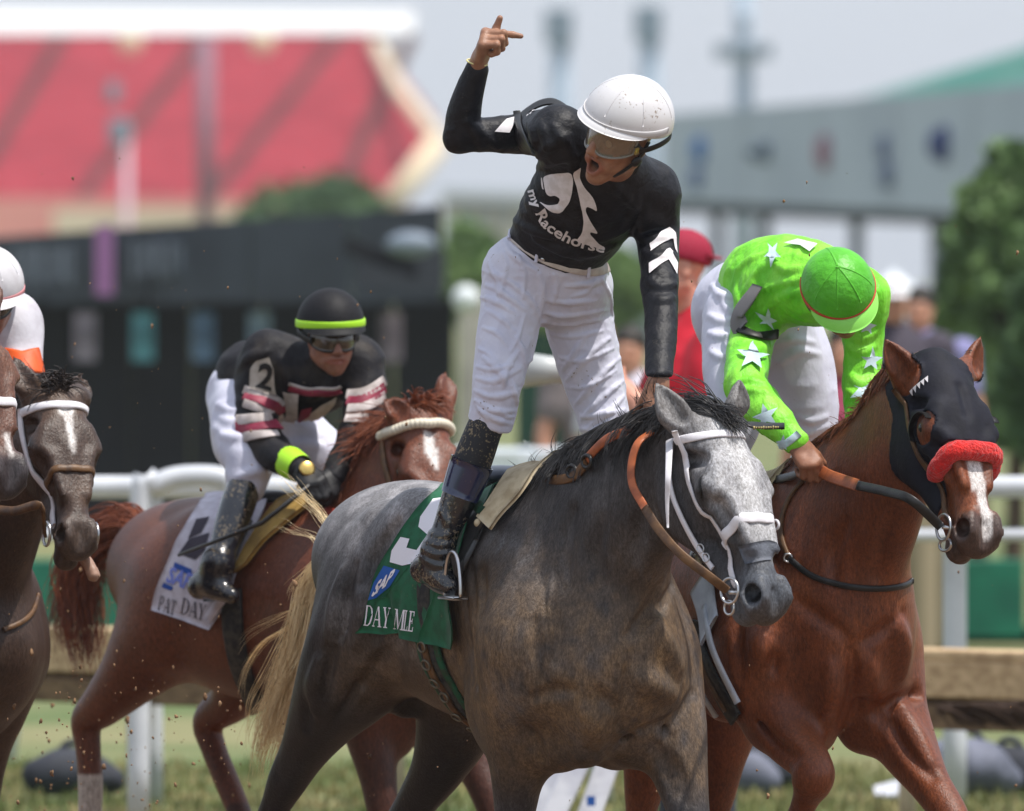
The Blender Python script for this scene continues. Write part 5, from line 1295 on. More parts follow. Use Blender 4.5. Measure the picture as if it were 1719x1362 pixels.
# hood: stretch cloth over the head with open eyes
def cover_from(F, off, fn, name, m, parent, lo, hi, h):
    """close fitting cover: the skin pushed out by off, trimmed by fn(P) < 0"""
    G = Field(lo, hi, h); sl = tuple(slice(0, x) for x in G.n); X = np.meshgrid(*[G.o[i]+G.h*np.arange(G.n[i]) for i in range(3)], indexing='ij'); P = np.stack(X, -1).reshape(-1, 3)
    g = np.maximum(F.sample(P)-off, fn(P)).astype(np.float32); G.g = g.reshape(tuple(G.n)); V, Q = G.mesh(1); return obj(name, V, Q, m, parent)
hood_m = mat('navy_lycra_hood', S(30, 31, 41), .7, S(24, 25, 33), 14, 3, bump=.2, bscale=60, spec=.2)
hd2 = thing('blinker_hood', H2(.1, .08), 'dark navy blinker hood with black eye cups on the chestnut horse', 'hood')
def hood_keep(V):
    t, n, q = H2.loc(V); aq = np.abs(q)
    eye = .050-np.sqrt((t-.207)**2+(n-.006)**2); eye = np.where(aq > .050, eye, -1)
    low = t-(.285+.15*sstep(.03, -.12, n)); back = -n-.135-.085*sstep(.05, .20, t); top = -(t+.075)
    dE = np.full(len(V), 9.0)
    for (b_, m_, t_, _o) in ears2:
        q_ = catmull([np.asarray(b_), np.asarray(m_), np.asarray(t_)], 7)
        for i_, s_ in enumerate(np.linspace(0, 1, len(q_))):
            if s_ > .10: dE = np.minimum(dE, np.linalg.norm(V-q_[i_], axis=1)-.062*(1-.45*s_))
    return np.maximum.reduce([eye, low, back, top, -dE, aq-.2])
hb = np.array([H2(t, n, q) for t in (-.11, .48) for n in (-.3, .12) for q in (-.18, .18)])
cover_from(F2, .006, hood_keep, 'hood', hood_m, hd2, hb.min(0), hb.max(0), .005)
for q in (-1, 1):
    c = H2(.205, -.004, .100*q); th = np.radians(np.linspace(95, 285, 20)) 
    rim0 = [H2(.205+.050*math.cos(a), -.004+.050*math.sin(a), .082*q) for a in th]; rim1 = [H2(.205+.050*math.cos(a), -.004+.048*math.sin(a)+.004, .116*q) for a in th]
    G = np.array([rim0, np.array(rim0)*.5+np.array(rim1)*.5, rim1]); N = np.cross(np.gradient(G, axis=1), np.gradient(G, axis=0)); N /= np.linalg.norm(N, axis=2, keepdims=True)
    Vv, Ff = slab(G, N, .003); obj('eye_cup', Vv, Ff, black_leather, hd2)
zig = []
a0, a1 = np.array([1530, 657]), np.array([1560, 634])
for i in range(5):
    b = a0+(a1-a0)*i/5; e = a0+(a1-a0)*(i+1)/5; zig.append([tuple(b), tuple(e), tuple((b+e)/2+np.array([3, 9]))])
decal(F2, zig, 'zigzag_trim', white_print, hd2, lift=.010, step=5)
br2 = thing('bridle', H2(0, .05), 'dark bridle with a fluffy red shadow roll on the chestnut horse', 'bridle', 'bridles')
red_fl = mat('red_fleece', S(232, 36, 30), .9, S(206, 26, 24), 60, 3, bump=1.0, bscale=95, bdist=.02, sheen=.3)
for q in (-1, 1):
    P_ = project(F2, catmull([H2(.03, -.05, .12*q), H2(.20, -.075, .12*q), H2(.33, -.075, .1*q), H2(.47, -.062, .085*q), H2(.495, -.06, .08*q)], 6), .010, 6); Vv, Ff = ribbon(P_, F2.grad(P_), .018, .004); obj('cheekpiece', Vv, Ff, brown_leather, br2)
    MB().torus(H2(.505, -.066, .072*q), .038, .0045, np.array([H2.a, H2.n, H2.s]), 26, 8).build('bit_ring', steel_m, br2)
    MB().torus(H2(.545, -.095, .06*q), .026, .0045, np.array([nrm(H2.a+H2.n*.6), H2.n, H2.s]), 22, 8).build('bit_ring', steel_m, br2)
MB().tube([H2(.505, -.066, -.075), H2(.51, -.062, 0), H2(.505, -.066, .075)], .006, 8).build('bit', steel_m, br2)
a = np.radians(np.linspace(-98, 98, 40)); c = H2(.338, -.03, 0); ax_ = nrm(H2.a+H2.n*.22); e1 = nrm(H2.n-ax_*(H2.n@ax_)); e2 = np.cross(ax_, e1)
e2 = e2 if e2@H2.s > 0 else -e2
p, hit = F2.march(np.tile(c, (40, 1)), np.cos(a)[:, None]*e1+np.sin(a)[:, None]*e2, 0, .2, outward=True); p = p[hit]; n = F2.grad(p)
for _ in range(6): p[1:-1] = (p[:-2]+2*p[1:-1]+p[2:])/4
m = MB(); rr = np.full(len(p), .030); rr[0] = rr[-1] = .019; rr[1] = rr[-2] = .027; m.tube(p+n*.014, rr, 20); Vr = np.array(m.V); Vr = Vr+(Vr-c)/np.linalg.norm(Vr-c, axis=1, keepdims=True)*(.006*(vnoise(Vr*60)-.5))[:, None]; m.V = [tuple(x) for x in Vr]; roll_ = m.build('shadow_roll', red_fl, br2)
tape2 = mat('white_nose_tape', S(222, 222, 226), .6, S(205, 205, 212), 60, bump=.25, bscale=110)
tpx = resample(catmull([(1616, 790), (1634, 788), (1652, 784)], 6), 12); btx = resample(catmull([(1630, 822), (1644, 834), (1656, 838), (1666, 832)], 6), 12)
gp = np.array([tpx*(1-t)+btx*t for t in np.linspace(0, 1, 6)]).reshape(-1, 2); p, n, hh = F2.cast(gp[:, 0], gp[:, 1], .004)
if hh.all(): Vv, Ff = slab(p.reshape(6, 12, 3), n.reshape(6, 12, 3), .003); obj('nose_tape', Vv, Ff, tape2, br2)
# reins, martingale strap, cloth edge, girth
rn2 = thing('reins', P2(1420, 800, -.2), 'orange and black reins held by the jockey in green', 'reins', 'reins')
bit2 = H2(.505, -.066, -.080)
hand2 = P2(1362, 780, -.21)
rein([hand2+np.array([.03, 0, -.02]), P2(1395, 800, -.20), P2(1440, 815, -.21)], .036, .004, tan_leather, par=rn2)
rein([P2(1440, 815, -.21), P2(1490, 826, -.20), P2(1530, 840, -.19), bit2], .028, .005, black_leather, par=rn2)
rein([hand2+np.array([-.02, 0, -.02]), P2(1326, 800, -.16), P2(1300, 806, -.12)], .026, .004, black_leather, par=rn2)
ys2 = thing('martingale_yoke', P2(1330, 950, -.3), 'thin dark martingale strap round the chest of the chestnut horse', 'strap')
strap(F2, [(1352, 806), (1330, 832), (1314, 870), (1314, 905), (1326, 938)], .016, .005, 'yoke_strap', brown_leather, ys2, lift=.006)
strap(F2, [(1326, 938), (1365, 968), (1420, 984), (1475, 988), (1520, 982), (1532, 970)], .018, .005, 'breast_strap', black_leather, ys2, lift=.006)
MB().torus(F2.cast(1326, 938, .010)[0][0], .012, .004, np.array([CR, Z3, CF]), 16, 6).build('ring', steel_m, ys2)
sc2 = thing('saddle_cloth', P2(1190, 1000, -.3), 'pale grey racing cloth on the chestnut horse, mostly hidden by the grey', 'saddle cloth', 'saddle cloths')
pale = mat('pale_cloth', S(196, 202, 212), .7, S(178, 184, 196), 20, bump=.1, bscale=200)
def curtain(F, fr, wither, x0, x1, zlen, lift, nm, m, par, ph0=0, th=.006):
    """cloth over the back given in horse coordinates: x0..x1 along the body, hanging zlen down"""
    o = fr.P(*wither); G = []
    for q in np.linspace(-1, 1, 37):
        row = []
        for x in np.linspace(x0, x1, 14):
            a_ = q*1.75; c_ = o+fr.h*x-Z3*.34; row.append(c_+fr.l*(math.sin(a_)*.34)+Z3*(math.cos(a_)*.34))
        G.append(row)
    G = np.array(G); sh = G.shape; P_ = G.reshape(-1, 3)
    for q in range(3): P_ = project(F, P_, lift, 4)
    keepz = P_[:, 2] > (o[2]-zlen-.2)
    N = F.grad(P_).reshape(sh); Vv, Ff = slab(P_.reshape(sh), N, th); return obj(nm, Vv, Ff, m, par)
strap(F2, [(1180, 975), (1190, 1010), (1196, 1060)], .13, .006, 'cloth', pale, sc2, lift=.012)
gt2 = thing('girth', P2(1200, 1120, -.3), 'black girth with pale edges round the chestnut horse', 'girth', 'girths')
strap(F2, [(1172, 1040), (1186, 1100), (1212, 1160), (1240, 1206)], .090, .008, 'girth_band', black_web, gt2, lift=.012)
strap(F2, [(1192, 1020), (1202, 1080), (1222, 1130), (1245, 1178)], .022, .006, 'edge', pale, gt2, lift=.020)
strap(F2, [(1168, 1108), (1182, 1150), (1208, 1196)], .020, .006, 'edge', pale, gt2, lift=.020)
strap(F2, [(1176, 1060), (1196, 1130), (1228, 1190)], .018, .006, 'buckle_strap', brown_leather, gt2, lift=.022)
sd2 = thing('saddle', P2(1290, 836, 0), 'racing saddle with a pale pommel pad on the chestnut horse', 'saddle', 'racing saddles')
Vv, Ff = drape(F2, fr2, [(1262, 815), (1258, 845), (1262, 872)], [(1300, 812), (1288, 840), (1284, 866)], 8, 12, .020, .014); obj('pommel_pad', Vv, Ff, cream_pad, sd2)
MB().sphere(P2(1235, 812, 0)+Z3*.02, (.15, .11, .03), np.array([fr2.h, fr2.l, Z3]), 18, 8).build('seat', black_leather, sd2)
# mane of the chestnut
chm = mat('chestnut_mane_hair', S(92, 50, 30), .45, S(124, 70, 42), 60, 2, (1, 1, .2))
def mane_on(F, fr, pts, n, mtl, parent, ln=(.08, .16), dirn=(-.5, .3, .45), fly=.5, r=.0024, seed=1, near=1.0):
    R = random.Random(seed); q = catmull(pts, 8); st = []
    for i in range(n):
        t = R.random()*(len(q)-1); a = int(min(t, len(q)-2)); f = t-a; u, v = q[a]*(1-f)+q[a+1]*f; b = fr.P(u, v+R.uniform(0, 16), R.uniform(-.03, .03)); L = R.uniform(*ln)
        if R.random() < fly: dd = nrm(np.array(dirn)+np.array([R.uniform(-.35, .35) for _ in range(3)])); g = -.14
        else: dd = nrm(-fr.l*.6*near-fr.h*.6+Z3*R.uniform(-.1, .3)); g = -.2
        P = [b]; cv = np.array([R.uniform(-1, 1) for _ in range(3)])*.12
        for k in range(6): dd = nrm(dd+Z3*g+cv+np.array([R.uniform(-1, 1) for _ in range(3)])*.14); P.append(P[-1]+dd*L/6)
        st.append((lay(F, np.array(P), R.uniform(.003, .012)), np.linspace(r, .0007, 7)*R.uniform(.6, 1.3)))
    Vv, Ff = hair(st); return obj('mane', Vv, Ff, mtl, parent)
mane_on(F2, fr2, [(1522, 622), (1490, 648), (1460, 684), (1425, 725), (1390, 765), (1360, 795)], 1100, chm, horse2, ln=(.04, .085), dirn=(-.7, .2, .3), fly=.35, seed=5)
tail(fr2, [(1000, 950, 0), (975, 990, 0), (960, 1060, 0), (950, 1150, 0), (945, 1250, 0)], 150, chm, horse2, .03)
# ---- jockey in green
green_silk = mat('lime_green_silk', S(108, 206, 40), .50, S(140, 224, 66), 9, 4, bump=.6, bscale=20, bstretch=(1, 1, .4), bdist=.03, spec=.35, specks=(80, 1.08, (.22, .18, .10), .6))
green_hel = mat('lime_green_cap_silk', S(88, 182, 44), .42, S(78, 168, 40), 10, 3, bump=.5, bscale=18, bdist=.02, spec=.35, specks=(120, 1.04, (.22, .2, .12), .7))
green_pk = mat('pale_lime_peak', S(146, 226, 96), .35)
star_m = mat('pale_star_print', S(196, 216, 222), .5, S(176, 198, 206), 20)
jockey2 = thing('person', P2(1240, 850), 'jockey in lime green with pale stars and green helmet crouching on the chestnut horse', 'person', 'jockeys riding the horses')
d_sh = ((P2(1370, 480, 0)-C0)@CF)-DIST
s2R, s2L = W(1290, 494, d_sh+.10), W(1448, 500, d_sh-.05)
pe2, wa2, ch2, up2 = P2(1244, 530), P2(1278, 480), W(1315, 468, d_sh+.16), W(1362, 478, d_sh+.03)
lat2 = nrm(s2L-s2R); latp2 = fr2.l
d_h = ((P2(1362, 775, -.20)-C0)@CF)-DIST
e2R, w2R = W(1250, 648, d_sh*.5+d_h*.5), W(1336, 742, d_h); e2L, w2L = W(1447, 640, d_sh-.05), W(1440, 735, d_sh-.12)
pp = np.array([s2R, s2L, pe2, wa2, e2R, w2R, e2L, w2L])
FG = Field(pp.min(0)-.22, pp.max(0)+.2, .006)
FG.chain([P2(1272, 512), P2(1286, 478), ch2, up2, W(1392, 492, d_sh-.08)], [.108, .122, .13, .12, .08], [.128, .145, .175, .165, .08], side=np.array([latp2, latp2, lat2, lat2, lat2]), k=.03, n=6)
FG.cone(up2, s2R, .075, .072, k=.06); FG.cone(up2, s2L, .075, .070, k=.06)
FG.chain([s2R, W(1262, 570, d_sh+.06), e2R], [.082, .068, .060], k=.05, n=5); FG.chain([e2R, W(1285, 690, d_h*.8+d_sh*.2), w2R], [.060, .058, .036], k=.02, n=5)
FG.chain([s2L, W(1448, 570, d_sh-.03), e2L], [.072, .060, .052], k=.05, n=5); FG.chain([e2L, W(1446, 690, d_sh-.1), w2L], [.052, .050, .036], k=.02, n=5)
folds(FG, [[(1230, 480), (1250, 445), (1290, 425)], [(1250, 490), (1275, 455), (1320, 430)], [(1278, 500), (1300, 480), (1350, 470)], [(1290, 520), (1310, 500), (1350, 488)], [(1262, 540), (1282, 520), (1295, 500)], [(1255, 600), (1275, 585), (1296, 590)],
           [(1228, 650), (1250, 640), (1285, 645)], [(1232, 665), (1255, 655), (1285, 660)], [(1290, 560), (1320, 575), (1370, 570)], [(1425, 560), (1445, 570), (1468, 560)], [(1425, 580), (1445, 592), (1468, 582)], [(1424, 630), (1446, 645), (1468, 632)], [(1424, 655), (1446, 668), (1466, 655)], [(1235, 470), (1240, 500), (1255, 530)],
           [(1300, 440), (1320, 455), (1345, 450)], [(1255, 525), (1270, 510), (1278, 490)], [(1246, 520), (1258, 500), (1264, 475)]], r=.009, k=.016)
gG = FG.g.copy(); V, Q = FG.mesh(1); V = wrinkle(FG, V, .008, 14); V = wrinkle(FG, V, .004, np.array([30, 30, 10])); jer2 = obj('jersey', V, Q, green_silk, jockey2)
h2R, h2L = P2(1238, 532, -.1), P2(1306, 548, .1); k2R, k2L = P2(1238, 700, -.2), P2(1366, 712, .2)
pp = np.array([h2R, h2L, k2R, k2L, pe2]); FP = Field(pp.min(0)-.22, pp.max(0)+.2, .006)
FP.chain([P2(1258, 492), P2(1240, 520), P2(1242, 570)], [.112, .130, .10], [.135, .148, .115], side=latp2, k=.03, n=5)
FP.chain([h2R, P2(1230, 610, -.16), k2R, P2(1228, 740, -.22)], [.105, .092, .074, .064], k=.05, n=5)
FP.chain([h2L, P2(1340, 620, .16), k2L, P2(1364, 752, .22)], [.125, .110, .076, .064], k=.05, n=5)
folds(FP, [[(1212, 500), (1222, 520), (1238, 525)], [(1190, 530), (1212, 540), (1238, 540)], [(1190, 560), (1210, 565), (1235, 560)], [(1300, 580), (1330, 570), (1365, 575)], [(1335, 720), (1355, 728), (1390, 715)], [(1340, 700), (1362, 708), (1388, 700)], [(1310, 610), (1340, 590), (1375, 595)], [(1195, 480), (1210, 495), (1230, 500)], [(1192, 590), (1212, 600), (1228, 590)]], r=.008, k=.014)
gP = FP.g.copy(); V, Q = FP.mesh(1); V = wrinkle(FP, V, .006, 14); obj('breeches', V, Q, white_breech, jockey2)
A2 = Face(W(1409, 500, d_sh-.22), np.array([.30, -.52, -.80]), np.array([-.06, -.80, .60]), .90)
FH2 = head_mesh(A2, neck=W(1375, 488, d_sh-.02), h=.0045)
hd_ = [FH2.mesh(1)]
d2r = nrm(W(1362, 782, d_h-.03)-w2R)
hd_.append(hand_mesh(w2R, d2r, np.array([-.1, .75, -.6]), np.array([.75, -.1, .6]), [(40, 60, 40), (50, 70, 45), (55, 75, 45), (60, 75, 45)], thumb=(30, 25, 20), k=1.05, h=.004, fore=W(1318, 722, d_h)).mesh(1))
hd_.append(hand_mesh(w2L, nrm(W(1425, 790, d_sh-.15)-w2L), np.array([-.2, .75, -.2]), np.array([-.7, 0, .4]), [(50, 70, 40)]*4, h=.004, fore=W(1441, 715, d_sh-.1)).mesh(1))
Vb, Qb = join(hd_+[inner(FG, gG, .016), inner(FP, gP, .016)])
obj('body', Vb, Qb, skin_tan, jockey2, col=skin_cols(A2, Vb, S(146, 100, 76)))
def helmet_on(A, parent, shell, band, peakm=None, rx=.138, ry=.122, rz=.130, rim=.012, pk=.03, band_u=.020, band_w=.016, h=.004, seams=True):
    F = helmet_field(A, rx=rx, ry=ry, rz=rz, c=(-.012, 0, .045), rim=rim, h=h); V, Q = F.mesh(1)
    o = obj('helmet', V, Q, shell, parent)
    peak_on(F, A, peakm or shell, o, rim=rim, pk=pk, c=(-.012, 0, .045))
    # band follows the rim, rising to the back
    a = np.radians(np.linspace(-125, 125, 50)); d = np.cos(a)[:, None]*A.f+np.sin(a)[:, None]*A.l; c = np.array([A(-.012, 0, band_u+rim+.010*math.cos(x)) for x in a])
    p, hit = F.march(c+d*.22, -d, 0, .21); p = p[hit]; n = F.grad(p); n = nrm_rows(n-A.u*(n@A.u)[:, None]*.7)
    Vv, Ff = ribbon(p+n*.001, n, band_w, .0025); obj('helmet_band', Vv, Ff, band, o)
    if seams:
        for az in (20, 60, -20, -60, 180):
            r_ = math.radians(az); d0 = A.f*math.cos(r_)+A.l*math.sin(r_); th = np.radians(np.linspace(25, 88, 16)); c = A(-.012, 0, .045)
            d = np.cos(th)[:, None]*d0+np.sin(th)[:, None]*A.u; p, hit = F.march(c+d*.24, -d, 0, .22); p = p[hit]
            if len(p) > 4: Vv, Ff = ribbon(p, F.grad(p), .006, .0014); obj('helmet_seam', Vv, Ff, shell, o)
    return F, o
def nrm_rows(a): return a/np.maximum(np.linalg.norm(a, axis=1, keepdims=True), 1e-9)
helmet_on(A2, jockey2, green_hel, mat('red_cap_band', S(196, 60, 44), .6), green_pk, pk=.042, rim=.030)
dark_lens = mat('dark_goggle_lens', (.03, .025, .02), .08, spec=.7)
goggles(A2, jockey2, dark_lens, strap_black)
for q in (1, -1):
    P_ = catmull([A2(.05, .085*q, -.002), A2(0, .110*q, .005), A2(-.07, .110*q, .020), A2(-.13, .07*q, .035)], 6); Vv, Ff = ribbon(P_, np.array([nrm(x-A2(-.02, 0, .01)) for x in P_]), .022, .003); obj('goggle_strap', Vv, Ff, strap_black, jockey2)
def star(cx, cy, r, rot_=0, sx=1.0):
    return [(cx+sx*r*(1 if i % 2 == 0 else .42)*math.sin(rot_+i*math.pi/5), cy-r*(1 if i % 2 == 0 else .42)*math.cos(rot_+i*math.pi/5)) for i in range(10)]
decals(FG, [star(1262, 603, 24, .1), star(1287, 535, 22, .25, .85), star(1288, 700, 20, -.3), star(1460, 605, 22, .1, .7), star(1455, 545, 19, .2, .7), star(1448, 660, 19, .5, .9), star(1300, 430, 20, .6, .7), star(1318, 742, 12, 0)], 'sleeve_star', star_m, jer2, lift=.014, step=8)
decal(FG, [[(1338, 566), (1362, 545), (1368, 570), (1360, 574)], [(1318, 414), (1340, 408), (1372, 416), (1360, 428), (1345, 418)]], 'white_panel', white_print, jer2, lift=.014, step=8)
strap(FG, [(1244, 556), (1262, 566), (1284, 568), (1300, 560)], .030, .004, 'arm_band', strap_black, jockey2, lift=.012)
P_ = catmull([FG.cast(1246, 558, .012)[0][0], FG.cast(1248, 525, .030)[0][0], FG.cast(1262, 500, .030)[0][0], FG.cast(1278, 482, .02)[0][0]], 6); Vv, Ff = ribbon(P_, np.tile(nrm(np.array([-.8, -.4, .3])), (len(P_), 1)), .07, .003); obj('number_flap', Vv, Ff, mat('grey_flap', (.16, .15, .15), .6), jockey2)
strap(FG, [(1312, 748), (1326, 742), (1340, 730)], .022, .003, 'cuff', star_m, jer2, lift=.008)
for K, An, he, to in ((P2(1226, 735, -.23), P2(1200, 900, -.33), P2(1180, 935, -.335), P2(1222, 965, -.335)), (P2(1366, 745, .225), P2(1320, 900, .33), P2(1300, 935, .335), P2(1345, 965, .335))):
    f = leg_low(K, An, he, to, jockey2, 1); V, Q = f.mesh(1); obj('boot', V, Q, boot_m, jockey2)
# ------------------------------------------------------------------ third horse: dark chestnut with jockey number 2
fr3 = Frame(545, 852, 3.0, 45); P3 = fr3.P; M3 = fr3.M
T3 = [(735, 1060, .18, .17), (700, 1055, .25, .23), (625, 1035, .325, .26), (545, 1020, .335, .265), (450, 1008, .335, .29), (372, 992, .31, .29), (318, 968, .255, .25), (280, 956, .20, .20), (256, 966, .14, .15)]
N3 = [(620, 950, .29, .19, 0), (652, 880, .24, .145, 0), (676, 805, .185, .11, 0), (694, 745, .13, .088, .0), (702, 722, .09, .078, 0)]
poll3 = P3(702, 704, .02); nose3 = poll3+np.array([62/518, -.34, -250/518]); H3 = HeadFrame(poll3, nose3, 74, k=1.02)
L3 = [[(625, 1090, -.16, .15), (618, 1160, -.17, .115), (622, 1230, -.17, .085), (634, 1300, -.17, .062), (642, 1355, -.17, .052), (650, 1400, -.17, .040), (655, 1480, -.17, .034), (660, 1560, -.17, .042), (672, 1600, -.17, .055)],
      [(700, 1090, .16, .15), (735, 1170, .17, .115), (770, 1220, .17, .085), (800, 1290, .17, .062), (820, 1340, .17, .052), (835, 1400, .17, .038), (845, 1470, .17, .034), (855, 1540, .17, .05)],
      [(304, 990, -.11, .17), (274, 1062, -.14, .160), (222, 1130, -.18, .108), (174, 1182, -.19, .074), (146, 1210, -.19, .054), (148, 1255, -.19, .043), (152, 1320, -.19, .042), (150, 1390, -.19, .040), (150, 1430, -.19, .048), (160, 1465, -.19, .038), (166, 1490, -.19, .055), (168, 1506, -.19, .062)],
      [(400, 1060, .12, .18), (415, 1120, .16, .125), (392, 1172, .17, .078), (350, 1210, .18, .053), (358, 1255, .18, .043), (384, 1320, .18, .042), (408, 1380, .18, .040), (420, 1420, .18, .048), (434, 1450, .18, .038), (440, 1470, .18, .058)]]
F3, tp3, np3, lp3 = horse_field(fr3, T3, N3, H3, L3, .011, nside=[0, 0, .2, .6, 1])
for pts, lg in zip(lp3, L3): limb(F3, pts, lg, .06)
muscles(F3, fr3, (545, 852), dx=.0, dz=.02, s=.95)
horse_head(F3, H3, ears=[(M3(694, 708, -.075), W(668, 690, 2.62), W(644, 668, 2.62), np.array([.1, -.8, .4])), (H3(-.005, .02, .075), H3(-.08, .05, .10), H3(-.15, .04, .11), np.array([.6, -.7, .2]))])
V, Q = F3.mesh(1)
g3 = P3(450, 1500); g3[2] = 0
horse3 = thing('racehorse', g3, 'dark liver chestnut racehorse with a white star and beaded browband, carrying the jockey numbered 2', 'horse', 'racehorses galloping')
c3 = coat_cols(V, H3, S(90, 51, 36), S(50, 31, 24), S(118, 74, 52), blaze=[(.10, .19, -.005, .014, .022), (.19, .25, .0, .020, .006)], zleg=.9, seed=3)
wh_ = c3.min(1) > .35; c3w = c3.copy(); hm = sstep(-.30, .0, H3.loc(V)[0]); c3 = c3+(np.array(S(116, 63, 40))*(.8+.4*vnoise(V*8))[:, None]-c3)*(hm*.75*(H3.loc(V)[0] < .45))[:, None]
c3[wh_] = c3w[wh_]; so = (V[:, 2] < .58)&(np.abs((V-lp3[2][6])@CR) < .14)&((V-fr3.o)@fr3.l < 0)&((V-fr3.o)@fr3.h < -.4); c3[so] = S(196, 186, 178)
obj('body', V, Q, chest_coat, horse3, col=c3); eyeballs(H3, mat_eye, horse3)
red_mane = mat('red_mane_hair', S(112, 58, 36), .45, S(142, 78, 48), 60, 2, (1, 1, .2))
mane_on(F3, fr3, [(692, 690), (664, 700), (640, 740), (622, 790), (596, 830), (565, 850)], 900, red_mane, horse3, ln=(.10, .20), dirn=(-.8, .2, .05), fly=.35, seed=8, r=.003)
R_ = random.Random(11); st_ = []
for i in range(80):
    b = H3(R_.uniform(-.03, .02), R_.uniform(.05, .08), R_.uniform(-.04, .04)); dd = nrm(np.array([.2+R_.uniform(-.6, .6), -.2, .7])); pts = [b]
    for k in range(6): dd = nrm(dd-Z3*.28+np.array([.12, 0, 0])+np.array([R_.uniform(-1, 1) for _ in range(3)])*.12); pts.append(pts[-1]+dd*.014)
    st_.append((np.array(pts), np.linspace(.004, .001, 7)))
Vv, Ff = hair(st_); obj('forelock', Vv, Ff, red_mane, horse3)
tail(fr3, [(262, 905, 0), (215, 880, 0), (160, 905, 0), (128, 965, -.02), (132, 1030, -.02), (140, 1085, -.02), (138, 1130, -.02)], 800, red_mane, horse3, .050,
     wisps=[([(190, 900, 0), (140, 940, 0), (110, 1000, 0), (95, 1060, 0)], 90, .045), ([(140, 960, 0), (105, 1000, 0), (100, 1060, 0), (108, 1110, 0)], 60, .03), ([(230, 890, 0), (180, 895, 0), (140, 960, 0), (135, 1040, 0), (150, 1110, 0)], 120, .05)], r0=.004)
br3 = thing('bridle', H3(0, .05), 'bridle with a white beaded browband on the dark chestnut horse', 'bridle', 'bridles')
a = np.radians(np.linspace(-92, 80, 26)); c = H3(.04, -.03, 0); ax_ = nrm(H3.a-H3.n*.35); e1 = nrm(H3.n-ax_*(H3.n@ax_)); e2 = np.cross(ax_, e1); e2 = e2 if e2@H3.s > 0 else -e2
p, hit = F3.march(np.tile(c, (26, 1)), np.cos(a)[:, None]*e1+np.sin(a)[:, None]*e2, 0, .22, outward=True); p = p[hit]; n = F3.grad(p); q_ = resample(p+n*.008, 30)
bead_m = mat('cream_beads', S(214, 206, 186), .4)
base_b = MB(); base_b.tube(p+n*.004, .010, 8); bb = base_b.build('browband', bead_m, br3)
for x in q_: MB().sphere(x, .0165, nu=10, nv=7).build('bead', bead_m, bb)
for q in (-1, 1):
    P_ = project(F3, catmull([H3(.03, -.03, .12*q), H3(.20, -.06, .12*q), H3(.33, -.065, .1*q), H3(.47, -.062, .085*q)], 6), .005, 6); Vv, Ff = ribbon(P_, F3.grad(P_), .020, .005); obj('cheekpiece', Vv, Ff, brown_leather, br3)
head_ring(.36, .25, .024, .005, 'noseband', brown_leather, br3, -120, 120, F=F3, H=H3)
MB().torus(H3(.50, -.064, -.074), .036, .0045, np.array([H3.a, H3.n, H3.s]), 24, 8).build('bit_ring', steel_m, br3)
sc3 = thing('saddle_cloth', P3(330, 980, -.35), 'white racing cloth with blue logo panel under the jockey numbered 2', 'saddle cloth', 'saddle cloths')
wc = mat('white_racing_cloth', S(206, 202, 214), .75, S(186, 180, 190), 24, 3, bump=.12, bscale=200, specks=(60, 1.06, (.2, .15, .1), .6))
Vv, Ff = drape(F3, fr3, [(345, 835), (318, 880), (286, 940), (266, 985), (256, 1024)], [(452, 838), (430, 890), (405, 950), (382, 1010), (356, 1056)], 20, 30, .012, .006, wrinkle=.014); obj('cloth', Vv, Ff, wc, sc3); SK3 = Skin(Vv, Ff)
blue3 = mat('blue_logo', S(30, 74, 158), .7)
for pl in ([(294, 944), (322, 956), (324, 972), (318, 966), (292, 952)], [(276, 978), (292, 986), (288, 992), (272, 986)]): decal(SK3, [pl], 'logo_panel', blue3, sc3, lift=.003, step=6)
text_quad(SK3, 'SAP', (279, 976), (318, 990), (10, -24), 'logo_lettering', mat('pale_blue_print', S(120, 134, 214), .7), sc3, lift=.004, step=6, bold=.03)
ink = mat('dark_print', S(60, 54, 66), .7)
decal(SK3, slab_letters('PAT', [(266, 1024), (294, 1034)], (.2, -1), 24, [.8, .9, .85], .1), 'lettering', ink, sc3, lift=.003, step=6)
decal(SK3, slab_letters('DAY', [(304, 1030), (344, 1043)], (.2, -1), 26, [.9, .9, .85], .1), 'lettering', ink, sc3, lift=.003, step=6)
for pl in ([(318, 905), (352, 895), (344, 925), (328, 940), (300, 930)], [(330, 872), (352, 868), (338, 895), (316, 905)]): decal(SK3, [pl], 'numeral', ink, sc3, lift=.003, step=6)
sd3 = thing('saddle', P3(450, 870, 0), 'racing saddle with a gold pommel pad on the dark chestnut horse', 'saddle', 'racing saddles')
gold_pad = mat('gold_suede', S(176, 142, 74), .7, S(146, 116, 60), 20, bump=.15, bscale=120)
Vv, Ff = drape(F3, fr3, [(470, 850), (440, 890), (415, 930), (398, 965)], [(528, 850), (490, 880), (452, 912), (420, 950)], 8, 14, .026, .014); obj('pommel_pad', Vv, Ff, gold_pad, sd3)
MB().sphere(P3(440, 845, 0)+Z3*.015, (.15, .12, .03), np.array([fr3.h, fr3.l, Z3]), 18, 8).build('seat', black_leather, sd3)
Vv, Ff = drape(F3, fr3, [(408, 880), (385, 930), (365, 985), (352, 1010)], [(432, 885), (412, 930), (395, 975), (380, 1010)], 6, 10, .034, .006, both=False); obj('saddle_flap', Vv, Ff, black_leather, sd3)
gt3 = thing('girth', P3(470, 1100, -.3), 'dark girth round the dark chestnut horse', 'girth', 'girths')
strap(F3, [(392, 990), (395, 1060), (410, 1130), (436, 1185)], .085, .008, 'girth_band', black_web, gt3, lift=.012)
strap(F3, [(398, 985), (372, 1020), (358, 1040)], .034, .006, 'girth_end', wc, gt3, lift=.030)
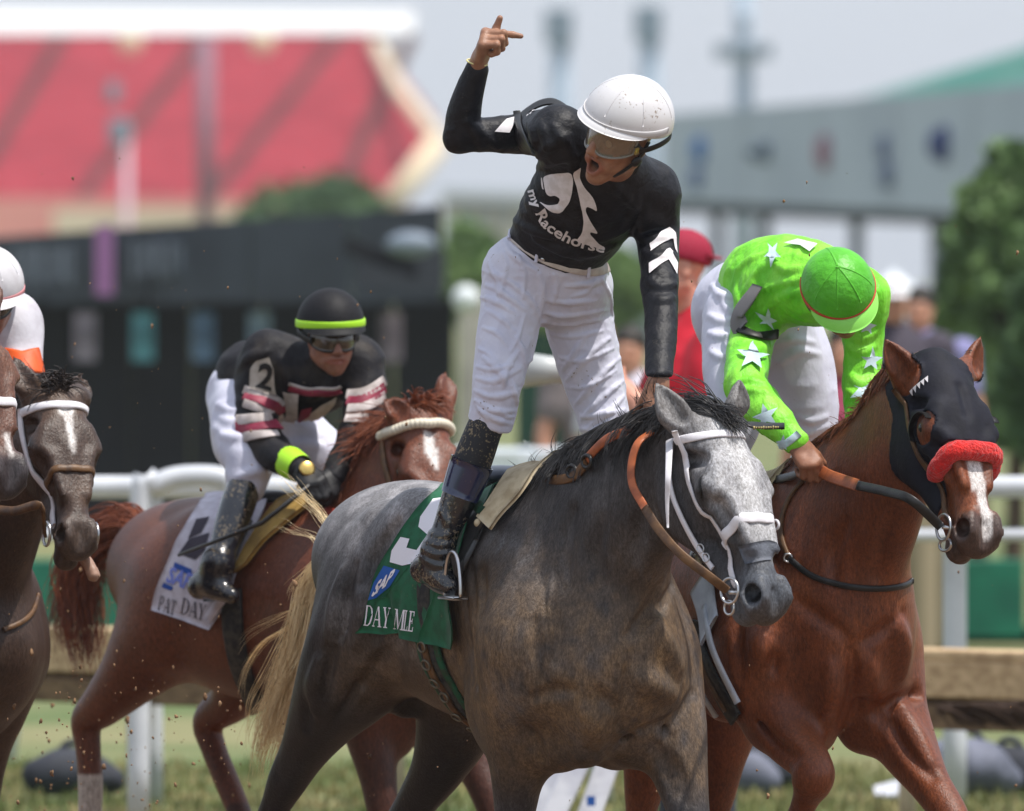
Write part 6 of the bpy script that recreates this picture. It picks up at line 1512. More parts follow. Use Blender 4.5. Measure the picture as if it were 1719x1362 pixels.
rn3 = thing('reins', P3(560, 850, -.2), 'red rubber reins held by the jockey numbered 2', 'reins', 'reins')
red_rub = mat('red_rubber_rein', S(150, 52, 36), .5)
rein([P3(528, 842, -.16), P3(560, 862, -.18), P3(610, 880, -.18), P3(660, 900, -.17), H3(.50, -.064, -.08)], .030, .006, red_rub, par=rn3)
# ---- jockey number 2
mud_blk = mat('dusty_black_silk', S(30, 29, 33), .6, S(62, 56, 51), 10, 4, lo=.5, hi=.75, spec=.2, bump=.4, bscale=30, specks=(70, 1.0, (.16, .13, .10), .6))
maroon = mat('maroon_band', S(140, 42, 66), .55, S(120, 34, 56), 20); off_white = mat('dusty_white_band', S(196, 186, 184), .6, S(160, 150, 146), 18)
jockey3 = thing('person', P3(400, 880), 'jockey numbered 2 in black jersey with maroon and white bands, black helmet with lime stripe', 'person', 'jockeys riding the horses')
dS = ((P3(520, 620, 0)-C0)@CF)-DIST
s3R, s3L = W(452, 600, dS), W(600, 608, dS-.02); e3R, w3R = W(428, 716, dS-.05), W(505, 788, dS-.30); e3L, w3L = W(606, 700, dS-.12), W(560, 800, dS-.28)
pe3, wa3, ch3, up3 = P3(404, 672), P3(420, 645), W(484, 640, dS+.10), W(525, 632, dS+.01); lat3 = nrm(s3L-s3R)
pp = np.array([s3R, s3L, pe3, wa3, e3R, w3R, e3L, w3L]); FK = Field(pp.min(0)-.24, pp.max(0)+.22, .0075)
FK.chain([P3(412, 660), P3(432, 632), ch3, up3, W(545, 600, dS-.05)], [.112, .122, .126, .112, .07], [.125, .138, .158, .15, .078], side=np.array([fr3.l, fr3.l, lat3, lat3, lat3]), k=.03, n=6)
FK.cone(up3, s3R, .072, .070, k=.06); FK.cone(up3, s3L, .072, .070, k=.06)
FK.chain([s3R, W(434, 655, dS), e3R], [.085, .075, .066], k=.05, n=5); FK.chain([e3R, W(460, 760, dS-.18), w3R], [.066, .058, .036], k=.02, n=5)
FK.chain([s3L, W(614, 650, dS-.06), e3L], [.080, .068, .056], k=.05, n=5); FK.chain([e3L, w3L], [.054, .036], k=.02)
FK.cone(W(545, 600, dS-.05), W(555, 588, dS-.10), .062, .056, k=.02)
folds(FK, [[(400, 620), (420, 600), (450, 590)], [(470, 600), (485, 630), (480, 660)], [(560, 620), (550, 650), (520, 670)], [(405, 700), (428, 706), (460, 700)], [(400, 670), (430, 680), (462, 676)]], r=.010, k=.016)
gK = FK.g.copy(); V, Q = FK.mesh(1); V = wrinkle(FK, V, .010, 12); jer3 = obj('jersey', V, Q, mud_blk, jockey3)
def bandz(F, uv, w, nm, m, par, lift=.010): return strap(F, uv, w, .003, nm, m, par, lift=lift)
for dv, m_, w_ in ((0, off_white, .030), (10, maroon, .036), (22, off_white, .028)):
    bandz(FK, [(412, 655+dv), (435, 664+dv), (458, 672+dv), (474, 678+dv)], w_, 'sleeve_band', m_, jer3)
for dv, m_, w_ in ((0, off_white, .034), (14, maroon, .044), (29, off_white, .034)):
    bandz(FK, [(400, 706+dv), (430, 704+dv), (466, 702+dv)], w_, 'sleeve_band', m_, jer3)
for dv, m_, w_ in ((0, off_white, .034), (11, maroon, .036), (24, off_white, .032)):
    bandz(FK, [(586, 664+dv), (610, 662+dv), (628, 652+dv), (642, 640+dv)], w_, 'sleeve_band', m_, jer3)
bandz(FK, [(582, 705), (600, 704), (616, 702)], .034, 'sleeve_band', off_white, jer3)
decals(FK, [[(478, 655), (503, 659), (499, 712), (480, 708)], [(502, 712), (506, 700), (538, 676), (566, 662), (562, 672), (545, 690), (522, 706)]], 'chest_panel', off_white, jer3, lift=.014, step=8)
decal(FK, [[(497, 706), (508, 682), (524, 678), (520, 692)]], 'chest_diamond', maroon, jer3, lift=.016, step=8)
bandz(FK, [(485, 648), (505, 654), (525, 658), (550, 657), (575, 653)], .022, 'chest_band', maroon, jer3, .016)
bandz(FK, [(485, 642), (505, 648), (525, 652), (550, 651), (575, 647)], .012, 'chest_band', off_white, jer3, .015)
tagm = mat('dusty_number_tag', S(188, 180, 170), .6, S(160, 150, 138), 18)
decal(FK, [[(432, 602), (452, 600), (460, 620), (462, 662), (440, 660), (421, 652), (424, 620)]], 'number_tag', tagm, jer3, lift=.016, step=8)
text_on(FK, '2', [(430, 650), (454, 655)], 42, 'numeral', strap_black, jer3, lift=.019, step=6, bold=.03)
h3R, h3L = P3(410, 690, -.1), P3(452, 700, .1); k3R, k3L = P3(420, 775, -.2), P3(545, 775, .2)
pp = np.array([h3R, h3L, k3R, k3L, pe3]); FQ = Field(pp.min(0)-.24, pp.max(0)+.2, .008)
FQ.chain([P3(412, 650), P3(416, 676), P3(422, 720)], [.11, .12, .10], [.13, .14, .11], side=fr3.l, k=.03, n=5)
FQ.chain([h3R, P3(408, 740, -.16), k3R, P3(414, 812, -.22)], [.112, .10, .082, .068], k=.05, n=5); FQ.chain([h3L, P3(495, 735, .16), k3L, P3(545, 812, .22)], [.12, .112, .086, .068], k=.05, n=5)
folds(FQ, [[(366, 680), (385, 690), (405, 690)], [(368, 700), (388, 708), (405, 705)], [(372, 730), (395, 735), (415, 735)], [(450, 760), (490, 745), (540, 750)], [(400, 800), (430, 790), (460, 800)]], r=.011, k=.016)
gQ = FQ.g.copy(); V, Q = FQ.mesh(1); V = wrinkle(FQ, V, .009, 13); obj('breeches', V, Q, white_breech, jockey3)
A3 = Face(W(556, 566, dS-.16), np.array([.24, -.96, -.16]), np.array([0, -.16, .98]), .90)
FH3 = head_mesh(A3, neck=W(540, 596, dS-.03), h=.0055)
d3 = nrm(W(528, 812, dS-.36)-w3R)
FRh = hand_mesh(w3R, d3, np.array([-.1, .8, -.5]), np.array([.7, -.1, .6]), [(45, 70, 40)]*4, h=.005, k=1.08, fore=W(492, 778, dS-.27)); FLh = hand_mesh(w3L, nrm(W(545, 830, dS-.36)-w3L), np.array([-.5, .7, -.3]), np.array([-.5, -.3, .6]), [(45, 70, 40)]*4, h=.005, fore=W(566, 785, dS-.26))
glove_m = mat('black_glove', (.012, .012, .014), .55, bump=.1, bscale=120)
for f_ in (FRh, FLh): V, Q = inner(f_, f_.g, -.003); obj('glove', V, Q, glove_m, jockey3)
Vb, Qb = join([FH3.mesh(1), FRh.mesh(1), FLh.mesh(1), inner(FK, gK, .018), inner(FQ, gQ, .018)])
obj('body', Vb, Qb, skin_tan, jockey3, col=skin_cols(A3, Vb, S(142, 98, 80)))
blk_hel = mat('black_helmet_cover', S(20, 20, 24), .6, S(26, 25, 28), 14, spec=.2, bump=.1, bscale=60)
lime = mat('lime_stripe', S(168, 226, 44), .5)
FM3, hl3 = helmet_on(A3, jockey3, blk_hel, lime, rim=.022, pk=.035, band_u=.030, band_w=.024, seams=False, h=.005)
goggles(A3, jockey3, mat('amber_goggle_lens', (.06, .045, .03), .07, spec=.8), strap_black, z0=.030)
for q in (1, -1):
    P_ = catmull([A3(.05, .085*q, -.002), A3(0, .104*q, .005), A3(-.07, .106*q, .020), A3(-.13, .06*q, .035)], 6); Vv, Ff = ribbon(P_, np.array([nrm(x-A3(-.02, 0, .01)) for x in P_]), .022, .003); obj('goggle_strap', Vv, Ff, strap_black, jockey3)
fa_ = W(460, 760, dS-.18); wd_ = nrm(w3R-fa_); MB().tube([w3R-wd_*.085, w3R-wd_*.06, w3R-wd_*.03, w3R-wd_*.005], [.050, .053, .051, .047], 18, caps=False).build('wristband', lime, jockey3)
wn_ = nrm(np.array([.25, -.9, .3])); wx_ = nrm(np.cross(Z3, wn_)); wc_ = w3R+wd_*.022+wn_*.034; wt_ = MB(); wt_.tube([w3R+wd_*.012, w3R+wd_*.032], [.036, .036], 16, caps=False); wt_.build('watch_strap', strap_black, jockey3); MB().tube([wc_-wn_*.004, wc_+wn_*.004, wc_+wn_*.007], [.026, .026, .021], 18).build('wristwatch', gold_m, jockey3)
for K, An, he, to in ((P3(414, 805, -.23), P3(366, 945, -.37), P3(336, 985, -.375), P3(388, 1000, -.375)), (P3(545, 805, .225), P3(470, 945, .34), P3(445, 980, .345), P3(495, 992, .345))):
    f = leg_low(K, An, he, to, jockey3, 1); V, Q = f.mesh(1); obj('boot', V, Q, boot_m, jockey3)
MB().tube([P3(300, 932, -.40), P3(372, 905, -.42), P3(440, 878, -.40), P3(520, 815, -.30)], [.006, .007, .008, .008], 8).build('shaft', black_leather, thing('whip', P3(400, 890, -.41), 'dark riding whip held low along the white cloth by the jockey numbered 2', 'whip'))
# ------------------------------------------------------------------ fourth horse: brown with star and stripe, jockey in white
fr4 = Frame(-150, 800, 2.0, 62); P4 = fr4.P; M4 = fr4.M
T4 = [(-24, 1085, .19, .17), (-50, 1088, .26, .225), (-92, 1055, .32, .25), (-145, 1020, .35, .255), (-210, 1015, .335, .28), (-275, 1005, .315, .29), (-335, 970, .27, .27), (-375, 945, .20, .23), (-392, 965, .15, .16)]
N4 = [(-90, 960, .30, .20, 0), (-32, 890, .26, .15, 0), (18, 810, .20, .11, 0), (58, 735, .14, .09, 0), (76, 695, .10, .078, 0)]
poll4 = P4(92, 668, .02); nose4 = poll4+np.array([50/535, -.30, -238/535]); H4 = HeadFrame(poll4, nose4, 70, k=1.03)
L4 = [[(-85, 1100, -.16, .15), (-95, 1180, -.17, .115), (-100, 1260, -.17, .085), (-105, 1340, -.17, .058), (-105, 1440, -.17, .040), (-105, 1560, -.17, .04), (-98, 1640, -.17, .055)], [(-5, 1110, .16, .14), (-6, 1180, .17, .105), (-20, 1250, .17, .075), (-28, 1330, .17, .055), (-30, 1440, .17, .038), (-30, 1560, .17, .04), (-22, 1640, .17, .055)],
      [(-350, 985, -.12, .20), (-365, 1080, -.17, .17), (-395, 1180, -.19, .10), (-415, 1270, -.19, .06), (-410, 1400, -.19, .045), (-405, 1500, -.19, .045), (-400, 1570, -.19, .055)], [(-270, 1080, .12, .18), (-270, 1160, .16, .13), (-300, 1240, .16, .075), (-310, 1300, .16, .055), (-300, 1420, .16, .042), (-295, 1520, .16, .045), (-290, 1590, .16, .055)]]
F4, *_r, lp4 = horse_field(fr4, T4, N4, H4, L4, .011, nside=[0, 0, .2, .6, 1])
for pts, lg in zip(lp4, L4): limb(F4, pts, lg, .06)
muscles(F4, fr4, (-150, 800), dx=.0, dz=.0, s=.93)
horse_head(F4, H4, mouth=1.0, ears=[(H4(-.005, .01, -.075), W(42, 642, 1.05), W(22, 598, 1.1), np.array([.1, -.8, .3])), (H4(-.005, .02, .075), W(136, 652, 1.2), W(142, 628, 1.2), np.array([.5, -.7, .2]))])
V, Q = F4.mesh(1); g4 = P4(-200, 1640); g4[2] = 0
horse4 = thing('racehorse', g4, 'dark brown racehorse with a white star and thin stripe, tongue out, at the left edge', 'horse', 'racehorses galloping')
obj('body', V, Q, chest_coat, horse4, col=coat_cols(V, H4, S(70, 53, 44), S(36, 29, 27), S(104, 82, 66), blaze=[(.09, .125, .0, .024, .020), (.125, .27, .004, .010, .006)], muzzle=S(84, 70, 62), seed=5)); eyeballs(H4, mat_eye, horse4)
MB().tube(catmull([H4(.47, -.10, .01), H4(.54, -.105, .03), H4(.585, -.105, .050), H4(.62, -.11, .062), H4(.65, -.115, .068)], 5), [.016]*6+[.020]*8+[.022]*5+[.016, .008], 10, side=H4.n, flat=.9).build('tongue', mat('tongue', S(150, 118, 100), .45, S(170, 136, 118), 30), horse4)
brm = mat('dark_mane_hair', S(36, 30, 28), .45, S(56, 46, 40), 60, 2, (1, 1, .2))
mane_on(F4, fr4, [(92, 642), (60, 660), (25, 700), (-15, 745), (-60, 780)], 500, brm, horse4, ln=(.06, .14), fly=.5, seed=12)
st_ = []
for i in range(45):
    b = H4(R_.uniform(-.03, .02), R_.uniform(.05, .08), R_.uniform(-.04, .04)); dd = nrm(np.array([.1+R_.uniform(-.6, .6), -.2, .8])); pts = [b]
    for k in range(6): dd = nrm(dd-Z3*.26+np.array([R_.uniform(-1, 1) for _ in range(3)])*.14); pts.append(pts[-1]+dd*.011)
    st_.append((np.array(pts), np.linspace(.004, .001, 7)))
Vv, Ff = hair(st_); obj('forelock', Vv, Ff, brm, horse4)
br4 = thing('bridle', H4(0, .05), 'dark leather bridle with a pale browband on the brown horse at the left', 'bridle', 'bridles')
head_ring(.045, -.35, .026, .006, 'browband', white_tack, br4, -92, 92, F=F4, H=H4)
head_ring(.345, .20, .022, .006, 'noseband', brown_leather, br4, -120, 120, F=F4, H=H4)
for q in (-1, 1):
    P_ = project(F4, catmull([H4(.03, -.03, .12*q), H4(.20, -.08, .12*q), H4(.33, -.075, .1*q), H4(.47, -.065, .085*q)], 6), .006, 6); Vv, Ff = ribbon(P_, F4.grad(P_), .022, .005); obj('cheekpiece', Vv, Ff, white_tack if q < 0 else brown_leather, br4)
    MB().torus(H4(.50, -.070, .074*q), .036, .005, np.array([H4.a, H4.n, H4.s]), 24, 8).build('bit_ring', steel_m, br4)
rn4 = thing('reins', P4(30, 860, -.2), 'brown leather reins of the brown horse at the left edge', 'reins', 'reins')
rein([H4(.50, -.07, -.08), P4(66, 850, -.19), P4(20, 858, -.20), P4(-40, 850, -.19)], .028, .006, brown_leather, par=rn4)
strap(F4, [(62, 1000), (52, 1030), (30, 1048), (5, 1058)], .016, .005, 'breast_strap', brown_leather, thing('martingale_yoke', P4(20, 1050, -.2), 'thin brown strap across the breast of the brown horse at the left edge', 'strap'), lift=.006)
white_jer = mat('white_knit_jersey', S(202, 200, 208), .6, S(184, 180, 188), 16, 3, bump=.12, bscale=70, specks=(70, 1.06, (.25, .2, .16), .6)); orange_m = mat('orange_band', S(222, 92, 34), .55, S(206, 78, 26), 16)
jockey4 = thing('person', P4(-80, 860), 'jockey in white with an orange sleeve band and white helmet at the left edge', 'person', 'jockeys riding the horses')
d4 = 1.55
s4R, s4L = W(-135, 545, d4+.05), W(24, 545, d4); e4L, w4L = W(40, 640, d4-.12), W(-10, 740, d4-.35); e4R, w4R = W(-160, 650, d4-.05), W(-90, 760, d4-.35); pe4 = P4(-205, 600); ch4, up4 = W(-90, 560, d4+.2), W(-45, 545, d4+.06); lat4 = nrm(s4L-s4R)
pp = np.array([s4R, s4L, pe4, e4L, w4L, e4R, w4R]); FW = Field(pp.min(0)-.22, pp.max(0)+.22, .008)
FW.chain([P4(-200, 585), P4(-170, 570), ch4, up4, W(-20, 545, d4-.05)], [.12, .13, .14, .125, .08], [.14, .15, .175, .165, .08], side=np.array([fr4.l, fr4.l, lat4, lat4, lat4]), k=.03, n=6)
FW.cone(up4, s4R, .08, .075, k=.06); FW.cone(up4, s4L, .08, .080, k=.06); FW.chain([s4L, W(36, 590, d4-.05), e4L], [.078, .066, .052], k=.05, n=5); FW.chain([e4L, w4L], [.052, .036], k=.02); FW.chain([s4R, e4R], [.078, .056], k=.05); FW.chain([e4R, w4R], [.056, .036], k=.02)
gW = FW.g.copy(); V, Q = FW.mesh(1); V = wrinkle(FW, V, .012, 12); jer4 = obj('jersey', V, Q, white_jer, jockey4)
strap(FW, [(6, 607), (35, 611), (72, 606)], .085, .004, 'sleeve_band', orange_m, jer4, lift=.010)
FX = Field(np.array(P4(-205, 640))-.45, np.array(P4(-160, 760))+.4, .010); FX.chain([P4(-205, 580), pe4, P4(-195, 660)], [.12, .15, .12], [.14, .16, .13], side=fr4.l, k=.03)
for q in (-1, 1): FX.chain([M4(-200, 640, .1*q), M4(-160, 720, .18*q), M4(-165, 790, .24*q)], [.12, .10, .07], k=.05)
V, Q = FX.mesh(1); obj('breeches', V, Q, white_breech, jockey4)
A4 = Face(W(-20, 500, d4-.14), np.array([.10, -.90, -.38]), np.array([.02, -.36, .93]), .92); FH4 = head_mesh(A4, neck=W(-25, 545, d4-.02), h=.006)
hl = hand_mesh(w4L, nrm(W(-30, 790, d4-.4)-w4L), np.array([-.2, .8, -.4]), np.array([-.6, 0, .5]), [(45, 70, 40)]*4, h=.006, fore=W(-2, 728, d4-.32)); hr = hand_mesh(w4R, nrm(W(-70, 800, d4-.4)-w4R), np.array([-.2, .8, -.4]), np.array([.6, 0, .5]), [(45, 70, 40)]*4, h=.006, fore=W(-98, 748, d4-.3))
Vb, Qb = join([FH4.mesh(1), hl.mesh(1), hr.mesh(1), inner(FW, gW, .02)]); obj('body', Vb, Qb, skin_tan, jockey4, col=skin_cols(A4, Vb, S(140, 100, 82)))
helmet_on(A4, jockey4, mat('dusty_white_helmet', S(204, 202, 206), .5, S(186, 182, 186), 12, specks=(80, 1.05, (.3, .24, .2), .6)), mat('pink_band', S(196, 128, 132), .6), rim=.010, pk=.035, seams=True, h=.005)
goggles(A4, jockey4, dark_lens, strap_black)
for K, An, he, to in ((M4(-165, 780, -.24), M4(-215, 920, -.35), M4(-240, 955, -.35), M4(-200, 975, -.35)), (M4(-165, 780, .24), M4(-215, 920, .35), M4(-240, 955, .35), M4(-200, 975, .35))):
    f = leg_low(K, An, he, to, jockey4, 1); V, Q = f.mesh(1); obj('boot', V, Q, boot_m, jockey4)
# ------------------------------------------------------------------ fifth horse: only its dark muzzle comes into the frame
fr5 = Frame(-330, 700, .9, 60); P5 = fr5.P; M5 = fr5.M
dxs = -330-900; dys = -100
sh5 = lambda L: [(x[0]+dxs, x[1]+dys)+tuple(x[2:]) for x in L]
T5 = sh5(T1); N5 = [(-270, 860, .30, .19, 0), (-200, 780, .26, .15, 0), (-140, 690, .20, .11, 0), (-98, 605, .14, .09, 0), (-78, 562, .10, .078, 0)]
poll5 = P5(-70, 540, .02); nose5 = poll5+np.array([96/555, -.28, -262/555]); H5 = HeadFrame(poll5, nose5, 58, k=1.12)
L5 = [sh5(l) for l in L1]
F5, *_r, lp5 = horse_field(fr5, T5, N5, H5, L5, .012, nside=[0, 0, .2, .6, 1])
for pts, lg in zip(lp5, L5): limb(F5, pts, lg, .06)
muscles(F5, fr5, (-330, 700))
horse_head(F5, H5, mouth=.3, ears=[(H5(-.005, .01, -.075), H5(-.09, .03, -.10), H5(-.16, .03, -.11), H5.n), (H5(-.005, .02, .075), H5(-.09, .03, .10), H5(-.16, .03, .11), H5.n)])
V, Q = F5.mesh(1); g5 = P5(-420, 1600); g5[2] = 0
horse5 = thing('racehorse', g5, 'bay racehorse whose dark muzzle with a pink snip enters at the left edge', 'horse', 'racehorses galloping')
obj('body', V, Q, chest_coat, horse5, col=coat_cols(V, H5, S(96, 62, 48), S(40, 34, 34), S(120, 82, 62), blaze=[(.44, .52, .01, .010, .006)], muzzle=S(60, 58, 62), seed=9)); eyeballs(H5, mat_eye, horse5)
br5 = thing('bridle', H5(0, .05), 'bridle with a chain noseband on the bay horse at the left edge', 'bridle', 'bridles')
head_ring(.36, .25, .028, .006, 'noseband', white_tack, br5, -120, 120, F=F5, H=H5)
for q in (-1, 1):
    P_ = project(F5, catmull([H5(.03, -.03, .12*q), H5(.20, -.06, .12*q), H5(.33, -.065, .1*q), H5(.47, -.062, .085*q)], 6), .005, 6); Vv, Ff = ribbon(P_, F5.grad(P_), .020, .005); obj('cheekpiece', Vv, Ff, brown_leather, br5)
    MB().torus(H5(.50, -.064, .074*q), .036, .0045, np.array([H5.a, H5.n, H5.s]), 24, 8).build('bit_ring', steel_m, br5)
# ------------------------------------------------------------------ the place behind: ground, rails, boards, stands, trees, people
def at(u, v, D):
    return C0+ray(u, v)*D
def X(u, D): return (u-PXW/2)/FPX*D
def Zv(v, D): return float((C0+ray(PXW/2, v)*D)[2])
Rb = random.Random(21)
def grid_sheet(name, x0, x1, y0, y1, nx, ny, z, m, amp=0.0, kind='structure'):
    x = np.linspace(x0, x1, nx); y = np.linspace(y0, y1, ny); G = np.stack(np.meshgrid(x, y, indexing='ij'), -1).reshape(-1, 2)
    V = np.c_[G, np.full(len(G), z)]; V[:, 2] += amp*(vnoise(np.c_[G*2.2, np.zeros(len(G))])-.5)
    F = grid_faces(nx, ny)[:, ::-1]; F = F[:, ::-1]; o = obj(name, V, F, m); return tag(o, kind=kind)
turf = mat('turf', S(84, 100, 54), .9, S(122, 120, 82), .35, 6, lo=.42, hi=.60, bump=.5, bscale=40)
dirt = mat('track_dirt', S(122, 98, 76), .95, S(92, 72, 56), 1.2, 6, bump=.8, bscale=18)
grid_sheet('ground', -700, 700, -80, 1200, 40, 40, -.02, turf)
grid_sheet('dirt_track', -60, 60, -12, 6.4, 120, 60, -.012, dirt, .02)
lawn_m = mat('worn_lawn', S(92, 94, 58), .9, S(136, 120, 92), .8, 6, lo=.40, hi=.58, bump=.5, bscale=30)
grid_sheet('lawn_strip', -60, 60, 5.6, 11.5, 100, 30, .004, lawn_m, .02)
# grass blades, near strip seen between the legs
gm = mat('grass_blade', S(90, 104, 52), .8, S(150, 138, 96), 1.5, 3)
blades = []; 
for i in range(38000):
    y = Rb.uniform(5.7, 16); x = Rb.uniform(-4.2, 4.2); h = Rb.uniform(.02, .07); a = Rb.uniform(0, 6.28); b = np.array([x, y, 0.0]); t = np.array([math.cos(a)*.008, math.sin(a)*.008, 0]); l_ = np.array([Rb.uniform(-.03, .03), Rb.uniform(-.03, .03), h])
    blades.append((b-t, b+t, b+l_))
Vg = np.array(blades).reshape(-1, 3); Fg = np.arange(len(Vg)).reshape(-1, 3); go = obj('grass', Vg, Fg, gm, smooth=False); tag(go, kind='stuff', label='short worn grass beside the dirt track')
# weathered wooden guard rail in front
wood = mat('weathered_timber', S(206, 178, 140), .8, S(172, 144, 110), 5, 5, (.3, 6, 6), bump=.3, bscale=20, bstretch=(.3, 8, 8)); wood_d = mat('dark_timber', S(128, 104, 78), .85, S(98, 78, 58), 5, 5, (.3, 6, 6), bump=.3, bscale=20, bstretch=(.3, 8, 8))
A = at(-240, 1055, 43.4); B = at(1960, 1116, 39.6); A[2] = B[2] = .735
ru = nrm(B-A); rn_ = np.cross(ru, Z3); rn_ = rn_ if rn_[1] < 0 else -rn_; axr = np.array([ru, rn_, Z3])
rail = thing('guard_rail', (A+B)/2*np.array([1, 1, 0]), 'weathered tan timber guard rail with two boards running behind the horses', 'rail')
LR = np.linalg.norm(B-A)
def rp(s, n, z): return A+ru*s+rn_*n+Z3*(z-.735)
nseg = 4
for k in range(nseg):
    c = LR*(k+.5)/nseg; MB().box(rp(c, .0, .725), (LR/nseg-.012, .16, .045), axr, .008).build('top_board', wood, rail, False)
    MB().box(rp(c, .055, .630), (LR/nseg-.012, .05, .145), axr, .006).build('board', wood, rail, False)
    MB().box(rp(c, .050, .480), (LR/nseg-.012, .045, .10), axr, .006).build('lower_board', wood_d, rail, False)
    MB().box(rp(c, .010, .560), (LR/nseg-.012, .03, .13), axr, .004).build('shadow_board', wood_d, rail, False)  # dark filler added as the shadow in the gap between the boards
post_m = mat('cream_painted_post', S(206, 196, 170), .6, S(184, 172, 146), 6)
for u in (205, 660, 1060, 1500, 1990):
    s = (X(u, 41.5)-A[0])/ru[0]; m = MB(); b = rp(s, -.02, .36); m.tube([b*np.array([1, 1, 0]), b+Z3*.30], .035, 12)
    m.build('post', post_m, rail)
# white running rail behind
whp = mat('white_rail_paint', S(204, 207, 213), .4, S(188, 192, 199), 4, 3)
def white_rail(name, D, top, posts, label, rad=.047, two=True, u0=-200, u1=1950, slope=0.0):
    a = at(u0, 700, D+slope); b = at(u1, 700, D-slope); a[2] = b[2] = top; t = thing(name, (a+b)/2*np.array([1, 1, 0]), label, 'rail')
    P_ = np.array([a*(1-k)+b*k for k in np.linspace(0, 1, 12)]); MB().tube(P_, rad, 14).build('rail_tube', whp, t)
    if two: MB().tube(P_-Z3*.20, rad*.6, 12).build('lower_tube', whp, t)
    for u in posts:
        k = (X(u, D)-a[0])/(b[0]-a[0]); p = a*(1-k)+b*k; q = p+np.array([0, .10, 0])
        MB().tube(catmull([np.array([q[0], q[1], 0]), np.array([q[0], q[1], top*.75]), np.array([p[0], p[1]+.05, top-.03])], 4), .050, 12).build('post', whp, t)
    return t
white_rail('running_rail', 42.6, Zv(818, 42.6), (-120, 252, 640, 1010, 1605, 1900), 'white running rail on round posts beyond the timber guard rail')
0 and white_rail('running_rail', 58.0, Zv(905, 58), (90, 480, 1170, 1690), 'second white rail, farther off across the grass', rad=.05)
# green boards along the far grass edge
gb_m = mat('green_board', S(28, 118, 92), .6, S(20, 98, 78), 3, 3)
fb = thing('barrier', at(900, 1072, 60.5)*np.array([1, 1, 0]), 'low dark green barrier of plain boards at the far side of the grass', 'barrier')
for k in range(18):
    u = -300+k*135; MB().box(np.array([X(u+66, 60.5), 30.5, Zv(1005, 60.5)]), (126/FPX*60.5, .06, 132/FPX*60.5), None, .01).build('board', gb_m, fb, False)
kick = mat('dark_kickboard', S(24, 30, 32), .8)
MB().box(np.array([X(860, 60.6), 30.62, Zv(1068, 60.5)]), (2500/FPX*60.5, .06, .10), None, .01).build('kickboard', kick, fb, False)
# dark infield display wall with banners
chm_ = mat('charcoal_panel', S(62, 68, 78), .7, S(52, 57, 66), 1.2, 3); chd = mat('black_panel', S(20, 23, 30), .8, S(15, 17, 23), 1.0, 3)
DB = 84.0
wallb = thing('display_wall', at(370, 900, DB)*np.array([1, 1, 0]), 'long charcoal display wall with faint lettering and hanging banners at the left', 'wall')
def slabpix(u0, u1, vt0, vt1, vb0, vb1, D0, D1, th):
    """upright panel between two pixel columns, with its own top and bottom at each end"""
    P_ = [at(u0, vb0, D0), at(u1, vb1, D1), at(u1, vt1, D1), at(u0, vt0, D0)]; Q_ = [p+np.array([0, th, 0]) for p in P_]
    return np.array(P_+Q_), [(0, 1, 2, 3), (7, 6, 5, 4), (0, 4, 5, 1), (3, 2, 6, 7), (1, 5, 6, 2), (0, 3, 7, 4)]
def pane(nm, m, par, *a): 
    V, F = slabpix(*a); return obj(nm, V, F, m, par, False)
cols = [-260, -90, 80, 250, 420, 590, 742]
for a_, b_ in zip(cols[:-1], cols[1:]):
    tp = lambda u: 398-52*(u+0)/742
    pane('fascia_panel', chm_, wallb, a_+1.5, b_-1.5, tp(a_), tp(b_), 512, 506, DB+5*(1-(a_+260)/1000), DB+5*(1-(b_+260)/1000), .5)
low = [-260, -120, 20, 120, 220, 320, 440, 560, 660, 764]
for a_, b_ in zip(low[:-1], low[1:]):
    pane('lower_panel', chd, wallb, a_+1.5, b_-1.5, 500, 500, 985, 985, DB+5.8-4*(a_+260)/1000, DB+5.8-4*(b_+260)/1000, .4)
bcols = [(S(150, 140, 152), 143), (S(96, 152, 162), 240), (S(98, 122, 150), 341), (S(130, 150, 168), 436), (S(120, 110, 120), 656), (S(110, 96, 104), 38)]
for k, (c_, u) in enumerate(bcols):
    D = DB+4.6-4*(u+260)/1000; V, F = slabpix(u-18, u+18, 526, 526, 606, 606, D, D, .05); b = obj('banner', V, F, mat('banner_cloth', c_, .8), wallb, False)
    V, F = slabpix(u-12, u+12, 545, 545, 580, 580, D-.02, D-.02, .02); obj('banner_mark', V, F, mat('banner_mark', tuple(x*.6 for x in c_), .8), b, False)
V, F = slabpix(160, 190, 378, 376, 496, 496, DB+2.2, DB+2.2, .1); obj('purple_banner', V, F, mat('purple_cloth', S(140, 96, 142), .8), wallb, False)
lt = mat('faint_mark', S(96, 104, 116), .7)
for u0, n_, v0, v1 in ((24, 7, 412, 480), (222, 9, 404, 468)):     # unreadable pale strokes on the fascia
    for k in range(n_):
        u = u0+k*15; V, F = slabpix(u, u+7+(k % 3)*2, v0+(k % 2)*6, v0+(k % 2)*6, v1-(k % 3)*5, v1-(k % 3)*5, DB+2.6-.0015*u, DB+2.6-.0015*u, .05); obj('faint_stroke', V, F, lt, wallb, False)
sh_ = mat('grey_awning', S(120, 132, 146), .6)
aw = thing('kiosk', at(690, 900, 80)*np.array([1, 1, 0]), 'dark kiosk with a pale lamp standing before the right end of the charcoal wall', 'kiosk')
pane('kiosk_panel', mat('kiosk_charcoal', S(48, 52, 60), .7), aw, 600, 745, 430, 415, 480, 488, 80, 80, 1.5); pane('kiosk_roof', chd, aw, 578, 700, 395, 440, 425, 470, 80, 80, .8)
MB().sphere(at(690, 410, 79.2), (.20, .12, .10)).build('lamp', sh_, aw)
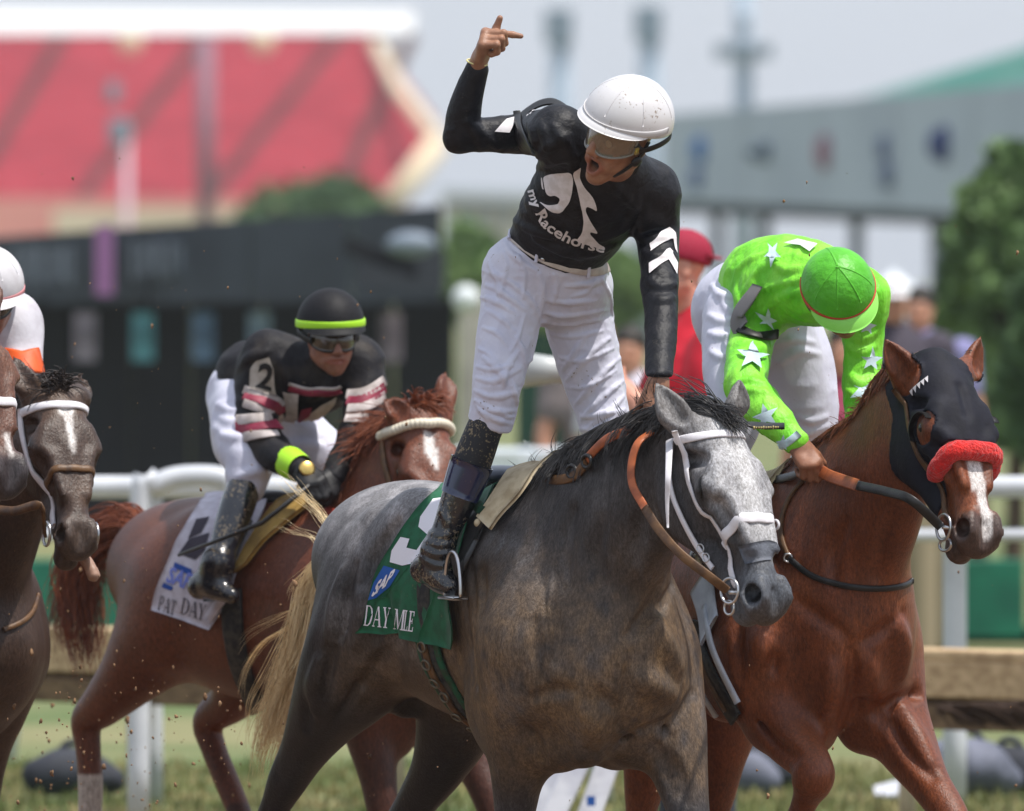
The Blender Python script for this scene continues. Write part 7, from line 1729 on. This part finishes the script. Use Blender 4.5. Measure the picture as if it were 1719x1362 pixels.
# concrete pillar and pale things in the gap
conc = mat('concrete', S(176, 172, 162), .85, S(150, 146, 138), 2, 5, bump=.2, bscale=20)
pil = thing('pillar', at(790, 1000, 74)*np.array([1, 1, 0]), 'pale concrete pillar at the right end of the charcoal wall', 'pillar')
MB().box(np.array([X(793, 74), 44.2, (Zv(492, 74))/2]), (46/FPX*74, .3, Zv(492, 74)), None, .02).build('shaft', conc, pil, False); MB().sphere(at(782, 502, 73.4), (.10, .10, .10)).build('globe_lamp', mat('white_globe', S(214, 220, 222), .4), pil)
dgm = mat('dark_green_screen', S(30, 66, 52), .8, S(22, 52, 42), 2)
scr = thing('fence_screen', at(925, 900, 66)*np.array([1, 1, 0]), 'dark green fence screen seen between the legs of the jockey in black', 'fence')
for k in range(3): pane('screen_panel', dgm, scr, 868+k*44, 910+k*44, 560, 560, 752, 752, 66, 66, .05)
gtb = mat('tent_white', S(214, 220, 226), .7, S(196, 204, 212), 1.2)
def canopy(u0, u1, vt, vb, D, label):
    t = thing('canopy_tent', at((u0+u1)/2, 900, D)*np.array([1, 1, 0]), label, 'tent'); w = X(u1, D)-X(u0, D); cx = X((u0+u1)/2, D); y = D-DIST
    zt, zb = Zv(vt, D), Zv(vb, D); V = [(cx-w/2, y, zb), (cx+w/2, y, zb), (cx+w/2, y+w, zb), (cx-w/2, y+w, zb), (cx, y+w/2, zt)]; V += [(cx-w/2, y, zb-.25), (cx+w/2, y, zb-.25), (cx+w/2, y+w, zb-.25), (cx-w/2, y+w, zb-.25)]
    obj('canopy', V, [(0, 1, 4), (1, 2, 4), (2, 3, 4), (3, 0, 4), (0, 5, 6, 1), (1, 6, 7, 2), (2, 7, 8, 3), (3, 8, 5, 0)], gtb, t, False)
    for i in range(4): x, yy, _ = V[i]; MB().tube([(x*.98+cx*.02, yy, 0), (x*.98+cx*.02, yy, zb)], .03, 8).build('pole', steel_m, t)
canopy(1445, 1560, 452, 500, 78, 'white pointed canopy tent to the right of the green helmet')
canopy(880, 1010, 700, 735, 70, 'low white canopy seen beneath the raised jockey')
def table(u0, u1, v, D, label, m):
    t = thing('trestle_table', at((u0+u1)/2, 900, D)*np.array([1, 1, 0]), label, 'table'); w = X(u1, D)-X(u0, D); z = Zv(v, D)
    MB().box(((X(u0, D)+X(u1, D))/2, D-DIST, z), (w, .7, .04), None, .01).build('tabletop', m, t, False); MB().box(((X(u0, D)+X(u1, D))/2, D-DIST-.36, z*.55), (w, .02, z*.85), None).build('table_skirt', m, t, False)
table(760, 1000, 760, 56, 'white skirted table beyond the running rail in the centre', gtb)
# grandstand
DG = 420.0
sx_ = FPX/DG
red_seat = mat('red_seat', S(196, 84, 96), .6, S(180, 74, 86), .4, 3); tanc = mat('tan_concrete', S(128, 96, 92), .9, S(112, 84, 82), .3); crm = mat('cream_wall', S(220, 204, 176), .85, S(204, 188, 160), .2); roofw = mat('white_roof', S(214, 214, 212), .7)
gs = thing('grandstand', at(330, 520, DG)*np.array([1, 1, 0]), 'tall grandstand with banks of red seats, tan aisles and a white roof', 'grandstand')
def GP(u, t): return at(u, 340-280*t, DG+34*t)        # t from the foot of the bank to the top row
steps = 26
for k in range(steps):
    t0, t1 = k/steps, (k+1)/steps; uR = 735-115*max(0, (t0-.45)/.55) if t0 > .45 else 665+70*t0/.45
    a, b, c = GP(-260, t0), GP(uR, t0), None; z0, z1 = Zv(340-280*t0, DG+34*t0), Zv(340-280*t1, DG+34*t1); y0, y1 = DG+34*t0-DIST, DG+34*t1-DIST
    V = [(a[0], y0, z0-1), (b[0], y0, z0-1), (b[0], y0, z1), (a[0], y0, z1), (a[0], y1+.02, z1), (b[0], y1+.02, z1)]
    obj('seat_row', V, [(0, 1, 2, 3), (3, 2, 5, 4)], red_seat, gs, False)
for (ub, ut) in ((-60, 105), (130, 345), (345, 570), (560, 690)):     # aisles run up the bank
    for k in range(0, steps, 1):
        t0, t1 = k/steps, (k+1)/steps; uu = ub+(ut-ub)*(t0+t1)/2
        if uu > 690: continue
        p = GP(uu, t0); MB().box((p[0], p[1]-.05, Zv(340-280*t1, DG+34*t1)-.16), (26/sx_, .5, 11.5/sx_), None).build('aisle_step', tanc, gs, False)
V, F = slabpix(-260, 690, 0, 6, 56, 54, DG+34, DG+34, 2.0); V[2:4, 1] += 16; V[6:8, 1] += 16; obj('roof', V, F, roofw, gs, False)
MB().box(at(230, 62, DG+38), (920/sx_, 1, 12/sx_), None).build('roof_beam', mat('mauve_roof_beam', S(150, 110, 116), .8), gs, False)  # mauve beam just below the front edge of the roof
for u in (-60, 218, 440): MB().sphere(at(u, 70, DG+5), (.55, .4, .55)).build('roof_lamp', crm, gs)
for u in (345, ): MB().tube([at(u, 380, DG-6), at(u, 62, DG-6)], .35, 10).build('roof_column', mat('grey_column', S(140, 108, 122), .8), gs)
pane('end_wall', crm, gs, 622, 655, 60, 80, 250, 180, DG+30, DG+30, 4.0)
V = [at(640, 60, DG+32), at(660, 75, DG+32), at(740, 240, DG-4), at(700, 250, DG-4), at(660, 340, DG-4), at(735, 330, DG-4)]; MB().tube([at(630, 75, DG+30), at(668, 150, DG+16), at(735, 235, DG-2)], .32, 8).build('end_parapet', crm, gs); MB().tube([at(735, 240, DG-2), at(690, 300, DG-3), at(650, 345, DG-4)], .5, 8).build('end_stair', crm, gs)
pane('front_wall', mat('salmon_wall', S(222, 150, 138), .85), gs, -260, 660, 332, 332, 420, 420, DG-2, DG-2, 1.0); pane('lower_wall', crm, gs, 90, 420, 350, 348, 420, 420, DG-4, DG-4, 1.0)
# lamp cluster on its mast before the stand
def mast(name, u, vt, D, heads, label, r=.14, mt=None, cat='light pole', hw=.5):
    mt = mt or mat('mast_grey', S(150, 166, 182), .6); t = thing(name, at(u, 600, D)*np.array([1, 1, 0]), label, cat)
    b = at(u, 450, D); b[2] = 0; MB().tube([b, at(u, vt, D)], [r, r*.8], 10).build('pole', mt, t)
    for hu, hv, ww, hh in heads: MB().box(at(hu, hv, D-.3), (ww/FPX*D, .4, hh/FPX*D), None, .03).build('lamp_head', mat('lamp_head_grey', S(128, 142, 156), .6), t, False)
    return t
mast('lamp_mast', 212, 215, 190, [(200, 220, 34, 42), (190, 155, 22, 34)], 'white twin lamp mast in front of the red seats', mt=mat('pale_mast', S(206, 178, 190), .6), r=.10)
mast('floodlight', 940, 20, 260, [(938, 45, 48, 60)], 'floodlight pole nearest the raised finger', r=.32)
mast('floodlight', 1090, 10, 260, [(1088, 40, 48, 60)], 'floodlight pole above the white helmet', r=.32)
mast('floodlight', 1248, -60, 240, [(1248, 86, 96, 26), (1248, 40, 20, 20)], 'floodlight pole with a cross bar right of the white helmet', r=.26)
# far hazy buildings in the gap
far = thing('far_building', at(840, 450, 500)*np.array([1, 1, 0]), 'pale cream building far behind between stand and jockey', 'building')
pane('wall', mat('pale_far_wall', S(206, 200, 190), .9), far, 742, 905, 330, 336, 470, 470, 500, 500, 10); pane('roof', mat('grey_far_roof', S(180, 190, 198), .9), far, 738, 909, 318, 324, 332, 338, 499, 499, 12)
for u in (770, 800, 830, 860): pane('window', mat('far_window', S(150, 160, 168), .5), far, u-7, u+7, 350, 350, 372, 372, 499.5, 499.5, .4)
# grey clubhouse bridge with round emblems
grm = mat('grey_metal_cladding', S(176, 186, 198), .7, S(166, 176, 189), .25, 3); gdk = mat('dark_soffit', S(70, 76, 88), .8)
cb = thing('clubhouse', at(1400, 450, 150)*np.array([1, 1, 0]), 'long grey building raised on columns with a row of emblems, at the right', 'building')
segs = np.linspace(1120, 1760, 6)
tV = lambda u: 192-50*(u-1130)/590; bV = lambda u: 338+24*(u-1130)/590; dV = lambda u: 168-28*(u-1120)/640
for a_, b_ in zip(segs[:-1], segs[1:]): pane('cladding_panel', grm, cb, a_+.6, b_-.6, tV(a_), tV(b_), bV(a_), bV(b_), dV(a_), dV(b_), 6)
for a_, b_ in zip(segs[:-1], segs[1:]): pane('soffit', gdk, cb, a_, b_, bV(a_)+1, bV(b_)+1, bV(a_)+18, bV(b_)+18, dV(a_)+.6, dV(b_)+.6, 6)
for u in (1205, 1285, 1440, 1575): pane('column', mat('grey_column_b', S(112, 122, 136), .8), cb, u-10, u+10, 352, 352, 480, 480, dV(u)+2, dV(u)+2, 1.2)
for u, v, rx_, ry_, c_ in ((1178, 252, 18, 22, S(70, 116, 172)), (1172, 300, 16, 20, S(104, 122, 160)), (1287, 256, 32, 16, S(96, 110, 124)), (1386, 256, 17, 28, S(150, 104, 118)), (1486, 250, 15, 22, S(98, 110, 138)), (1492, 295, 17, 22, S(104, 116, 142)), (1588, 243, 29, 29, S(48, 62, 112))):
    D = dV(u)-.2; MB().sphere(at(u, v, D), (1.1*rx_/FPX*D, .12, 1.1*ry_/FPX*D), nu=20, nv=10).build('emblem', mat('emblem_paint', c_, .6), cb)
tl = thing('teal_roof', at(1660, 450, 260)*np.array([1, 1, 0]), 'sloping teal metal roof rising behind the grey building', 'roof')
V, F = slabpix(1440, 1800, 172, 62, 176, 150, 255, 240, 12); obj('roof_slope', V, F, mat('teal_metal', S(132, 214, 212), .5, S(150, 220, 218), .3), tl, False)
V, F = slabpix(1430, 1800, 168, 56, 173, 64, 254, 239, .6); obj('roof_ridge', V, F, mat('pale_teal_trim', S(168, 220, 220), .5), tl, False)
# trees
bark = mat('bark', S(86, 70, 56), .9, S(64, 52, 42), 8)
def leaf_mat(nm, a, b): return mat(nm, a, .7, b, 1.1, 4, lo=.35, hi=.65)
def tree(u, vtop, vbase, D, halfw, m, label, n=6000, seed=0, trunk=True, group=None, squash=1.0, leaf=1.0):
    R = np.random.default_rng(seed); b = at(u, vbase, D); zt = Zv(vtop, D); zb = max(b[2], 0) ; hw = halfw/FPX*D; H_ = zt-zb
    t = thing('leafy_tree', (b[0], b[1], 0), label, 'tree', group)
    if trunk:
        mb = MB(); mb.tube(catmull([(b[0], b[1], 0), (b[0]+.05*hw, b[1], zt*.3), (b[0]-.04*hw, b[1], zt*.62), (b[0], b[1], zt*.85)], 4), np.linspace(.16, .03, 13)*max(.5, hw*.6), 10)
        for i in range(7):
            a = R.uniform(0, 6.28); z = zt*R.uniform(.3, .7); mb.tube(catmull([(b[0], b[1], z), (b[0]+math.cos(a)*hw*.35, b[1]+math.sin(a)*hw*.35, z+H_*.12), (b[0]+math.cos(a)*hw*.7, b[1]+math.sin(a)*hw*.7, z+H_*.2)], 3), np.linspace(.06, .015, 7)*max(.5, hw*.6), 7)
        mb.build('trunk', bark, t)
    K = 46; cen = R.normal(0, 1, (K, 3)); cen /= np.linalg.norm(cen, axis=1, keepdims=True); cen *= R.uniform(.45, 1, (K, 1))**.5
    cen = cen*np.array([hw*.86, hw*.86*squash, H_*.42])+np.array([b[0], b[1], zb+H_*.52]); rad = R.uniform(.16, .34, K)*hw
    k = R.integers(0, K, n); d = R.normal(0, 1, (n, 3)); d /= np.linalg.norm(d, axis=1, keepdims=True); p = cen[k]+d*rad[k, None]*R.uniform(.7, 1.05, (n, 1))
    x = R.normal(0, 1, (n, 3)); x /= np.linalg.norm(x, axis=1, keepdims=True); y = np.cross(x, R.normal(0, 1, (n, 3))); y /= np.linalg.norm(y, axis=1, keepdims=True); s = R.uniform(.6, 1.3, (n, 1))*leaf*.075*max(1, hw**.5)
    V = np.stack([p-x*s, p+y*s*.55, p+x*s, p-y*s*.55], 1).reshape(-1, 3); F = np.arange(4*n).reshape(-1, 4); obj('crown', V, F, m, t, False)
lf1 = leaf_mat('mid_green_leaf', S(112, 138, 84), S(74, 102, 60)); lf2 = leaf_mat('dark_green_leaf', S(90, 118, 72), S(60, 88, 54)); lf3 = leaf_mat('yellow_green_leaf', S(128, 154, 92), S(96, 126, 72))
tree(1700, 205, 830, 72, 118, lf1, 'large leafy tree at the right edge reaching above the grey building', 6800, 3, leaf=1.3)
tree(1640, 330, 830, 76, 70, lf2, 'darker tree left of the large tree, behind the hooded horse', 6000, 4, leaf=1.3)
tree(1760, 420, 850, 68, 80, lf2, 'dark bushy tree partly outside the right edge', 5000, 5, leaf=1.3)
tree(520, 298, 520, 230, 130, lf2, 'dark round tree crown showing above the charcoal wall', 6000, 6, leaf=2.0)
tree(790, 370, 560, 140, 60, lf3, 'small light green tree by the end of the charcoal wall', 4000, 7, leaf=1.6)
tree(1040, 420, 560, 150, 60, lf3, 'light green tree behind the arm of the jockey in black', 4000, 8, leaf=1.6)
tree(880, 440, 640, 160, 70, lf3, 'pale green tree beyond the concrete pillar', 3500, 9, leaf=1.6)
# ------------------------------------------------------------------ people and small things beyond the rail
def simple_person(u, vhead, D, label, top, skin, cap=None, hair_c=(.02, .016, .012), trousers=None, face=(0.2, -1, -.1), arms='down', cat='person', group=None, capdir=None, lean=0.0):
    hp_ = at(u, vhead, D); zh = hp_[2]; x, y = hp_[0], hp_[1]; f = nrm(np.array([face[0], face[1], 0])); l = np.cross(Z3, f); g = lambda a, b, z: np.array([x, y, 0])+f*a+l*b+Z3*z
    t = thing('person', (x, y, 0), label, 'person', group); s = zh/1.62
    hp2 = .52*zh+.02
    G = Field(g(0, 0, 0)-np.array([.55, .55, .02]), g(0, 0, zh)+np.array([.55, .55, .25]), .014)
    G.chain([g(0, 0, .95*s), g(.03, 0, 1.12*s), g(.02, 0, 1.30*s), g(-.01, 0, 1.47*s)], [.125*s, .14*s, .135*s, .07*s], [.165*s, .175*s, .205*s, .10*s], side=l, k=.03)
    hands = []
    for q in (-1, 1):
        sh_p = g(-.02, .20*q*s, 1.40*s)
        if arms == 'camera': el = g(.10, .27*q*s, 1.12*s); wr = g(.32, .10*q*s, 1.30*s)
        elif arms == 'front': el = g(.06, .27*q*s, 1.12*s); wr = g(.28, .16*q*s, 1.10*s)
        else: el = g(-.02, .27*q*s, 1.10*s); wr = g(.06, .26*q*s, .86*s)
        G.chain([sh_p, sh_p*.5+el*.5], [.085*s, .068*s], k=.05); hands.append((sh_p*.5+el*.5, el, wr, q))
    V, Q = G.mesh(1); V = wrinkle(G, V, .012, 9); obj('shirt', V, Q, top, t)
    A = Face(g(.02+lean, 0, zh), np.array(face, float), Z3, 1.0); FH_ = head_mesh(A, neck=g(-.02, 0, 1.44*s), h=.008); parts = [FH_.mesh(1)]
    B = Field(G.o, G.o+G.h*(G.n-1), .014)
    for a_, el, wr, q in hands: B.chain([a_, el, wr], [.050*s, .045*s, .032*s], k=.02, n=3)
    B.chain([g(0, 0, 1.0*s), g(0, 0, 1.4*s)], [.09, .08], k=.02)
    for q in (-1, 1): B.chain([g(0, .09*q*s, .92*s), g(.01, .11*q*s, .5*s), g(0, .12*q*s, .08*s)], [.07*s, .05*s, .04*s], k=.02, n=3)
    parts.append(B.mesh(1))
    for a_, el, wr, q in hands: parts.append(hand_mesh(wr, nrm(wr-el), -l*q, Z3, [(30, 40, 30)]*4, h=.007).mesh(1))
    Vb, Qb = join(parts); obj('body', Vb, Qb, skin_tan, t, col=skin_cols(A, Vb, skin))
    T_ = Field(G.o, G.o+G.h*(G.n-1), .016); T_.cone(g(0, -.05, .95*s), g(0, .05, .95*s), .15*s, k=.03)
    for q in (-1, 1): T_.chain([g(0, .09*q*s, .92*s), g(.01, .11*q*s, .5*s), g(0, .12*q*s, .06*s)], [.12*s, .085*s, .075*s], k=.05, n=3)
    V, Q = T_.mesh(1); obj('trousers', V, Q, trousers or mat('khaki', S(150, 136, 112), .8), t)
    C = Field(A.c-.2, A.c+.2, .008); C.ell(A(-.02, 0, .045), A.ax, np.array([.112, .092, .100])); C.cut(A(0, 0, .03), nrm(-A.u+A.f*.3), k=.01); V, Q = C.mesh(1)
    c_ = obj('cap' if cap else 'hair', V, Q, cap or mat('dark_hair', hair_c, .6), t)
    if cap:
        cd = capdir if capdir is not None else 1; G_ = []
        for a in np.linspace(-1, 1, 11): G_.append([A(cd*(.085+r*math.sqrt(max(0, 1-(a*.85)**2))), .075*a, .045-.25*r) for r in (0, .03, .06, .085)])
        G_ = np.array(G_); N = np.cross(np.gradient(G_, axis=1), np.gradient(G_, axis=0)); N /= np.linalg.norm(N, axis=2, keepdims=True); V, F = slab(G_, N, .006); obj('visor', V, F, cap, c_)
    return t, A, g, s
red_shirt = mat('red_polo_shirt', S(200, 26, 48), .75, S(180, 20, 40), 6); red_cap = mat('dark_red_cap', S(146, 22, 52), .8)
t_, A_, g_, s_ = simple_person(1172, 450, 37.6, 'photographer in red shirt and backward dark red cap beyond the grey horse', red_shirt, S(206, 150, 128), red_cap, face=(-1, -.22, -.05), arms='camera', capdir=-1, lean=.055, trousers=mat('dark_trousers', S(52, 54, 62), .8))
V, F = ribbon(catmull([g_(.16, .10, 1.38*s_), g_(.185, .11, 1.25*s_), g_(.18, .10, 1.08*s_)], 5), np.tile(g_(1, .3, 0)-g_(0, 0, 0), (11, 1)), .12, .004); obj('white_panel', V, F, mat('white_panel_cloth', S(226, 214, 222), .7), t_)
cm = thing('camera', g_(.42, 0, 1.30*s_), 'grey and black camera held up by the photographer in red', 'camera')
blkp = mat('black_plastic', (.015, .015, .017), .45); axc = np.array([nrm(g_(1, 0, 0)-g_(0, 0, 0)), nrm(g_(0, 1, 0)-g_(0, 0, 0)), Z3])
MB().box(g_(.42, 0, 1.36*s_), (.09, .15, .11), axc, .012).build('camera_body', blkp, cm, False); MB().tube([g_(.46, 0, 1.35*s_), g_(.56, 0, 1.35*s_), g_(.66, 0, 1.35*s_)], [.045, .05, .065], 16).build('lens', mat('pale_grey_lens', S(176, 180, 180), .4), cm); MB().box(g_(.42, 0, 1.44*s_), (.05, .06, .05), axc, .01).build('viewfinder', blkp, cm, False)
sp = [(1500, 505, 58, S(60, 54, 66), None, 'spectator in dark top and white cap right of the green jockey', mat('white_cap_cloth', S(222, 222, 226), .8)), (1545, 520, 60, S(126, 124, 166), None, 'spectator in lilac shirt behind the hooded horse', None), (1462, 535, 62, S(70, 60, 66), None, 'spectator in dark grey top half hidden by the green sleeve', None),
      (1000, 560, 57, S(120, 110, 110), None, 'spectator in grey brown shirt behind the left leg of the jockey in black', None), (1420, 590, 52, S(150, 60, 84), None, 'spectator in raspberry shirt seen under the green jockey', None), (1058, 590, 55, S(196, 192, 204), None, 'spectator in pale shirt beside the photographer', None)]
for u, v, D, c_, _, lab, cp in sp: simple_person(u, v, D, lab, mat('shirt_cloth', c_, .8), S(190, 140, 116), cp, face=(Rb.uniform(-.6, .6), -1, 0), group='spectators beyond the rail')
# things lying on the grass
bag_m = mat('grey_nylon_bag', S(108, 112, 128), .7, S(84, 88, 102), 5, bump=.2, bscale=30); bag_d = mat('charcoal_bag', S(54, 58, 68), .75, S(40, 43, 52), 5, bump=.2, bscale=30)
def bag(u, v, D, L, r, m, label, ang=0, group='bags left on the grass'):
    p = at(u, v, D); p[2] = r*.9; d = np.array([math.cos(ang), math.sin(ang), 0]); t = thing('bag', p*np.array([1, 1, 0]), label, 'bag', group)
    G = Field(p-L/2-r-.1, p+L/2+r+.1, .016); G.chain([p-d*L/2, p-d*L*.2+Z3*r*.1, p+d*L*.2, p+d*L/2-Z3*r*.2], [r*.75, r, r*.95, r*.6], k=.05); G.cut(np.array([0, 0, .012]), -Z3, k=.02); V, Q = G.mesh(1); V = wrinkle(G, V, r*.25, 7); obj('bag_body', V, Q, m, t)
    MB().tube(catmull([p-d*L*.25+Z3*r*.85, p-d*L*.1+Z3*r*1.35, p+d*L*.1+Z3*r*1.35, p+d*L*.25+Z3*r*.8], 5), .015, 8).build('handle', bag_d, t)
bag(1285, 1270, 43.8, .30, .11, bag_d, 'charcoal bag on the grass behind the foreleg of the chestnut horse', .2)
bag(1240, 1285, 43.5, .26, .10, bag_m, 'grey bag leaning next to the charcoal one', -.4)
bag(1625, 1285, 43.4, .34, .12, bag_m, 'long grey bag by the white post at the right', .3)
bag(1695, 1290, 43.6, .26, .10, bag_d, 'dark bag at the right edge beyond the white post', -.2)
bag(125, 1320, 43.4, .30, .10, bag_d, 'black camera bag on the grass under the dark chestnut horse', .1)
def board(P_, Q_, w, th, m, name, par): 
    d = nrm(Q_-P_); s = nrm(np.cross(d, np.array([0, -1, .3]))); n = np.cross(d, s); return MB().box((P_+Q_)/2, (np.linalg.norm(Q_-P_), w, th), np.array([d, s, n]), .006).build(name, m, par, False)
wb = mat('white_painted_board', S(206, 208, 216), .6, S(176, 178, 190), 8, 4, bump=.1, bscale=30)
tr = thing('trestle', at(960, 1362, 36.6)*np.array([1, 1, 0]), 'white painted wooden trestle of sloping boards behind the grey horse', 'trestle')
for (u0, v0, u1, v1, dd) in ((868, 1499, 985, 1250, 0), (942, 1499, 1030, 1255, .05), (824, 1490, 940, 1270, .3)): board(at(u0, v0, 36.6+dd), at(u1, v1, 36.6+dd+.1), .085, .03, wb, 'board', tr)
MB().box(at(992, 1345, 36.52), (.03, .004, .035), None).build('blue_mark', blue_print, tr, False)
cn = thing('traffic_cone', at(828, 1290, 44.6)*np.array([1, 1, 0]), 'small orange cone on the grass beside the foreleg of the grey horse', 'cone'); b = at(828, 1310, 44.6); b[2] = 0
MB().tube([b+Z3*.01, b+Z3*.05, b+Z3*.26], [.09, .075, .02], 14).build('cone', mat('cone_orange', S(226, 84, 40), .6), cn); MB().box(b+Z3*.008, (.22, .22, .016), None, .004).build('base', mat('cone_orange_base', S(200, 70, 34), .6), cn, False)
pk_ = thing('paper_sheet', at(1525, 1342, 43.0)*np.array([1, 1, 0]), 'crumpled white sheet lying on the grass at the right', 'paper'); c = at(1525, 1342, 43.0); c[2] = .06; G_ = np.array([[c+np.array([x, y, .03*math.sin(9*x+5*y)]) for y in np.linspace(-.2, .2, 7)] for x in np.linspace(-.14, .14, 9)]); V, F = slab(G_, np.tile(Z3, (9, 7, 1)), .004); obj('sheet', V, F, wb, pk_)
wt = thing('white_bucket', at(-2, 1250, 46.5)*np.array([1, 1, 0]), 'white bucket cut by the left edge', 'bucket'); b = at(-2, 1262, 46.5); MB().tube([b*np.array([1, 1, 0]), b*np.array([1, 1, 0])+Z3*.16, b*np.array([1, 1, 0])+Z3*.17], [.08, .10, .105], 16).build('pail', whp, wt)
arch = thing('rail_end', at(320, 850, 41)*np.array([1, 1, 0]), 'white curved rail end rising behind the croup of the dark chestnut horse', 'rail')
MB().tube(catmull([at(232, 1000, 41.4)*np.array([1, 1, 0])+Z3*0, at(236, 850, 41.4), at(262, 815, 41.4), at(310, 800, 41.4), at(380, 806, 41.4), at(395, 850, 41.4)], 6), .045, 12).build('tube', whp, arch)
br_ = thing('strand_bundle', at(1650, 1200, 39.4)*np.array([1, 1, 0]), 'bundle of dark brown strands hanging over the timber rail at the right edge', 'bundle'); st_ = []  # thin dark strands strung along the rail, a few hanging down
for i in range(420):
    u0 = Rb.uniform(1570, 1800); p = at(u0, 1182+Rb.uniform(-6, 6)+.05*(1719-u0), 39.3+Rb.uniform(-.02, .05)); q = p+np.array([Rb.uniform(.05, .18), Rb.uniform(-.03, .03), -Rb.uniform(.02, .09)]); st_.append((np.array([p, (p+q)/2+Z3*.01, q]), np.array([.006, .006, .002])))
for i in range(16): p = at(1540+Rb.uniform(-4, 4), 1200, 39.3); st_.append((np.array([p, p-Z3*.07, p-Z3*Rb.uniform(.12, .2)]), np.array([.004, .003, .001])))
V, Q = hair(st_); obj('brown_strands', V, Q, mat('dark_brown_strand', S(58, 42, 32), .9), br_)
# clods thrown up by the hooves
Vs = []; Fs = []; ico = MB().sphere((0, 0, 0), 1, nu=6, nv=4); iv = np.array(ico.V); b = 0; Rn = np.random.default_rng(4)
spots = []
for i in range(420):
    k = i % 4
    if k == 0: u, v, d = Rn.normal(120, 110), Rn.normal(1180, 130), Rn.uniform(.3, 3.4)
    elif k == 1: u, v, d = Rn.uniform(0, 700), Rn.uniform(480, 1362), Rn.uniform(.2, 3.0)
    elif k == 2: u, v, d = Rn.uniform(0, 1719), Rn.uniform(250, 1362), Rn.uniform(-.6, 2.0)
    else: u, v, d = Rn.uniform(60, 420), Rn.uniform(1150, 1362), Rn.uniform(.6, 3.2)
    r = min(.0075, .0011+.0014*Rn.exponential()); c = W(u, v, d)
    if c[2] < .02: continue
    q = iv*np.array([r, r, r*Rn.uniform(.5, 2.0)])*(1+.3*Rn.normal(0, 1, (len(iv), 1)))+c; Vs.append(q); Fs += [tuple(int(x)+b for x in f) for f in ico.F]; b += len(iv)
o = obj('flying_dirt', np.concatenate(Vs), Fs, mat('dirt_clod', S(150, 118, 88), .95, S(110, 84, 62), 60)); tag(o, 'small clods of dirt thrown up by the hooves', kind='stuff')
# ------------------------------------------------------------------ warm summer haze between here and the far stands
hz = bpy.data.materials.new('air'); hz.use_nodes = True; nt = hz.node_tree
for n_ in list(nt.nodes):
    if n_.type == 'BSDF_PRINCIPLED': nt.nodes.remove(n_)
pv = nt.nodes.new('ShaderNodeVolumePrincipled'); pv.inputs['Color'].default_value = (.93, .95, 1.0, 1); pv.inputs['Density'].default_value = .00024; pv.inputs['Anisotropy'].default_value = .2
nt.links.new(pv.outputs[0], nt.nodes['Material Output'].inputs['Volume'])
m = MB(); m.box((0, 565, 20), (1500, 1300, 43), None); o = m.build('haze', hz, None, False); tag(o, 'thin pale summer haze in the air', kind='stuff')
